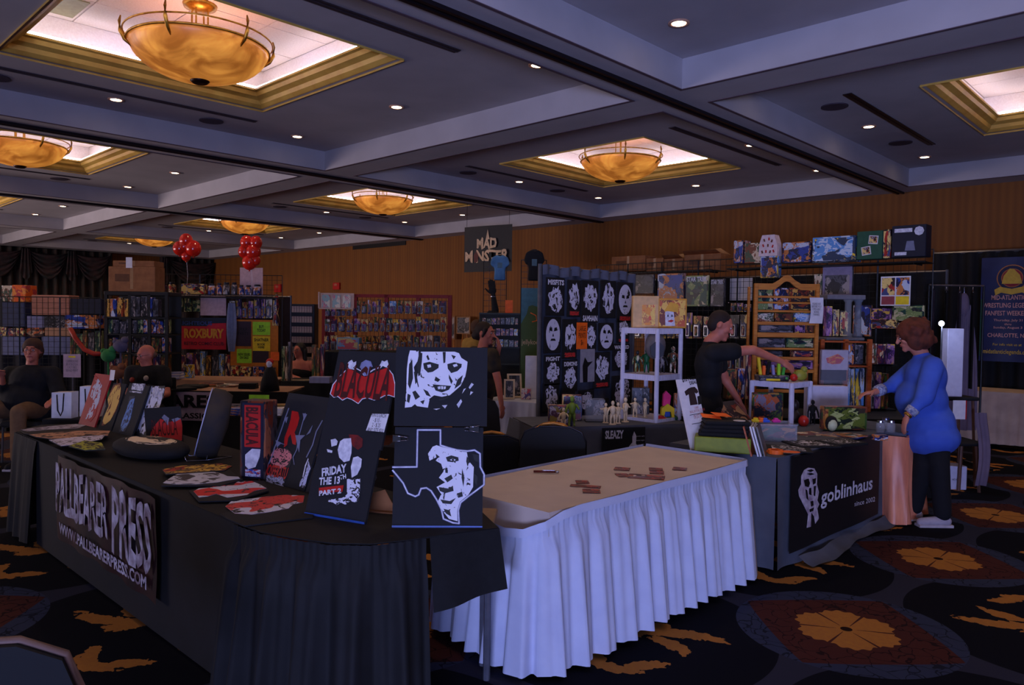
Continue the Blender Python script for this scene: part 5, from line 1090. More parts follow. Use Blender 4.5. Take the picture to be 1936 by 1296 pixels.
def head(t,m,c,look,up,skin,hairf,hairm,glasses=False,s=1.0,female=False):
    F=frame(look,up); M=lambda x,y,z: Vector(c)+(F@Vector((x*s,y*s,z*s)))
    ellip(m,M(0,-.008,.022),(.074*s,.094*s,.092*s),F); ellip(m,M(0,.022,-.045),(.057*s,.062*s,.066*s),F); cap(m,M(0,.07,-.085),M(0,.066,-.082),.024*s,.02*s)
    cap(m,M(0,.088,.022),M(0,.108,-.018),.010*s,.015*s,8); cap(m,M(-.03,.084,.034),M(.03,.084,.034),.012*s,.012*s,8)
    for k in (-1,1): cap(m,M(k*.035,.062,-.01),M(k*.045,.05,-.03),.024*s,.018*s,8); ellip(m,M(k*.078,-.008,.0),(.010*s,.020*s,.032*s),F,8,6)
    cap(m,M(-.018,.082,-.05),M(.018,.082,-.05),.010*s,.010*s,8)
    hd=obj('eye',MB(),INKB,t) if False else None
    for k in (-1,1):
        e=MB(); ellip(e,M(k*.030,.083,.012),(.013*s,.008*s,.008*s),F,10,6); obj('eye',e,mat('eye_white',(200,190,190),.3),t,smooth=True)
        e=MB(); ellip(e,M(k*.030,.090,.012),(.006*s,.004*s,.006*s),F,8,6); obj('iris',e,mat('iris',(40,26,20),.3),t,smooth=True)
        e=MB(); cap(e,M(k*.015,.097,.036),M(k*.045,.088,.036),.004*s,.003*s,6); obj('eyebrow',e,hairm,t,smooth=True)
    e=MB(); cap(e,M(-.02,.092,-.052),M(.02,.092,-.052),.005*s,.005*s,6); obj('lips',e,mat('lips',(160,70,66),.5),t,smooth=True)
    hm=MB(); hairf(hm,M,F,s); 
    if hm.v: skinobj('hair',hm,hairm,t,.010,sm=3)
    if glasses:
        g=MB()
        for k in (-1,1): g.tube([M(k*.032+.022*math.cos(a)*1.1,.104,.012+.017*math.sin(a)) for a in [2*PI*i/12 for i in range(12)]],.0018,5,closed=True); g.tube([M(k*.056,.102,.014),M(k*.078,.0,.012)],.0018,5)
        g.tube([M(-.01,.106,.014),M(.01,.106,.014)],.0018,5); obj('glasses',g,mat('glasses_frame',(60,50,56),.3,.6),t,smooth=True)
def hair_short(hm,M,F,s):
    ellip(hm,M(0,-.022,.040),(.080*s,.092*s,.088*s),F); ellip(hm,M(0,-.05,-.0),(.076*s,.06*s,.07*s),F)
def hair_bald(hm,M,F,s):
    ellip(hm,M(0,-.06,-.005),(.077*s,.05*s,.05*s),F)
def hair_full(hm,M,F,s):
    ellip(hm,M(0,-.012,.052),(.086*s,.098*s,.082*s),F); ellip(hm,M(0,-.05,.0),(.086*s,.07*s,.09*s),F)
    for k in(-1,1): cap(hm,M(k*.07,.01,.05),M(k*.078,-.0,-.0),.022*s,.016*s)
def hair_bob(hm,M,F,s):
    ellip(hm,M(0,-.03,.035),(.118*s,.125*s,.108*s),F); ellip(hm,M(0,-.07,-.04),(.115*s,.085*s,.095*s),F)
    for k in(-1,1): ellip(hm,M(k*.085,-.01,-.03),(.04*s,.07*s,.085*s),F)
    rg=random.Random(4)
    for i in range(40): a=rg.random()*2*PI; b=rg.random(); hm.sph(M(.115*math.cos(a),-.03+.12*math.sin(a) if math.sin(a)<.4 else 0,.1-.2*b),.022*s,8,6)
def hair_tied(hm,M,F,s):
    ellip(hm,M(0,-.02,.036),(.082*s,.096*s,.090*s),F); ellip(hm,M(0,-.07,-.01),(.07*s,.06*s,.07*s),F); ellip(hm,M(.0,-.11,-.03),(.035*s,.04*s,.045*s),F)
    for k in(-1,1): cap(hm,M(k*.07,.03,.05),M(k*.08,.01,-.03),.018*s,.012*s)
def hair_long(hm,M,F,s):
    hair_tied(hm,M,F,s)
    for k in(-1,1): cap(hm,M(k*.08,-.02,.0),M(k*.10,-.01,-.24),.035*s,.03*s)
    cap(hm,M(0,-.08,0),M(0,-.08,-.26),.07*s,.06*s)
def person(label,J,look,skin=SKIN,shirt=None,trousers=None,shoes=None,hairf=hair_short,hairm=None,sh=0.0,belly=.0,glasses=False,hs=1,sleeve=.55,hands=((None,None),(None,None)),curl=(.5,.5),vox=.009,wide=1.0,up=Vector((0,0,1)),longhem=0,group=None,extra=None,scoop=False):
    """J: head, neck, chest, pelvis, sL,eL,wL, sR,eR,wR, hL,kL,aL, hR,kR,aR as world points"""
    base=Vector((J['pelvis'].x,J['pelvis'].y,0)); t=thing('person',label,'person',base,0,group)
    J={k:Vector(v)-base for k,v in J.items()}
    m=MB(); head(t,m,J['head'],look,up,skin,hairf,hairm or mat('brown_hair',(44,28,22),.7),glasses,hs)
    nf=look.copy(); nf.z=0; F=frame((J['sL']-J['sR']).cross(Vector((0,0,1))) if (J['sL']-J['sR']).length>.05 else nf)
    bf=(J['sL']-J['sR']); bf.z=0; bf=Vector((bf.y,-bf.x,0)).normalized(); 
    if bf.length<.5: bf=nf.normalized()
    if bf.dot(nf)<0: bf=-bf
    F=frame(bf)
    cap(m,J['head']-Vector((0,0,.05)),J['neck'],.052*hs,.058)
    up2=(J['chest']-J['pelvis']).normalized(); s2=bf.cross(up2).normalized(); f2=up2.cross(s2).normalized(); F2=Matrix((s2,f2,up2)).transposed().to_4x4()
    def torso(mm,g):
        ellip(mm,J['chest'],(.165*wide+g,.105+g+belly*.3,.17+g),F2); mid=(J['chest']+J['pelvis'])/2
        ellip(mm,mid+f2*belly*.4,(.14*wide+g+belly*.4,.10+g+belly*.7,.17+g),F2); ellip(mm,J['pelvis'],(.165*wide+g+belly*.3,.115+g+belly*.5,.13+g),F2)
        cap(mm,J['sL'],J['sR'],.062+g,.062+g); cap(mm,J['neck']-Vector((0,0,.02)),J['chest'],.06+g*.3,.11+g)
    torso(m,0)
    for S,i in (('L',0),('R',1)):
        if 's'+S not in J: continue
        cap(m,J['s'+S],J['e'+S],.052,.040); cap(m,J['e'+S],J['w'+S],.040,.026)
        d=(J['w'+S]-J['e'+S]).normalized(); hd,nm=hands[i]; hd=hd or d; nm=nm or Vector((0,0,1)); hand(m,J['w'+S],Vector(hd),Vector(nm),curl[i],1 if i else -1)
        if 'h'+S in J: cap(m,J['h'+S],J['k'+S],.082,.055); cap(m,J['k'+S],J['a'+S],.055,.036)
    skinobj('body',m,skin,t,vox)
    if shirt:
        c=MB(); g=.018; 
        if scoop:
            ellip(c,J['chest']-up2*.05,(.165*wide+g,.105+g,.13),F2); mid=(J['chest']+J['pelvis'])/2; ellip(c,mid,(.15*wide+g,.11+g,.17+g),F2); ellip(c,J['pelvis'],(.165*wide+g,.12+g,.13),F2)
            for S in 'LR': cap(c,J['s'+S]*.6+J['neck']*.4-Vector((0,0,.0))+f2*.0,J['chest']-up2*.02,.03,.06)
        else: torso(c,g)
        for S in ('L','R'):
            if scoop: break
            e=J['s'+S].lerp(J['e'+S],min(1,sleeve*1.0) if sleeve<=1 else 1); cap(c,J['s'+S],e,.052+g+.012,.052+g+.006)
            if sleeve>1: cap(c,J['e'+S],J['e'+S].lerp(J['w'+S],sleeve-1),.058,.046)
        if longhem:
            ellip(c,J['pelvis']-Vector((0,0,longhem)),(.20*wide+belly*.5,.16+belly*.6,.16),F2); cap(c,J['pelvis'],J['pelvis']-Vector((0,0,longhem)),.20,.19)
        skinobj('shirt',c,shirt,t,.012,sm=25 if longhem else 8)
    if trousers:
        c=MB(); g=.02; ellip(c,J['pelvis'],(.15*wide+g,.11+g,.125),F2)
        for S in 'LR':
            if 'h'+S in J: cap(c,J['h'+S],J['k'+S],.082+g+belly*.15,.06+g); cap(c,J['k'+S],J['a'+S]+Vector((0,0,.03)),.06+g,.055+g*.6)
        skinobj('trousers',c,trousers,t,.014,sm=5)
    for S in 'LR':
        if 'a'+S in J:
            toe=J.get('t'+S) or J['a'+S]+bf*.15-Vector((0,0,J['a'+S].z-.03)); c=MB(); a=J['a'+S].copy(); a.z=.045; toe=Vector(toe); toe.z=.035
            cap(c,a-bf*.03,a,.04,.044); cap(c,a,toe,.044,.036); c2=MB(); dd=(toe-a); dd.z=0; dn=dd.normalized(); sd=Vector((-dn.y,dn.x,0))*.042
            q=[a-dn*.07+sd,a-dn*.07-sd,toe+dn*.03-sd,toe+dn*.03+sd]; c2.slab([(p.x,p.y) for p in q],0,.02)
            so=skinobj('shoe',c,shoes or BLK,t,.010,sm=4); obj('sole',c2,mat('shoe_sole',(190,180,185),.6),so)
    if extra: extra(t,J,F2,bf)
    return t
def legs(J,spread=.1,dirv=Vector((1,0,0))):
    p=J['pelvis']
    for S,k in (('L',1),('R',-1)): J['h'+S]=p+dirv*spread*k-Vector((0,0,.04)); J['k'+S]=Vector((p.x,p.y,.48))+dirv*spread*k; J['a'+S]=Vector((p.x,p.y,.08))+dirv*spread*k
    return J
rr=_r0.copy(); ff=Vector((_f.x,_f.y,0)).normalized(); U=Vector((0,0,1))
TEE=mat('black_tee',(22,23,28),.9,col2=(14,15,18),scale=12)
# the seller in black reaching over the right booth
d=6.55
J=dict(head=at(1362,617,d),neck=at(1342,648,d),chest=at(1340,690,d),pelvis=at(1338,768,d+.02),sL=at(1350,664,d+.19),eL=at(1372,720,d+.26),wL=at(1398,760,d+.2),sR=at(1350,668,d-.17),eR=at(1424,662,d-.2),wR=at(1478,684,d-.15))
legs(J,.09,-ff)
person('person in a plain black tee reaching a bare arm over the low white shelf',J,rr*.9-ff*.25-U*.38,SKIN,TEE,mat('dark_jeans',(26,28,38),.9),BLK,hair_short,mat('dark_brown_hair',(40,26,22),.8),wide=1.12,hands=((None,None),(rr*.8-U*.5,-ff*.6+U*.5)),curl=(.4,.45),sleeve=.5,hs=1.06,up=Vector((0,0,1))*.9+rr*.3)
# the woman in blue
d=6.25
J=dict(head=at(1722,636,d),neck=at(1742,668,d),chest=at(1750,712,d),pelvis=at(1757,800,d),sR=at(1738,690,d+.17),eR=at(1692,728,d+.22),wR=at(1653,742,d+.12),sL=at(1764,692,d-.17),eL=at(1748,752,d-.26),wL=at(1716,786,d-.24))
for S,k,kx,ax in (('R',1,1748,1740),('L',-1,1765,1768)):
    J['h'+S]=J['pelvis']+ff*.09*k-U*.05; J['k'+S]=onz(kx,992,0)+ff*.05*k+U*.48; J['a'+S]=onz(ax,990,0)+U*.08+ff*.1*k
J['tR']=J['aR']-rr*.17; J['tL']=J['aL']-rr*.17
BLUE=mat('blue_sweater',(70,104,205),.9,col2=(58,88,186),scale=5,bump=.2)
def cuffs(t,J,F2,bf):
    for S in 'LR':
        c=MB(); a=J['e'+S].lerp(J['w'+S],.62); b=J['e'+S].lerp(J['w'+S],.88); c.tube([a,b],[.052,.047],12); obj('patterned_cuff',c,mat('grey_patterned_cuff',(96,104,150),.8,col2=(180,185,205),scale=60),t,smooth=True)
    w=J['wL']; c=MB(); dd=(J['wL']-J['eL']).normalized(); c.tube([w-dd*.012,w+dd*.006],[.034,.033],12); obj('watch',c,BRASS,t,smooth=True)
person('person with auburn bob in a long blue sweater leaning over the small end table',J,-rr*.9-U*.35+ff*.25,SKIN2,BLUE,mat('dark_trousers',(16,16,22),.9),mat('white_slip_on',(180,170,180),.6),hair_bob,mat('auburn_hair',(104,48,30),.8,col2=(70,32,22),scale=18),belly=.12,wide=1.12,sleeve=1.75,longhem=.12,hs=1.05,hands=((-U*.9-rr*.3,-rr),(-rr*.95-U*.15,U)),curl=(.35,.55),extra=cuffs,up=U*.95-rr*.25)
# woman with patterned top
d=8.2
J=dict(head=at(917,631,d),neck=at(912,660,d),chest=at(914,694,d),pelvis=at(914,775,d),sL=at(897,668,d+.13),eL=at(935,690,d+.1),wL=at(944,655,d-.02),sR=at(930,672,d-.16),eR=at(942,722,d-.2),wR=at(948,765,d-.22))
legs(J,.09,-ff)
PATT=mat('black_gold_print',(24,22,26),.8,col2=(60,48,30),scale=9)
def blobs(t,J,F2,bf):
    rg=random.Random(5)
    for i in range(7):
        z=rg.uniform(-.2,.18); a=rg.uniform(-.13,.13); p=J['chest']-ff*.155*math.sqrt(max(0.1,1-(a/.2)**2))+rr*a+U*z; m=MB()
        m.tube([p+rr*.035*math.cos(b)+U*.035*math.sin(b) for b in [i+k*.5 for k in range(5)]],[.003,.009,.01,.008,.003],6); obj('leaf_motif',m,mat('gold_print',(215,185,130),.6),t,smooth=True)
person('person in a black top with pale leaf motifs, hand raised to mouth',J,rr*.9-ff*.35-U*.08,SKIN,PATT,mat('dark_jeans',(26,28,38),.9),BLK,hair_tied,mat('dark_hair',(34,20,20),.7),hands=((U*.9-rr*.2,rr),(None,None)),curl=(1.0,.4),sleeve=.45,extra=blobs,hs=1.05)
# person in yellow behind
d=10.2
J=dict(head=at(905,622,d),neck=at(900,640,d),chest=at(898,662,d),pelvis=at(898,715,d),sL=at(884,650,d+.05),eL=at(880,690,d+.05),wL=at(884,720,d-.05),sR=at(914,650,d-.05),eR=at(920,690,d-.05),wR=at(922,720,d-.1))
legs(J,.09,rr)
person('person in a dull yellow shirt half hidden behind the leaf patterned top',J,rr*.9+ff*.2,SKIN2,mat('dull_yellow_shirt',(176,140,70),.9),mat('grey_jeans',(50,52,60),.9),BLK,hair_short,mat('grey_brown_hair',(90,64,50),.8),vox=.014,glasses=True)
# seated woman far back
d=11.2
pz=.48
hp=at(566,715,d); hp.z=.55
J=dict(head=at(566,664,d),neck=at(568,684,d),chest=at(570,700,d),pelvis=hp,sL=at(552,690,d),eL=at(548,712,d-.1),wL=at(566,716,d-.3),sR=at(590,690,d),eR=at(600,710,d-.1),wR=at(612,706,d-.3),hL=hp-rr*.09,kL=hp-rr*.1-ff*.4,aL=Vector((*(hp-rr*.1-ff*.42).xy,.08)),hR=hp+rr*.09,kR=hp+rr*.1-ff*.4,aR=Vector((*(hp+rr*.1-ff*.42).xy,.08)))
person('seated person with long black hair in a black scoop neck top behind a table',J,-ff*.9-rr*.35,SKIN,BLK,BLK,BLK,hair_long,mat('black_hair',(16,14,18),.6),vox=.014,scoop=True,glasses=True)
# seated bald man in black tee
d=8.3
hp=at(277,735,d); hp.z=.55
J=dict(head=at(277,672,d),neck=at(279,696,d),chest=at(280,722,d),pelvis=hp,sL=at(250,704,d),eL=at(244,745,d-.1),wL=at(262,752,d-.3),sR=at(308,704,d),eR=at(316,745,d-.1),wR=at(300,752,d-.3),hL=hp-rr*.1,kL=hp-rr*.1-ff*.4,aL=Vector((*(hp-rr*.1-ff*.42).xy,.08)),hR=hp+rr*.1,kR=hp+rr*.1-ff*.4,aR=Vector((*(hp+rr*.1-ff*.42).xy,.08)))
def badges(t,J,F2,bf):
    for x,z,c in ((-.10,.03,(150,50,40)),(.05,.05,(190,180,170)),(.04,-.05,(140,60,60)),(.13,-.06,(120,70,70))): m=MB(); m.sph(J['chest']-ff*.15+rr*x+U*z,(.026,.026,.03),10,6); obj('button_badge',m,mat('badge_%d'%c[1],c,.5),t,smooth=True)
person('seated balding person with glasses and badges on a black tee',J,-ff*.8-rr*.5-U*.2,SKIN,TEE,BLK,BLK,hair_bald,mat('grey_brown_hair',(90,64,50),.8),vox=.012,glasses=True,extra=badges,belly=.05)
# seated heavy man at the left
d=8.2
hp=at(58,770,d+.1); hp.z=.58
J=dict(head=at(62,664,d),neck=at(60,692,d),chest=at(58,722,d),pelvis=hp,sL=at(20,706,d),eL=at(8,752,d-.05),wL=at(4,712,d-.3),sR=at(100,706,d),eR=at(112,748,d-.1),wR=at(98,758,d-.3),hL=hp-rr*.12,kL=hp-rr*.22-ff*.45,aL=Vector((*(hp-rr*.22-ff*.47).xy,.08)),hR=hp+rr*.12,kR=hp+rr*.16-ff*.45,aR=Vector((*(hp+rr*.16-ff*.47).xy,.08)))
person('heavy seated person with brown hair, glasses, dark shirt and khaki trousers at left',J,-ff*.95+rr*.25,SKIN,TEE,mat('khaki',(120,92,66),.9),BLK,hair_full,mat('brown_hair2',(70,44,32),.8),belly=.16,wide=1.2,glasses=True,sleeve=1.6,vox=.012,hs=1.1)
# seats for the seated people
def plain_chair(label,hip,back):
    p=Vector((hip.x,hip.y,0)); t=thing('banquet_chair',label,'chair',p,math.atan2(back.y,back.x)-PI/2,'seller chairs'); obj('seat',MB().rbox(-.22,.22,-.2,.22,.38,.44,.02),CHB,t); obj('backrest',MB().rbox(-.21,.21,.24,.28,.46,.9,.02),CHB,t)
    for x in(-.19,.19):
        obj('leg',MB().cyl((x,-.17,.4),(x,-.19,0),.012,n=6),STEEL,t); obj('leg',MB().cyl((x,.22,.5),(x,.25,0),.012,n=6),STEEL,t)
plain_chair('chair under the long haired person behind the far table',at(566,715,11.2),ff)
plain_chair('chair under the balding person with badges',at(277,735,8.3),ff); plain_chair('chair under the heavy seated person at left',at(58,770,8.3),ff)
# ============================================================ BACKGROUND BOOTHS
CN={'toy1':'green and brown','toy2':'purple and red','toy3':'blue and orange','toy4':'rust and tan','toy5':'teal and grey','toy6':'red and cream','toy7':'black and grey','toy8':'tan and brown','toy9':'violet and gold','sky':'sky blue'}
KEYS=list(CN)
def gridwall(label,P,x0,x1,y_top,panels=None,zbot=.05,off=0,legs=True,pitch=.0762):
    u0=P.uv(x0,600)[0]; u1=P.uv(x1,600)[0]; zt=P.uv((x0+x1)/2,y_top)[1]; n=panels or max(1,round((u1-u0)/.61)); pw=(u1-u0)/n
    for i in range(n):
        uc=u0+pw*(i+.5); p=P.o+P.d*uc-P.n*off; w=pw*.985
        t=thing('gridwall_panel',(label if n==1 else '%s, %s panel from left'%(label,ORD[i])),'display grid',(p.x,p.y,0),P.a,'black wire display grids')
        f=MB(); 
        for s in(-1,1): f.cyl((s*w/2,0,zbot),(s*w/2,0,zt),.006,n=5)
        f.cyl((-w/2,0,zt),(w/2,0,zt),.006,n=5).cyl((-w/2,0,zbot),(w/2,0,zbot),.006,n=5); obj('frame',f,GRIDB,t)
        g=MB(); k=int(w/pitch)
        for j in range(1,k): x=-w/2+w*j/k; g.bx(x-.0022,x+.0022,-.0022,.0022,zbot,zt)
        k=int((zt-zbot)/pitch)
        for j in range(1,k): z=zt-pitch*j; g.bx(-w/2,w/2,-.0045,-.0005,z-.0022,z+.0022)
        obj('grid_wires',g,GRIDB,t,kind='stuff')
        if legs:
            for s in(-1,1): obj('foot',MB().bx(s*w/2*.8-.015,s*w/2*.8+.015,-.22,.22,0,.05),GRIDB,t)
def wire_shelf(label,P,x0,x1,y,d=.3,off=0,mt=GRIDB):
    loc,w,_=P.rect(x0,y,x1,y+2,off); t=thing('wire_shelf',label,'shelf',loc,P.a); obj('shelf_board',MB().bx(-w/2,w/2,-d,0,-.012,0),mt,t); obj('lip',MB().cyl((-w/2,-d,.04),(w/2,-d,.04),.005,n=5).cyl((-w/2,-d,0),(w/2,-d,0),.006,n=5),mt,t)
    for s in(-1,1): obj('bracket',MB().bx(s*w/2*.9-.004,s*w/2*.9+.004,-d,0,-.03,-.012),mt,t)
    return loc
rgG=random.Random(11)
CNT={}
def goods(P,x0,x1,ytop,ybot,n,kind,place,group,keys=KEYS,d=.08,off=.1,jit=.12,style='box',seed=0,row=None):
    rg=random.Random(seed*7+n); ws=[1+rg.uniform(-jit,jit)*2 for _ in range(n)]; S=sum(ws); x=x0
    for i in range(n):
        wpx=(x1-x0)*ws[i]/S; k=rg.choice(keys); y=ytop+(ybot-ytop)*rg.uniform(0,jit*1.6)
        lb='%s %s, %s from left %s'%(CN.get(k,k),kind,ORD[i] if i<18 else 'last',place)
        loc,w,h=P.rect(x+.3,y,x+wpx-.6,ybot,off)
        if style=='box':
            carton(lb,loc,w*.96,d,h,A_(k,1+(seed+i)%3,3),P.a,group=group,front=A_(k,1+(seed+i+1)%3,3.5))
        elif style=='blister':
            t=thing('blister_pack',lb,'toy pack',loc,P.a,group); obj('card',MB().bx(-w*.46,w*.46,-.002,.002,0,h*.96),A_(k,1+(seed+i)%3,3),t)
            obj('bubble',MB().rbox(-w*.32,w*.32,-.05,-.002,h*.06,h*.6,.012),mat('bubble_plastic',(120,125,150),.12,spec=.8),t)
            obj('toy',MB().rbox(-w*.14,w*.14,-.056,-.045,h*.12,h*.5,.012),A_(rg.choice(keys),2,3),t)
            if i%3==0: obj('hook',MB().cyl((0,-.14,h*.93),(0,.02,h*.93),.003,n=5),CHROME,t)
        elif style=='book':
            t=thing('book',lb,'book',loc,P.a,group); obj('cover',MB().bx(-w*.47,w*.47,-d,0,0,h),A_(k,1+(seed+i)%3,2),t); obj('pages',MB().bx(-w*.4,w*.4,-d+.002,-.004,h-.004,h+.002),WHT,t)
        elif style=='jug':
            t=thing('jar',lb,'jar',loc,P.a,group); r=w*.46; obj('body',MB().lathe([(.001,0),(r*.95,0),(r,h*.08),(r,h*.72),(r*.7,h*.84)],14),A_(k,1+(seed+i)%3,3),t,smooth=True); obj('lid',MB().lathe([(r*.72,h*.82),(r*.74,h),(.001,h)],14),mat('navy_lid',(22,26,44),.4),t,smooth=True)
        x+=wpx
# ---------------- right rear booth
def backdrop(label,P,x0,x1,ytop,off,mt=None):
    u0=P.uv(x0,600)[0]; u1=P.uv(x1,600)[0]; zt=P.uv((x0+x1)/2,ytop)[1]; p=P.o+P.d*((u0+u1)/2)-P.n*off; w=u1-u0
    t=thing('backdrop',label,'curtain',(p.x,p.y,0),P.a); obj('cloth',MB().surf(lambda a,b:((a-.5)*w,-.03*math.sin(a*w*24),.01+(zt-.01)*b),max(20,int(w*24)),2),mt or BLK,t,smooth=True)
    for s in(-1,1): obj('upright',MB().cyl((s*w/2,.04,0),(s*w/2,.04,zt+.03),.018,n=6),STEEL,t)
    obj('crossbar',MB().cyl((-w/2,.04,zt+.01),(w/2,.04,zt+.01),.015,n=6),STEEL,t)
PA=Plane(-3,9.3,0)
backdrop('black cloth hung behind the right grids and their toys',PA,1200,1762,519,-.5)
gridwall('tall black wire grid behind the right booth',PA,1126,1762,487)
wire_shelf('long wire shelf carrying boxed toys along the top of the right grids',PA,1395,1765,502,off=.0)
wire_shelf('wire shelf carrying brown cartons above the shirt display',PA,1128,1345,512,off=-.35,d=.34)
def opencarton(lb,P,x0,y0,x1,y1,off,flaps=True):
    loc,w,h=P.rect(x0,y0,x1,y1,off); t=thing('cardboard_carton',lb,'carton',loc,P.a); obj('body',MB().rbox(-w/2,w/2,0,.28,0,h,.004),KRAFT,t)
    if flaps: obj('flap',MB().add([(-w/2,0,h),(w/2,0,h),(w*.45,-.1,h+.05),(-w*.45,-.1,h+.05)],[(0,1,2,3),(3,2,1,0)]),KRAFT,t); obj('flap',MB().add([(-w/2,.28,h),(w/2,.28,h),(w*.3,.2,h+.09),(-w*.5,.2,h+.07)],[(0,1,2,3),(3,2,1,0)]),mat('kraft_light',(215,165,95),.8),t)
    obj('tape',MB().bx(-.02,.02,-.001,.0,h*.1,h),mat('tape',(170,130,90),.3),t); obj('print_mark',MB().bx(-w*.36,-w*.05,-.0012,0,h*.4,h*.7),mat('carton_print',(104,66,40),.8),t); return t
opencarton('wide brown carton farthest left above the shirt display',PA,1134,482,1198,511,-.3,False)
opencarton('small brown carton between the wide one and the open ones',PA,1200,486,1232,511,-.3,False)
opencarton('brown carton with raised flap in the middle of the top shelf',PA,1234,487,1270,511,-.3)
opencarton('largest open brown carton with raised flap, right of the others',PA,1272,478,1342,511,-.3)
TOP=[(1405,458,1423,500,'toy3','slim blue figure box first on the top shelf'),(1425,463,1456,500,'toy8','white box with orange picture second on the top shelf'),(1496,461,1549,500,'toy3','deep blue picture box right of the white tapered box'),
 (1552,451,1632,498,'sky','wide sky blue box with snowy picture on the top shelf'),(1635,441,1683,493,'toy1','green box with framed photo prints on the top shelf'),(1684,438,1698,491,'toy6','narrow red brown box edge beside the green one'),(1700,430,1764,489,'toy7','big dark navy box highest at the right end of the shelf')]
for x0,y0,x1,y1,k,lb in TOP:
    t=boxpx(lb,PA,x0,y0,x1,y1,.2,A_(k,3,3),off=.26,front=A_(k,5,2.2) if k not in('toy1','toy7') else None)
    loc,w,h=PA.rect(x0,y0,x1,y1)
    if k=='toy1':
        t.children[0].data.materials[0]=mat('green_box',(30,84,62),.5)
        for (a,b,c,e,r) in ((.15,-.0,.2,.12,.1),(-.12,-.1,.12,.18,-.15)): obj('photo_border',MB().box((w*a,-.103,h*(.68 if a>0 else .3)),(w*.36,.004,h*.3),(0,r,0)),WHT,t); obj('photo',MB().box((w*a,-.106,h*(.68 if a>0 else .3)),(w*.3,.004,h*.24),(0,r,0)),A_('toy6',9,3),t)
    if k=='toy7':
        t.children[0].data.materials[0]=mat('navy_box',(20,24,44),.5); obj('title_print',MB().bx(-w*.42,w*.1,-.104,-.1,h*.78,h*.9),INKW,t); obj('star_print',MB().lathe([(.001,0),(.05,0),(.05,.003),(.001,.003)],8),INKW,t,loc=(w*.3,-.104,h*.8)).rotation_euler=(R_(90),0,0)
        obj('base_print',MB().bx(-w*.4,-w*.05,-.104,-.1,h*.06,h*.16),INKW,t); obj('pillar_print',MB().prism([(w*-.1,h*.2),(w*.2,h*.2),(w*.15,h*.5),(w*-.05,h*.5)],-.104,-.1),mat('ash_ink',(120,124,150),.7),t)
loc,w,h=PA.rect(1458,449,1493,488,.30); t=thing('toy_box','white tapered box with small red character pictures on the top shelf','box',loc,0); obj('body',MB().prism([(-w/2,0),(w/2,0),(w*.46,h*.6),(w*.32,h),(-w*.32,h),(-w*.46,h*.6)],-.05,.08),mat('lilac_white',(225,205,210),.5),t)
for i,(a,b) in enumerate(((-.2,.75),(.05,.8),(.2,.7),(-.25,.5),(.0,.5),(.25,.45),(-.3,.2),(-.1,.22),(.12,.2),(.3,.22))): obj('picture_mark',MB().box((w*a,-.052,h*b),(.018,.003,.035),(0,.3*(i%3-1),0)),RED if i%2 else mat('brown_mark',(110,50,34),.6),t)
boxpx('blue and brown boxes hung just below the white tapered box',PA,1459,488,1492,528,.1,A_('sky',7,3),off=.32,front=A_('toy3',8,2.5))
HANG=[(1205,520,1243,556,'toy7','dark boxed model left of the blue figure box'),(1250,518,1300,573,'toy3','red and blue boxed figure hanging above the yellow toy boxes'),(1303,522,1346,580,'toy5','grey green starship model kit hanging behind the seller'),(1350,528,1376,580,'toy7','black boxed item between the starship kit and white square'),
 (1562,506,1617,560,'toy7','grey framed box with dark game picture beside the pine rack'),(1545,520,1560,570,'toy8','narrow silver white pack right of the pine rack top'),(1650,583,1690,605,'toy9','dark horror titled box under the four picture poster'),(1692,578,1752,607,'toy5','pale green faced box right of the dark horror box'),(1652,604,1700,622,'toy6','red and white narrow box behind the auburn hair'),(1618,578,1652,636,'toy3','blue figure box beside the clear column'),(1700,610,1752,640,'toy6','rosy picture box right above the auburn hair')]
for i,(x0,y0,x1,y1,k,lb) in enumerate(HANG):
    t=boxpx(lb,PA,x0,y0,x1,y1,.05,A_(k,2+i%3,3),off=.10,front=A_(k,4+i%3,3))
    if 'starship' in lb: loc,w,h=PA.rect(x0,y0,x1,y1); text(t,'STAR TREK',w*.9,h*.16,-.03,0,h*.88,INKW,bold=.03); obj('ship_print',MB().prism([(-w*.3,h*.5),(0,h*.42),(w*.3,h*.5),(0,h*.58)],-.031,-.027),mat('hull_print',(120,120,110),.6),t)
    if 'framed' in lb: 
        loc,w,h=PA.rect(x0,y0,x1,y1)
        for a in ((-w/2,-w*.42,0,h),(w*.42,w/2,0,h),(-w*.42,w*.42,h*.72,h),(-w*.42,w*.42,0,h*.06)): obj('border',MB().bx(a[0],a[1],-.034,-.026,a[2],a[3]),mat('lilac_border',(135,125,155),.6),t)
loc,w,h=PA.rect(1378,526,1420,568,-.03); solo('white_card',MB().bx(-w/2,w/2,0,.01,0,h),WHT,'white square card seen through the wire grid behind the seller','sign',loc)
goods(PA,1205,1300,582,640,5,'boxed toy','in the row above the tall white shelf','boxed toys hung behind the seller',seed=1,style='blister')
goods(PA,1303,1425,588,640,7,'boxed toy','in the row around the seller\'s head','boxed toys hung behind the seller',seed=2,style='blister')
goods(PA,1380,1426,645,700,3,'boxed toy','under the seller\'s arm','boxed toys hung behind the seller',seed=3,style='blister')
goods(PA,1388,1428,572,590,3,'small pack','just under the white square card','boxed toys hung behind the seller',seed=4,style='blister')
PB=Plane(*(at(1370,740,7.6).xy),FACE)
goods(PB,1365,1400,690,752,2,'plush monster toy','under the seller\'s reaching arm','toys stacked behind the seller',seed=5,keys=['toy1','toy3'],d=.12)
goods(PB,1400,1424,650,752,2,'tall toy box','left of the pine rack','toys stacked behind the seller',seed=6,d=.12)
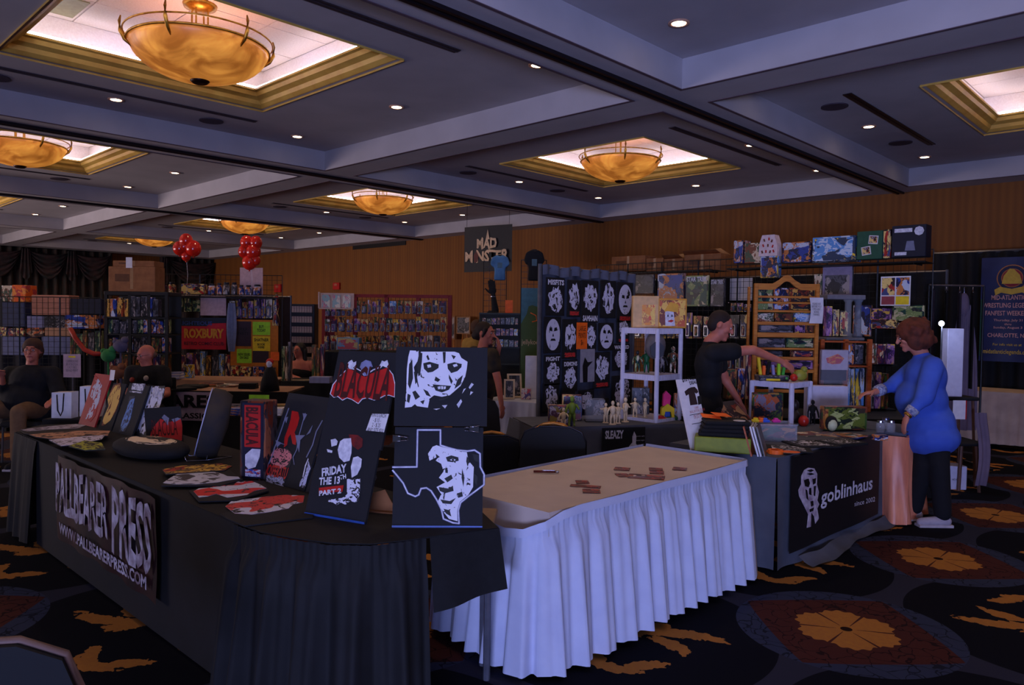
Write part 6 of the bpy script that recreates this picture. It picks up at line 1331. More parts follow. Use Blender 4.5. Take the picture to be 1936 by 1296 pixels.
# red/yellow four picture sign
loc,w,h=PA.rect(1674,524,1730,579,.16); t=thing('picture_poster','white edged poster of four red and orange pictures with a yellow note','poster',loc); obj('sheet',MB().bx(-w/2,w/2,-.004,0,0,h),WHT,t)
for a,b,c,e,mm in ((-.46,-.02,.36,.95,A_('toy6',6,2)),(.02,.46,.36,.95,A_('toy3',6,2)),(-.46,-.02,.04,.32,mat('maroon_note',(150,60,70),.6)),(.02,.46,.04,.32,YEL)): obj('picture',MB().bx(w*a,w*b,-.006,-.003,h*c,h*e),mm,t)
# lamp with cold light
q=at(1780,612,7.4); t=thing('clip_lamp','small clip lamp with dazzling blue white bulb right of the auburn hair','lamp',q); obj('bulb',MB().sph((0,0,0),.026,12,8),mat('cold_bulb',(190,205,255),.4,emit=30),t,smooth=True); obj('pole',MB().cyl((0,.02,.0),(.0,.02,-q.z+.0),.008,n=6).cyl((0,.02,-q.z),(0,.02,-q.z+.02),.12,n=14),STEEL,t)
l=D.lights.new('clip_lamp_light','POINT'); l.energy=5; l.color=(.5,.6,1); l.shadow_soft_size=.03; o=D.objects.new('clip_lamp_light',l); COL.objects.link(o); o.location=q+Vector((.0,-.06,0))
# pine rack
q=at(1486,770,7.35); t=thing('pine_rack','honey pine slatted rack with arched top rail on the turned table','rack',(q.x,q.y,.742),FACE)
Pn=Plane(q.x,q.y,FACE); zt=Pn.uv(1432,536)[1]-.742; wl=Pn.uv(1428,600)[0]; wr=Pn.uv(1544,600)[0]; hw=(wr-wl)/2; cx=(wl+wr)/2
for s in(-1,1): 
    obj('upright',MB().rbox(cx+s*hw-.018,cx+s*hw+.018,-.02,.02,0,zt,.004),WOOD,t); obj('rear_upright',MB().rbox(cx+s*hw-.012,cx+s*hw+.012,.2,.23,0,zt*.98,.004),WOOD,t)
ar=[(cx-hw,zt-.0),(cx-hw*.45,zt+.0),(cx-hw*.25,zt+.035),(cx-hw*.1,zt+.075),(cx,zt+.083),(cx+hw*.1,zt+.075),(cx+hw*.25,zt+.035),(cx+hw*.45,zt),(cx+hw,zt)]
obj('arched_rail',MB().prism(ar+[(x,z-.06) for x,z in ar[::-1]],-.012,.012),WOOD,t)
for y,hh in ((562,.02),(573,.018),(589,.02),(612,.03),(634,.045),(660,.02),(678,.03),(702,.03),(740,.03)):
    z=Pn.uv(1486,y)[1]-.742
    if z>.03: obj('slat',MB().rbox(cx-hw+.018,cx+hw-.018,-.014,.012,z-hh/2,z+hh/2,.003),WOOD,t)
Pz=Plane(*(Vector((q.x,q.y,0))+Pn.n*.06).xy,FACE)
ms=[(1432,545,1462,587,'toy5'),(1463,545,1492,587,'toy3'),(1493,545,1538,587,'toy4'),(1432,592,1463,610,'toy8'),(1465,592,1500,610,'toy1'),(1502,592,1538,610,'sky'),(1435,615,1500,632,'toy7'),(1502,615,1522,632,'toy9'),(1523,615,1538,632,'toy1'),(1432,640,1485,658,'toy7'),(1487,640,1538,658,'toy5'),(1432,664,1480,676,'toy7'),(1500,664,1538,676,'toy2'),(1445,682,1538,700,'toy9')]
rn=['first','second','third']; 
posn=['top tier left','top tier middle','top tier right','second tier left','second tier middle','second tier right','third tier left','third tier middle','third tier right','fourth tier left','fourth tier right','fifth tier left','fifth tier right','lowest tier']
for (x0,y0,x1,y1,k),pn in zip(ms,posn): boxpx('%s boxed game on the pine rack, %s'%(CN[k],pn),Pz,x0,y0,x1,y1,.1,A_(k,4,2.5),front=A_(k,6,2.5),group='boxed games on the pine rack')
Pf=Plane(*(Vector((q.x,q.y,0))-Pn.n*.05).xy,FACE)
loc,w,h=Pf.rect(1530,563,1555,612); t=thing('paper_notice','white paper notice taped on the right post of the pine rack','sign',loc,FACE); obj('sheet',MB().surf(lambda a,b:((a-.5)*w+.01*math.sin(b*3),-.004-.008*math.sin(a*3+b*4),h*b),6,8),WHT,t,smooth=True)
text(t,'PLEASE ASK\nBEFORE YOU\nOPEN ANY\nBOXES\nTHANKS',w*.7,h*.5,-.014,0,h*.55,mat('grey_ink',(90,84,96),.7))
loc,w,h=Pf.rect(1541,660,1589,725,.15); t=thing('plastic_bag_toy','clear bagged toy with red and orange dragon card beside the low shelf','toy',loc,FACE); obj('card',MB().bx(-w/2,w/2,-.01,.01,h*.42,h*.98),mat('lilac_card',(205,195,215),.4),t); obj('dragon_print',MB().prism([(-w*.3,h*.62),(-w*.1,h*.58),(w*.2,h*.6),(w*.35,h*.75),(w*.1,h*.88),(-w*.1,h*.82),(-w*.35,h*.75)],-.013,-.009),artmat(91,((225,60,40),(240,150,60),(200,40,60)),4),t); obj('navy_base',MB().bx(-w/2,w/2*.9,-.012,.02,h*.12,h*.42),NAVY,t); obj('bag',MB().rbox(-w/2-.01,w/2+.01,-.03,.03,0,h,.01),CLEAR,t)
# orange oak frame and shelves right of it
q=at(1600,780,7.5); Po=Plane(q.x,q.y,FACE); t=thing('oak_rack','orange oak ladder rack of boxed figures right of the pine rack','rack',(q.x,q.y,.742),FACE)
for x in (1553,1598,1643): u=Po.uv(x,700)[0]; z1=Po.uv(x,642)[1]-.742; obj('upright',MB().rbox(u-.02,u+.02,-.02,.02,0,z1,.004),WOODO,t)
for y in (646,692,770): z=max(.02,Po.uv(1600,y)[1]-.742); a=Po.uv(1553,700)[0]; b=Po.uv(1643,700)[0]; obj('shelf_board',MB().bx(a,b,-.02,.25,z-.012,z),WOODO,t)
goods(Po,1603,1640,650,690,2,'boxed figure','on the upper board of the oak rack','boxed figures on the oak rack',seed=8,off=-.12,keys=['toy3','toy7'])
goods(Po,1603,1638,697,768,4,'tall book','on the middle board of the oak rack','pale blue books on the oak rack',seed=9,off=-.12,keys=['sky'],style='book',jit=.02)
t=thing('shelf_unit','black shelf of boxed figures right of the oak rack','shelf',(Po.o+Po.d*(Po.uv(1676,700)[0])+Po.n*.12).to_tuple(),FACE)
for y in (690.5,776): z=Po.uv(1676,y)[1]; obj('shelf_board',MB().bx(-.16,.16,-.02,.22,z-.02,z-.002),BLK,t)
for x in(-.15,.15): obj('post',MB().bx(x-.01,x+.01,.18,.2,0,Po.uv(1676,650)[1]),BLK,t)
goods(Po,1650,1700,648,690,3,'boxed figure','right of the oak rack, upper row','boxed figures behind the woman in blue',seed=10,off=-.12); goods(Po,1650,1688,700,775,3,'tall boxed toy','right of the oak rack, lower row','boxed figures behind the woman in blue',seed=11,off=-.12)
# grey plastic shelf with clear columns
Pc=Plane(*(at(1600,600,8.2).xy),FACE); loc,w,h=Pc.rect(1560,558,1632,640); t=thing('plastic_shelf','grey plastic shelf with two clear columns above the oak rack','shelf',loc,FACE); obj('top_board',MB().rbox(-w/2,w/2,-.05,.2,h-.05,h,.006),mat('grey_plastic',(110,108,118),.5),t); obj('bottom_board',MB().rbox(-w/2,w/2,-.05,.2,-.02,0.01,.006),mat('grey_plastic',(110,108,118),.5),t)
for x_ in (-.45,.45): obj('leg',MB().cyl((w*x_,.1,-loc.z),(w*x_,.1,0),.02,n=8),mat('grey_plastic',(110,108,118),.5),t)
for x in (.1,.36): obj('column',MB().lathe([(.05,0.01),(.05,.05),(.035,.06),(.035,h-.08),(.05,h-.06),(.05,h-.05)],14),CLEAR if x<.2 else mat('frosted',(120,130,150),.2,alpha=.6),t,loc=(w*x,-.0,0),smooth=True)
goods(Pc,1563,1606,578,636,3,'boxed figure','between the clear columns shelf boards','boxed figures on the grey plastic shelf',seed=12,off=-.06)
# hanging clothes and white things at right
q=at(1799,700,7.6); carton('tall narrow white box standing behind the woman in blue',(q.x,q.y,.90),.16,.12,.68,PLW,FACE,name='tall_white_box')
q=at(1799,700,7.7); t=thing('folding_stool','dark stool under the tall white box behind the woman in blue','stool',(q.x,q.y,0),FACE); obj('seat',MB().rbox(-.2,.2,-.16,.16,.86,.895,.01),CHB,t)
for x in(-.17,.17):
    for y in(-.13,.13): obj('leg',MB().cyl((x*.9,y*.9,.87),(x*1.1,y*1.1,0),.014,n=6),mat('tan_wood_leg',(100,66,50),.6),t)
q=at(1822,690,8.6); t=thing('garment','long pale hooded robe hanging at the edge of the black drape','clothing',(q.x,q.y,.42),FACE); obj('robe',MB().surf(lambda a,b:((a-.5)*(.34-.22*b**3),-.03*math.sin(a*PI)-.02*math.sin(a*25),1.42*b),20,10),mat('pale_robe',(120,104,120),.9,col2=(98,86,104),scale=3),t,smooth=True); obj('hood',MB().sph((-.02,0,1.42),(.06,.05,.14),12,8),mat('pale_robe',(120,104,120),.9),t,smooth=True); obj('hanger',MB().tube([(-.02,0,1.5),(-.02,0,1.62),(.02,0,1.64)],.004,5),CHROME,t)
t=thing('garment_rack','chrome garment rail with dark costumes along the black drape','rack',(q.x,q.y,0),FACE); 
obj('rail',MB().cyl((-.42,0,2.06),(.2,0,2.06),.010,n=8),STEEL,t)
for x in(-.42,.2): obj('post',MB().cyl((x,0,0),(x,0,2.06),.012,n=8),GRIDB,t); obj('foot',MB().bx(x-.015,x+.015,-.25,.25,0,.03),GRIDB,t)
for i in range(4):
    c=thing('costume','dark costume on the chrome rail, %s from left'%ORD[i],'clothing',(q+(_r0*(-.36+.15*i)+ff*.02)).xy.to_3d()+Vector((0,0,.9)),FACE+R_(60),'dark costumes on the chrome rail')
    obj('cloth',MB().surf(lambda a,b:((a-.5)*(.36-.12*b*b),-.02*math.sin(a*18),1.1*b),14,4),BLK if i%2 else mat('charcoal_cloth',(44,36,48),.9),c,smooth=True); obj('hanger',MB().tube([(-.16,0,1.08),(0,0,1.12),(.16,0,1.08)],.004,5).tube([(0,0,1.12),(0,0,1.17)],.003,5),CHROME,c)
q=onz(1795,922,.0); carton('white storage box with tiny dark mark on the carpet behind the woman in blue',(q.x,q.y,0),.23,.2,.23,PLW,FACE-.1,name='storage_box'); 
text(D.objects['storage_box'],'HDX',.05,.018,-.102,-.0,.10,INKB)
q=at(1815,785,7.2); solo('notice_card',MB().bx(-.07,.05,-.002,0,0,.18).bx(.05,.06,-.003,0,0,.18,1),[WHT,RED],'white notice card with red edge behind the blue sweater','sign',(q.x,q.y,.72),FACE)
# folded wooden chair legs by it
q=onz(1822,928,0); t=thing('wooden_chair','tan legged chair draped with a grey cloth behind the woman in blue','chair',(q.x,q.y,0),FACE)
for x,y in((-.05,0),(.1,-.08),(-.05,.3),(.12,.3)): obj('leg',MB().cyl((x,y,0),(x*.7,y*.8,.46),.016,n=6),mat('tan_wood_leg',(100,66,50),.6),t)
obj('seat',MB().rbox(-.12,.16,-.1,.32,.45,.48,.01),BLK,t); obj('hanging_cloth',MB().surf(lambda a,b:(.02+.12*a+.03*math.sin(b*4),-.14-.02*math.sin(a*10),.08+.7*b),8,8),mat('pale_robe',(120,104,120),.9),t,smooth=True)
# far right table and blue banner
q=Vector((-1.75,11.9,0)); table('folding_table','table under the cream skirt before the black drape',-.92,.92,-.3,.38,loc=q)
t=thing('tablecloth','cream pleated cloth on the far right table before the black drape','tablecloth',q); CRS=mat('cream_skirt',(186,166,150),.9,col2=(170,150,136),scale=6); obj('cloth',MB().bx(-.95,.95,-.33,.4,.732,.742),CRS,t); obj('pleats',skirt([(-.95,.4,.742),(-.95,-.33,.742),(.95,-.33,.742),(.95,.4,.742)],.06,.13,.02,1,seed=9,ruf=False,step=.03),CRS,t,smooth=True)
Pq=Plane(-2,12.3,0); u0=Pq.uv(1853,590)[0]; u1=u0+.68; zt=Pq.uv(1890,487)[1]; zb=Pq.uv(1890,684)[1]; w=u1-u0; h=zt-zb
t=thing('banner','navy wrestling weekend banner with round gold emblem on the black drape','banner',Pq.o+Pq.d*((u0+u1)/2)+Vector((0,0,zb))); obj('sheet',MB().surf(lambda a,b:((a-.5)*w,-.01*math.sin(a*7),h*b),12,2),mat('navy_vinyl',(26,34,74),.5,col2=(34,44,90),scale=3),t,smooth=True)
def disc(nm,r,c,mm,x,z,y): obj(nm,MB().prism([(x+r*math.cos(2*PI*i/36),z+r*math.sin(2*PI*i/36)) for i in range(36)],y-.002,y),mm,t)
ex_,ez=w*.05,h*.80; disc('emblem_rim',w*.27,0,mat('gold_ink2',(170,110,60),.6),ex_,ez,-.014); disc('emblem_ring',w*.25,0,mat('navy_ink',(26,30,66),.6),ex_,ez,-.016); disc('emblem_inner_rim',w*.19,0,mat('gold_ink2',(170,110,60),.6),ex_,ez,-.018); disc('emblem_field',w*.175,0,mat('dull_red',(140,30,40),.6),ex_,ez,-.020)
obj('emblem_figures',MB().prism([(ex_-.12,ez-.08),(ex_+.12,ez-.08),(ex_+.09,ez+.04),(ex_+.02,ez+.12),(ex_-.03,ez+.13),(ex_-.1,ez+.03)],-.024,-.022),mat('yellow_ink',(200,170,60),.6),t)
obj('ribbon',MB().prism([(ex_-w*.30,ez-.16),(ex_-w*.2,ez-.12),(ex_,ez-.15),(ex_+w*.2,ez-.12),(ex_+w*.30,ez-.16),(ex_+w*.28,ez-.24),(ex_+w*.18,ez-.2),(ex_,ez-.23),(ex_-w*.18,ez-.2),(ex_-w*.28,ez-.24)],-.028,-.025),mat('yellow_ink',(200,170,60),.6),t)
SAL=mat('salmon_ink',(215,160,150),.6); YK=mat('yellow_ink',(200,170,60),.6)
for s,ww,hh,z,mm in (('MID-ATLANTIC',.6,.045,.615,SAL),('WRESTLING LEGENDS',.9,.045,.54,SAL),('FANFEST WEEKEND',.8,.045,.465,SAL),('Thursday, July 31',.5,.028,.395,SAL),('thru',.12,.02,.36,SAL),('Sunday, August 3',.5,.028,.325,SAL),('CHARLOTTE, NC',.7,.045,.25,SAL),('For info visit us at',.5,.024,.165,YK),('midatlanticlegends.com',.84,.055,.09,YK)): text(t,s,w*ww,h*hh,-.014,w*.0,h*z,mm,bold=.012)
obj('green_edge',MB().bx(-w*.49,-w*.44,-.014,-.012,h*.05,h*.6),mat('dark_green_ink',(20,70,50),.6),t)
# ---------------- middle back: hanging banner, torsos, green banner
Pm=Plane(-8,11.2,R_(8)); loc,w,h=Pm.rect(878,427,967,514); t=thing('banner','black banner with ragged pale title hanging high before the gold wall','banner',loc,Pm.a); obj('sheet',MB().surf(lambda a,b:((a-.5)*w,-.02*math.sin(a*5),h*b),12,2),mat('dark_banner',(22,24,32),.6),t,smooth=True)
PALE2=mat('cream_ink',(215,185,150),.6); 
def rag(a,b): return a,b*(1+.18*math.sin(a*17))
text(t,'MAD',w*.42,h*.24,-.026,-w*.0,h*.62,PALE2,fx=rag,bold=.04); text(t,'M NSTER',w*.92,h*.26,-.026,0,h*.34,PALE2,fx=rag,bold=.04); obj('letter_o_drop',MB().prism([(-w*.26,h*.2),(-w*.19,h*.22),(-w*.17,h*.36),(-w*.22,h*.46),(-w*.28,h*.36)],-.028,-.024),mat('dried_red',(90,30,30),.6),t); obj('tall_spike',MB().prism([(-w*.02,h*.7),(w*.06,h*.7),(w*.02,h*.92)],-.028,-.024),PALE2,t)
for s in(-1,1): obj('hanging_cord',MB().cyl((s*w*.45,0,h),(s*w*.45,0,HC-loc.z),.004,n=5),GRIDB,t)
Pg=Plane(*(at(950,600,10.4).xy),FACE)
gridwall('narrow wire grid left of the green banner, blue shirt hung on it',Pg,913,957,495,panels=1)
Pg2=Plane(*(at(1005,600,9.6).xy),FACE); gridwall('narrow wire grid behind the green banner, black shirt form on it',Pg2,984,1032,492,panels=1)
def torso_form(lb,P,x0,y0,x1,y1,mm,off=.1):
    loc,w,h=P.rect(x0,y0,x1,y1,off); t=thing('torso_form',lb,'mannequin',loc,P.a); m=MB()
    m.prism([(-w*.30,0),(w*.30,0),(w*.27,h*.35),(w*.30,h*.60),(w*.38,h*.50),(w*.50,h*.62),(w*.40,h*.86),(w*.14,h*.96),(0,h*.90),(-w*.14,h*.96),(-w*.40,h*.86),(-w*.50,h*.62),(-w*.38,h*.50),(-w*.30,h*.60),(-w*.27,h*.35)],-.09,.06)
    skinobj('shirt_form',m,mm,t,.012,sm=10); obj('neck_cap',MB().cyl((0,-.01,h*.86),(0,-.01,h*.97),.035,n=12),INKB,t); obj('print',MB().bx(-w*.12,w*.12,-.095,-.085,h*.45,h*.66),mat('soft_print',(80,110,120),.7),t); return t
torso_form('light blue shirt form hanging high on the narrow grid',Pg,927,482,964,531,mat('light_blue_shirt',(84,130,165),.8,col2=(60,100,135),scale=8)); torso_form('black shirt form hanging beside the shirt display top',Pg2,990,472,1029,532,BLK)
loc,w,h=Plane(*(at(1003,600,9.3).xy),FACE).rect(985,545,1020,668); t=thing('banner','teal and green cartoon pull-up banner left of the shirt display','banner',Vector((loc.x,loc.y,0)),FACE); zz=loc.z
obj('sheet',MB().bx(-w/2,w/2,-.004,0,zz,zz+h),mat('green_vinyl',(58,82,34),.6,col2=(66,92,40),scale=3),t); obj('teal_shape',MB().prism([(-w*.5,zz+h*.45),(-w*.2,zz+h*.6),(-w*.1,zz+h*.72),(w*.1,zz+h*.74),(w*.5,zz+h*.7),(w*.5,zz+h),(-w*.5,zz+h)],-.007,-.004),mat('teal_ink',(60,110,125),.6),t); obj('orange_swirl',MB().tube([(w*.0,-.006,zz+h*.62),(w*.3,-.006,zz+h*.58),(w*.35,-.006,zz+h*.5),(w*.1,-.006,zz+h*.48)],.006,5),ORG,t); text(t,'jellykoe',w*.9,h*.10,-.008,0,zz+h*.16,mat('cream_ink',(215,185,150),.6)); obj('base_case',MB().rbox(-w/2-.03,w/2+.03,-.08,.08,0,.09,.01),STEEL,t); obj('lower_sheet',MB().bx(-w/2,w/2,-.003,0,.08,zz),mat('green_vinyl',(58,82,34),.6),t); obj('pole',MB().cyl((0,.03,.05),(0,.03,zz+h),.012,n=6),STEEL,t)
Pk=Plane(*(at(940,650,9.9).xy),FACE); loc,w,h=Pk.rect(905,592,985,760); t=thing('display_cabinet','dark teal cabinet of small wares behind the leaf patterned top','cabinet',Vector((loc.x,loc.y,0)),FACE); H0=loc.z+h; obj('body',MB().rbox(-w/2,w/2,0,.35,0,H0,.01),mat('dark_teal_cabinet',(28,36,38),.6),t)
for i in range(4): obj('shelf_edge',MB().bx(-w/2,w/2,-.02,0,H0-.02-.22*i,H0-.22*i),mat('grey_green_edge',(60,72,74),.6),t)
for r in range(3): goods(Pk,912,980,600+r*21,614+r*21,8,'small item','on the %s shelf of the teal cabinet'%ORD[r],'wares in the teal cabinet',seed=20+r,off=.03,d=.03)
q=at(932,590,10.0); t=thing('hand_display','black mannequin hand and forearm standing on the teal cabinet','mannequin',(q.x,q.y,H0),FACE); m=MB(); cap(m,(0.03,0,.03),(0,0,.24),.05,.03); hand(m,Vector((0,0,.24)),Vector((-.15,0,1)),Vector((0,-1,0)),.15,1,1.3); skinobj('arm',m,BLK,t,.008); obj('cuff_ring',MB().lathe([(.036,.21),(.036,.22),(.03,.22)],12),CHROME,t); obj('base',MB().lathe([(.001,0),(.08,0),(.06,.03),(.001,.03)],14),BLK,t)
q=at(962,596,10.0); solo('orange_card',MB().bx(-.05,.05,-.003,0,0,.17).bx(-.05,.05,-.02,.02,0,.004),ORG,'bright orange card standing on the teal cabinet','card',(q.x,q.y,H0),FACE)
for x0,y0,x1,y1,lb in ((847,598,861,642,'narrow dark framed picture leaning low on the gold wall'),(864,599,890,632,'dark framed picture with pale edge leaning low on the gold wall')):
    Pw2=Plane(-10,12.9,0); loc,w,h=Pw2.rect(x0,y0,x1,y1); t=thing('framed_picture',lb,'picture',Vector((loc.x,loc.y,.0))); zz=loc.z; obj('easel_leg',MB().cyl((-w*.4,.0,0),(-w*.1,.05,zz+h*.5),.012,n=6),WOOD,t); obj('easel_leg',MB().cyl((w*.4,0,0),(w*.1,.05,zz+h*.5),.012,n=6),WOOD,t); obj('frame',MB().bx(-w/2,w/2,-.02,0,zz,zz+h),mat('tan_frame2',(140,100,66),.6),t); obj('picture',MB().bx(-w*.42,w*.42,-.024,-.02,zz+h*.06,zz+h*.94),A_('toy7',9,3),t)
# ---------------- red framed rack of blister packs
Pr=Plane(*(at(730,620,11.8).xy),FACE-R_(6)); RF=mat('red_frame_paint',(140,28,24),.5)
u0=Pr.uv(612,600)[0]; u1=Pr.uv(850,600)[0]; zt=Pr.uv(730,557)[1]; p=Pr.o+Pr.d*((u0+u1)/2); w=u1-u0; t=thing('peg_rack','long red framed peg rack crowded with carded toys before the gold wall','rack',(p.x,p.y,0),Pr.a)
for i in range(5): x=-w/2+w*i/4; obj('post',MB().bx(x-.03,x+.03,-.0,.05,0,zt),RF,t)
for z in (zt-.05,zt-.52,.95): obj('rail',MB().bx(-w/2,w/2,.0,.04,z,z+.05),RF,t)
obj('red_back_board',MB().bx(-w/2,-w*.42,.05,.06,.3,zt-.1),RF,t)
g=MB()
for i in range(30): x=-w/2+w*i/30; g.bx(x-.002,x+.002,.045,.05,.1,zt)
for i in range(20): g.bx(-w/2,w/2,.045,.05,.1+i*(zt-.1)/20,.104+i*(zt-.1)/20)
obj('back_wires',g,GRIDB,t,kind='stuff')
goods(Pr,676,722,565,594,5,'carded toy','in the red rack top left row','carded toys on the red rack',seed=30,style='blister',off=.04); goods(Pr,724,846,567,594,9,'carded toy','in the red rack top right row','carded toys on the red rack',seed=31,style='blister',off=.04)
goods(Pr,616,676,580,598,6,'carded toy','in the row under the tilted comics','carded toys on the red rack',seed=38,style='blister',off=.04)
goods(Pr,616,846,598,628,18,'carded toy','in the middle row of the red rack','carded toys on the red rack',seed=32,style='blister',off=.06); goods(Pr,616,846,632,664,18,'carded toy','in the lower row of the red rack','carded toys on the red rack',seed=33,style='blister',off=.08)
q=Pr.hit(643,572); t=thing('comic_rack','pale tilted tray of three comics on top of the red rack','rack',(q.x,q.y,q.z-.08)-Pr.n*.15 if False else Vector((q.x,q.y,q.z-.1))-Pr.n*.15,Pr.a+R_(12)); obj('tray',MB().bx(-.26,.26,0,.02,0,.24).bx(-.27,-.25,-.1,.02,0,.25).bx(-.26,.26,-.1,0,-.01,0.01),mat('cream_tray',(200,170,150),.6),t)
for i in range(3): c=thing('comic','comic book in the tilted tray, %s from left'%ORD[i],'comic',t.location+Vector((0,0,.012)),t.rotation_euler.z,'comics in the tilted tray'); obj('cover',MB().bx(-.22+i*.155,-.10+i*.155,-.03,-.02,0,.2),artmat(95+i,((200,190,150),(180,50,50),(120,150,130)),2.5),c)
Pr2=Plane(*(at(700,660,10.6).xy),FACE); boxpx('red and light blue boxed puppets under the red rack middle',Pr2,636,639,679,662,.2,mat('light_blue_box',(88,130,160),.5),front=artmat(99,((170,50,40),(88,130,160),(180,150,70)),2)); goods(Pr2,680,725,645,662,5,'small lantern toy','beside the red and blue boxed puppets','lantern toys under the red rack',seed=36,keys=['toy4','toy8'],style='jug')
loc,w,h=Pr2.rect(620,662,760,664); t=thing('folding_table','dark cloth table under the red rack goods','table',Vector((loc.x,loc.y,0)),FACE); obj('tabletop',MB().bx(-w/2,w/2,-.3,.3,loc.z-.04,loc.z-.005),BLK,t); obj('cloth_front',MB().surf(lambda a,b:(-w/2+w*a,-.31-.01*math.sin(a*60),.01+(loc.z-.03)*b),50,2),BLK,t,smooth=True)
goods(Pr2,724,758,640,662,3,'toy','at the right end under the red rack','green toys under the red rack',seed=37,keys=['toy1','toy5'])
# ---------------- black spinner rack with white rows
Psn=Plane(*(at(572,620,12.4).xy),FACE); loc,w,h=Psn.rect(549,575,595,668); t=thing('card_rack','black rack with rows of white cards behind the long haired person','rack',Vector((loc.x,loc.y,0)),FACE); H0=loc.z+h; obj('body',MB().rbox(-w/2,w/2,0,.25,0,H0,.01),mat('black_rack',(20,20,26),.5),t)
for r in range(6):
    z=H0-.13-.165*r; obj('tray',MB().bx(-w*.42,w*.42,-.06,0,z-.02,z-.01),mat('black_rack',(20,20,26),.5),t)
    for i in range(8): c=solo('card_pack',MB().bx(-w*.045,w*.045,-.008,.008,0,.1),mat('dull_white_card',(170,150,140),.7,col2=(140,120,120),scale=30),'white card pack, %s from left in the %s row of the black rack'%(ORD[i],ORD[r]),'card pack',Vector((loc.x,loc.y,0))+Psn.d*(w*(-.37+.105*i))-Psn.n*.035+Vector((0,0,z-.01)),FACE,'white card packs in the black rack')
PF=mat('plush_pink',(190,130,130),.9)
goods(Plane(*(onz(546,719).xy),FACE),538,556,640,719,3,'plush and trinket stack','left of the long haired person','trinkets beside the long haired person',seed=40); goods(Plane(*(onz(606,719).xy),FACE),594,618,650,719,3,'plush and trinket stack','right of the long haired person','trinkets beside the long haired person',seed=41)
# ---------------- club booth with balloons
Pe=Plane(*(at(430,620,12.0).xy),FACE)
gridwall('wire grid of the club booth with the red sign',Pe,300,534,520)
backdrop('dark cloth hung behind the jar shelf of the club booth',Pe,296,536,560,-.35,mat('dark_brown_cloth',(40,26,24),.9))
wire_shelf('black shelf of jars running over the red club sign',Pe,298,536,561,off=.0,d=.25,mt=mat('black_shelf',(18,18,22),.5))
goods(Pe,300,340,532,559,3,'jar','on the left of the long jar shelf','jars on the club booth shelf',seed=50,style='jug',off=.12,keys=['toy2','toy6']); boxpx('red and white lettered game box among the jars',Pe,353,538,395,558,.15,A_('toy6',9,3),off=.2)
goods(Pe,398,455,533,559,4,'jar','in the middle of the long jar shelf','jars on the club booth shelf',seed=51,style='jug',off=.12,keys=['toy3','toy7']); goods(Pe,456,500,536,559,3,'blue jar','at the right of the long jar shelf','jars on the club booth shelf',seed=52,style='jug',off=.12,keys=['toy3'])
goods(Pe,300,384,563,590,6,'boxed toy','below the left of the jar shelf','boxed toys under the jar shelf',seed=53,off=.06); goods(Pe,436,528,563,602,8,'carded yellow toy','below the right of the jar shelf','carded toys under the jar shelf',seed=54,style='blister',off=.06,keys=['toy4','toy8','toy9'])
def sheet(lb,P,x0,y0,x1,y1,mm,off,cat='sign',name='sign',lines=(),ink=INKB,th=.006):
    loc,w,h=P.rect(x0,y0,x1,y1,off); t=thing(name,lb,cat,loc,P.a); obj('sheet',MB().bx(-w/2,w/2,-th,0,0,h),mm,t)
    for s,x,z,ww,hh in lines: text(t,s,w*ww,h*hh,-th-.001,w*x,h*z,ink,bold=.02)
    return t,w,h
sheet('blank white board standing in the middle of the club booth',Pe,386,561,434,597,mat('lilac_board',(190,160,165),.7),.14,'board','white_board')
t,w,h=sheet('red club sign with yellow block lettering and checker strip',Pe,332,606,435,660,mat('crimson_sign',(190,22,44),.6),.16,'sign','sign')
text(t,'ROXBURY',w*.72,h*.34,-.009,w*.1,h*.55,mat('mustard_ink',(205,140,40),.6),bold=.05); text(t,'RETRO COMIC CLUB',w*.72,h*.12,-.009,w*.1,h*.2,mat('dark_maroon_ink',(80,14,40),.6),bold=.02); obj('top_blue_band',MB().prism([(-w*.5,h*.86),(-w*.5,h*1.08),(w*.5,h*1.1),(w*.5,h*.92),(w*.2,h*.9),(w*.15,h*.8),(-w*.35,h*.8)],-.009,-.006),mat('teal_band',(14,30,50),.6),t); text(t,'RIGHTEOUS',w*.6,h*.14,-.011,-w*.05,h*.9,mat('blue_letter',(40,70,140),.6),bold=.03)
for i in range(3):
    for j in range(7):
        obj('checker',MB().bx(-w*.46+i*w*.045,-w*.46+(i+1)*w*.045,-.009,-.006,h*(.1+.1*j),h*(.1+.1*(j+1))),mat('checker_yellow',(190,180,60),.6) if (i+j)%2 else mat('checker_green',(30,90,50),.6),t)
loc,w,h=Pe.rect(441,605,530,714,.12); t=thing('notice_board','orange yellow notice panel covered with flyers right of the red sign','board',loc,Pe.a); obj('board',MB().bx(-w/2,w/2,0,.02,0,h),mat('amber_board',(200,118,30),.7),t)
pn=Plane(*(Vector((loc.x,loc.y,0))).xy,Pe.a)
for x0,y0,x1,y1,mm,lb,ls in ((446,608,475,655,mat('dark_flyer',(54,34,44),.6),'dark printed flyer at the top left of the notice panel',(('PULP\nPARTY',0,.6,.7,.3),)),(478,609,511,634,LIME,'lime green flyer at the top of the notice panel',(('BUY\nTODAY',0,.5,.5,.5),)),(478,636,511,664,YEL,'yellow author flyer in the middle of the notice panel',(('SHATNER',0,.75,.85,.22),('BOOK\nHERE',0,.35,.45,.35))),(448,660,476,687,LIME,'tilted lime flyer low on the notice panel',(('NEW ISSUES\nON SALE',0,.5,.8,.4),)),(478,664,508,686,mat('dark_flyer',(54,34,44),.6),'small dark photo flyer low on the notice panel',()),(512,666,528,682,ORG,'small orange note at the right of the notice panel',())):
    sheet(lb,pn,x0,y0,x1,y1,mm,.004,'flyer','flyer',ls,th=.003)
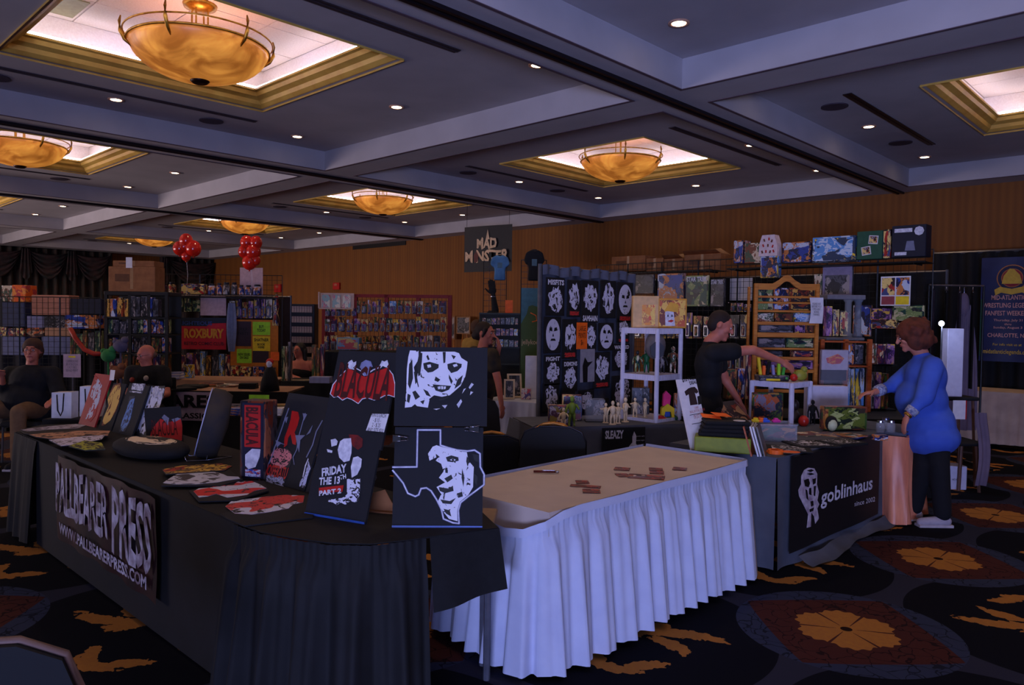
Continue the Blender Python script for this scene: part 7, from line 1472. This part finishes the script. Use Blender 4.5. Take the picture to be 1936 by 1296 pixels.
q=at(438,640,11.7); t=thing('hanging_shirt','pale blue shirt hanging between the red sign and notice panel','clothing',(q.x,q.y,1.05),FACE); obj('cloth',MB().surf(lambda a,b:((a-.5)*(.10+.06*math.sin(b*3)),-.02*math.sin(a*9),.75*b),8,6),mat('pale_blue_cloth',(110,120,150),.9),t,smooth=True)
for i,(x,y,n) in enumerate(((352,470,0),(474,480,1))):
    c=at(x,y,11.6); t=thing('balloon_cluster','cluster of red balloons, %s'%('left of the jar shelf and rounder' if n==0 else 'taller one above the white sign'),'balloons',c); BR=mat('red_balloon',(225,40,24),.18,col2=(200,30,18),scale=4,spec=.8)
    offs=((0,.12,.10),(-.10,-.0,.10),(.11,.0,.115),(.0,-.12,.07),(-.03,.03,.09)) if n==0 else ((-.06,.17,.10),(.08,.17,.095),(-.10,.03,.09),(.04,.03,.115),(-.02,-.13,.11),(.07,-.1,.08))
    for a,b,r in offs: m=MB(); m.sph(_r0*a+U*b,(r,r,r*1.12),14,10); m.sph(_r0*a+U*(b-r*1.16),.014,6,5); obj('balloon',m,BR,t,smooth=True)
    obj('string',MB().tube([(0,0,-.12),(.01,.02,-.4),(0,0,(Pe.uv(x,561)[1]-c.z)+.01)],.003,4),WHT,t)
sheet('tall white paper sign under the right balloon cluster',Pe,456,507,499,560,mat('lilac_board',(190,160,165),.7),.05,'sign','paper_sign')
q=at(522,592,11.9); t=thing('lamp_figure','tall brown and white statuette at the right end of the jar shelf','figurine',(q.x,q.y,q.z-.1),FACE); obj('body',MB().lathe([(.001,-.1),(.07,-.1),(.05,.0),(.03,.1),(.05,.2),(.03,.3),(.045,.34),(.001,.4)],12),A_('toy6',4,4),t,smooth=True)
goods(Pe,330,440,664,712,9,'figurine box','below the red club sign','boxes below the red club sign',seed=55,off=.05); goods(Pe,445,528,690,712,4,'blue gift pack','at the foot of the notice panel','packs below the notice panel',seed=56,off=.18,keys=['toy3','toy6'])
# yellow author sign, booklets
Py=Plane(*(at(324,690,10.45).xy),FACE); sheet('yellow author sign standing behind the balding person\'s shoulder',Py,305,675,343,704,YEL,0,'sign','sign',(('SHATNER',0,.78,.85,.2),('BOOK\nSIGNED',0,.38,.5,.34)))
for i in range(5):
    q=onz(325,718); solo('booklet',MB().bx(-.13,.13,-.09,.09,0,.016),WHT if i%2 else mat('pale_blue_book',(150,155,195),.6),'pale booklet in the pile under the yellow sign, %s from below'%ORD[i],'booklet',Vector((q.x,q.y,.752+.018*i)),FACE+.05*i,'booklets under the yellow sign')
boxpx('white and blue boxed figure right of the yellow sign',Plane(*(at(352,700,10.4).xy),FACE),348,690,364,717,.08,A_('sky',8,3))
def cloth_table(lb,lb2,x0,x1,ytop,dep,d,mt,mt2=None):
    P=Plane(*(at((x0+x1)/2,ytop,dep).xy),FACE); loc,w,_=P.rect(x0,ytop,x1,ytop+4); q=Vector((loc.x,loc.y,0))
    table('folding_table',lb,-w/2,w/2,0.02,d,loc=q,rz=FACE)
    t=thing('tablecloth',lb2,'tablecloth',q,FACE); obj('cloth',MB().bx(-w/2-.02,w/2+.02,0,d+.02,.732,.742),mt,t); obj('front_drop',MB().surf(lambda a,b:(-w/2-.02+(w+.04)*a,-.006-.012*(1+math.sin(a*w*30))*(1-b),.02+.72*b),60,3),mt2 or mt,t,smooth=True); return P,w,t
dp=lambda y:.88*FPX/(y-597)
BEIGE=mat('beige_cloth',(170,130,104),.9,col2=(156,118,94),scale=5)
P1,w1,_=cloth_table('table of the club booth under a beige cloth','beige cloth over the club booth table',296,512,722,dp(722),.7,BEIGE)
P2,w2,t2_=cloth_table('table under the white lettered banner','beige topped cloth over the table with the white lettered banner',300,540,742,dp(742),.7,BEIGE,BLK)
loc,w,h=P2.rect(318,741,417,795,.04); t=thing('banner','white banner with bold black letters over the mid-left table','banner',loc,FACE); obj('sheet',MB().surf(lambda a,b:((a-.5)*w,-.01*math.sin(a*11),h*b),14,3),mat('lilac_white2',(200,180,190),.7),t,smooth=True); text(t,'NIGHTMARES',w*2.2,h*.5,-.02,-w*.62,h*.64,INKB,bold=.04) if False else text(t,'ARES',w*.92,h*.46,-.02,0,h*.68,INKB,bold=.04); text(t,'CLASSICS',w*.8,h*.2,-.02,-.0,h*.18,INKB,bold=.03)
P3,w3,_=cloth_table('table with book piles behind the cape board','black cloth over the book table behind the tall game box',405,560,790,dp(790),.6,BLK)
for i,(x,y,k,lb) in enumerate(((470,735,BLK,'lime edged black merchandise box on the mid table'),(447,778,A_('toy7',3,3),'dark book pile left of the lime card'),(500,776,A_('toy7',4,3),'dark book pile right of the lime card'),(438,785,A_('toy3',5,3),'blue book pile left of the tall game box'),(514,785,WHT,'white sheaf of papers right of the tall game box'),(530,778,mat('mustard_box',(150,120,60),.6),'mustard box on the book table'))):
    q=onz(x,y,.745); 
    for j in range(3): solo('book',MB().rbox(-.10,.10,-.07,.07,0,.02,.003),k,'%s, %s from below'%(lb.replace('pile','in the pile'),ORD[j]),'book',Vector((q.x,q.y,.746+.021*j)),FACE+.08*j,'book piles behind the front booth')
loc,w,h=Plane(*(onz(492,770).xy),FACE).rect(471,736,509,758); solo('lime_card',MB().bx(-w/2,w/2,-.003,0,0,h),LIME,'lime green price card propped on the book table','sign',Vector((loc.x,loc.y,.745)),FACE)
q=onz(510,739,.745); t=thing('puppet','black robed puppet with white painted face on the mid table','puppet',(q.x,q.y,.745),FACE); obj('robe',MB().lathe([(.001,0),(.11,0),(.10,.1),(.06,.24),(.03,.28),(.001,.28)],14),BLK,t,smooth=True); obj('face',MB().sph((0,-.02,.31),(.035,.03,.045),12,8),INKW,t,smooth=True); obj('red_hair',MB().sph((0,.0,.335),(.045,.04,.04),12,8),RED,t,smooth=True)
P4,w4,_=cloth_table('far table before the long haired person','black cloth over the far table before the long haired person',535,640,722,dp(722),.6,BLK)
for i,(x,c) in enumerate(((555,CREAM),(575,CREAM))): solo('paper',MB().bx(-.16,.16,-.05,.05,0,.002),c,'cream paper strip on the far black table, %s one'%('left','right')[i],'paper',onz(x,719,.745),FACE+.3*i,group='cream papers on the far table')
for i in range(4): solo('booklet',MB().bx(-.13,.13,-.09,.09,0,.018),mat('pale_blue_book',(150,155,195),.6),'lilac booklet in the far table pile, %s from below'%ORD[i],'booklet',onz(607,724,.745)+Vector((0,0,.001+.02*i)),FACE,'lilac booklets on the far table')
# shirts laid on the beige table
for i,(x,y,mm) in enumerate(((365,733,BLK),(400,730,A_('toy4',3,3)),(432,731,A_('toy8',5,3)),(340,738,BLK))): solo('folded_shirt',MB().rbox(-.15,.15,-.12,.12,0,.03,.01),mm,'folded garment on the beige table, %s from left'%ORD[[3,1,2,0][0] if False else i],'shirt',onz(x,y,.745),FACE+.3*i,group='garments on the beige table')
# ---------------- left back booth
Pl=Plane(*(at(90,620,10.4).xy),FACE); gridwall('wire grid of boxed goods behind the heavy seated person',Pl,-40,190,562); backdrop('dark cloth behind the grid at the far left',Pl,-45,200,566,-.45,mat('dark_navy_cloth',(20,20,30),.9))
for x0,y0,x1,y1,mm,lb,fr in ((0,540,20,570,A_('toy8',6,3),'tan picture book standing on the left grid',None),(20,539,46,571,artmat(111,((235,100,30),(240,150,60),(190,60,60)),3),'bright orange box standing on the left grid',None),(0,572,44,618,mat('blue_grey_bin',(52,60,92),.6),'blue grey plastic bin at the far left',None),(57,558,128,596,mat('pinkish_carton',(190,128,100),.8,col2=(170,112,88),scale=8,stretch=(1,1,6)),'wide pinkish carton stack on the left grid',None),
    (48,598,80,620,mat('pale_bin',(130,130,165),.6),'pale lilac carton left of the dark game box',None),(80,598,120,620,A_('toy7',7,3),'dark picture game box under the pinkish carton',None),(120,596,180,622,A_('toy3',8,3),'blue titled box right of the dark game box',None),(130,565,190,594,mat('deep_blue_box',(16,20,44),.6),'deep blue box right of the pinkish carton',None),(0,637,44,672,mat('white_bin',(110,116,150),.6),'pale storage bin left of the seated person\'s head',None),(76,637,130,672,mat('white_bin',(110,116,150),.6),'pale storage bin right of the seated person\'s head',None),(47,620,80,637,artmat(112,((220,110,50),(60,40,40),(200,160,120)),4),'orange and black box just above the seated person\'s head',None),(82,620,130,636,mat('cream_bar',(190,140,100),.6),'cream flat box above the right storage bin',None)):
    boxpx(lb,Pl,x0,y0,x1,y1,.25,mm,off=-.03)
goods(Pl,0,46,618,636,3,'boxed toy','under the blue grey bin','boxed toys on the left grid',seed=60,off=-.05,d=.1,keys=['toy2','toy6']); goods(Pl,132,190,624,672,5,'boxed toy','right of the storage bins','boxed toys on the left grid',seed=61,off=-.05,d=.1,keys=['toy5','toy7','toy1'])
# carton shelf in the middle left
Pv=Plane(*(at(250,620,9.9).xy),FACE); loc,w,h=Pv.rect(196,546,318,556); t=thing('shelf_unit','black shelving unit of books and boxes behind the balding person','shelf',Vector((loc.x,loc.y,0)),FACE); zt=loc.z
obj('top_board',MB().rbox(-w/2,w/2,0,.4,zt-.02,zt+.03,.006),mat('black_shelf',(18,18,22),.5),t); obj('back_board',MB().bx(-w/2,w/2,.39,.4,0,zt),mat('black_shelf',(18,18,22),.5),t)
for x in(-.47,-.1,.2,.47): obj('post',MB().bx(w*x-.02,w*x+.02,0,.03,0,zt),mat('black_shelf',(18,18,22),.5),t)
for y in (600,632,668): z=Pv.uv(250,y)[1]; obj('shelf_board',MB().bx(-w/2,w/2,0,.38,z-.015,z),mat('black_shelf',(18,18,22),.5),t)
bc=opencarton('big brown cardboard carton with white label high on the black shelving',Pv,205,497,293,544,0,False); bc.location.z=zt+.031; zb=Pv.uv(250,497)[1]; t=opencarton('flat reddish carton lying on top of the big brown one',Pv,212,485,290,496,-.02,False); t.location.z=Pv.uv(250,499)[1]-.02 if False else [o for o in D.objects if o.name.startswith('cardboard_carton') and 'big brown' in o['label']][0].location.z+(Pv.rect(207,497,293,544)[2])+.002
loc,w,h=Pv.rect(239,487,251,507,.012); solo('shipping_label',MB().bx(-w/2,w/2,-.002,0,0,h),WHT,'white shipping label on the big brown carton','label',loc,FACE)
goods(Pv,198,300,560,599,9,'book','in the top row of the black shelving','books on the black shelving',seed=70,style='book',off=-.1,d=.1,keys=['toy8','toy7','toy4','toy3']); goods(Pv,198,316,603,631,10,'boxed item','in the second row of the black shelving','boxed items on the black shelving',seed=71,off=-.1,keys=['toy7','toy3','toy5']); goods(Pv,198,316,636,667,9,'boxed item','in the third row of the black shelving','boxed items on the black shelving',seed=72,off=-.1,keys=['toy7','toy3','toy5','toy1']); goods(Pv,198,316,671,718,8,'toy box','in the lowest row of the black shelving','toys low on the black shelving',seed=73,off=-.1,keys=['toy7','toy1','toy2'])
# foliage, red arc, papers
q=at(160,650,9.6); t=thing('play_arch','curved red toy slide in front of the left grid','toy',(q.x,q.y,0),FACE); obj('arc',MB().tube([(-.18,0,1.42),(-.12,0,1.3),(0,0,1.15),(.12,0,1.1),(.22,0,1.1)],.03,8),mat('dull_red_toy',(170,40,26),.5),t,smooth=True); obj('stand',MB().cyl((0,0,0),(0,0,1.15),.02,n=6),GRIDB,t); obj('base',MB().lathe([(.001,0),(.15,0),(.14,.02),(.001,.02)],14),GRIDB,t)
Pn2=Plane(*(at(137,690,8.0).xy),FACE); loc,w,h=Pn2.rect(120,670,153,714); t=thing('paper_sign','white paper sign with yellow heading on a thin stand by the left person','sign',Vector((loc.x,loc.y,0)),FACE); obj('sheet',MB().bx(-w/2,w/2,-.003,0,loc.z,loc.z+h),mat('lilac_board',(190,160,165),.7),t); obj('heading',MB().bx(-w*.2,w*.2,-.005,-.003,loc.z+h*.85,loc.z+h*.92),YEL,t); text(t,'COMMISSIONS\n8X10 SKETCH\n11X17 INKS\nSIGNED PRINT',w*.7,h*.5,-.004,0,loc.z+h*.5,mat('grey_ink',(90,84,96),.7)); obj('stand',MB().cyl((0,.01,.0),(0,.01,loc.z),.01,n=6),STEEL,t); obj('base',MB().lathe([(.001,0),(.14,0),(.13,.02),(.001,.02)],14),STEEL,t)
# white shopping bags on a dark table behind the black booth
PW,ww_,_=cloth_table('dark table behind the far end of the black booth','dark cloth over the table behind the shopping bags',85,240,800,dp(800),.5,BLK)
for x0,y0,x1,y1,lb,of in ((90,750,128,800,'white paper shopping bag with black handle, left one',-.1),(128,740,166,800,'white paper shopping bag with small print, right one',-.22)):
    loc,w,h=PW.rect(x0,y0,x1,y1,of); loc.z=.745; t=thing('shopping_bag',lb,'bag',loc,FACE,'white paper shopping bags'); obj('bag',MB().prism([(-w*.5,0),(w*.5,0),(w*.52,h),(-w*.48,h*.97)],-.05,.05),WHT,t); obj('handle',MB().tube([(-w*.2,-.055,h*.9),(-w*.15,-.06,h*.3),(0,-.062,h*.1),(w*.1,-.06,h*.3),(w*.15,-.055,h*.95)],.005,5),INKB,t,smooth=True)
q=onz(120,800,.745); 
for i,(x,y,mm,lb) in enumerate(((205,668,mat('green_plush',(40,120,60),.8),'green crouching figure toy before the black shelving'),(228,650,mat('grey_plush',(80,74,96),.8),'grey winged figure toy before the black shelving'),(222,700,mat('brown_plush',(120,70,40),.8),'brown box shaped toy left of the balding person'))):
    q=at(x,y+14,9.0); solo('plush_toy',MB().sph((0,0,.06),(.09,.06,.08),12,8).sph((.05,0,.13),.045,10,7).sph((-.06,0,.11),.035,8,6).cyl((0,0,-q.z+.01),(0,0,.0),.012,n=6),mm,lb,'toy',q,FACE,smooth=True)
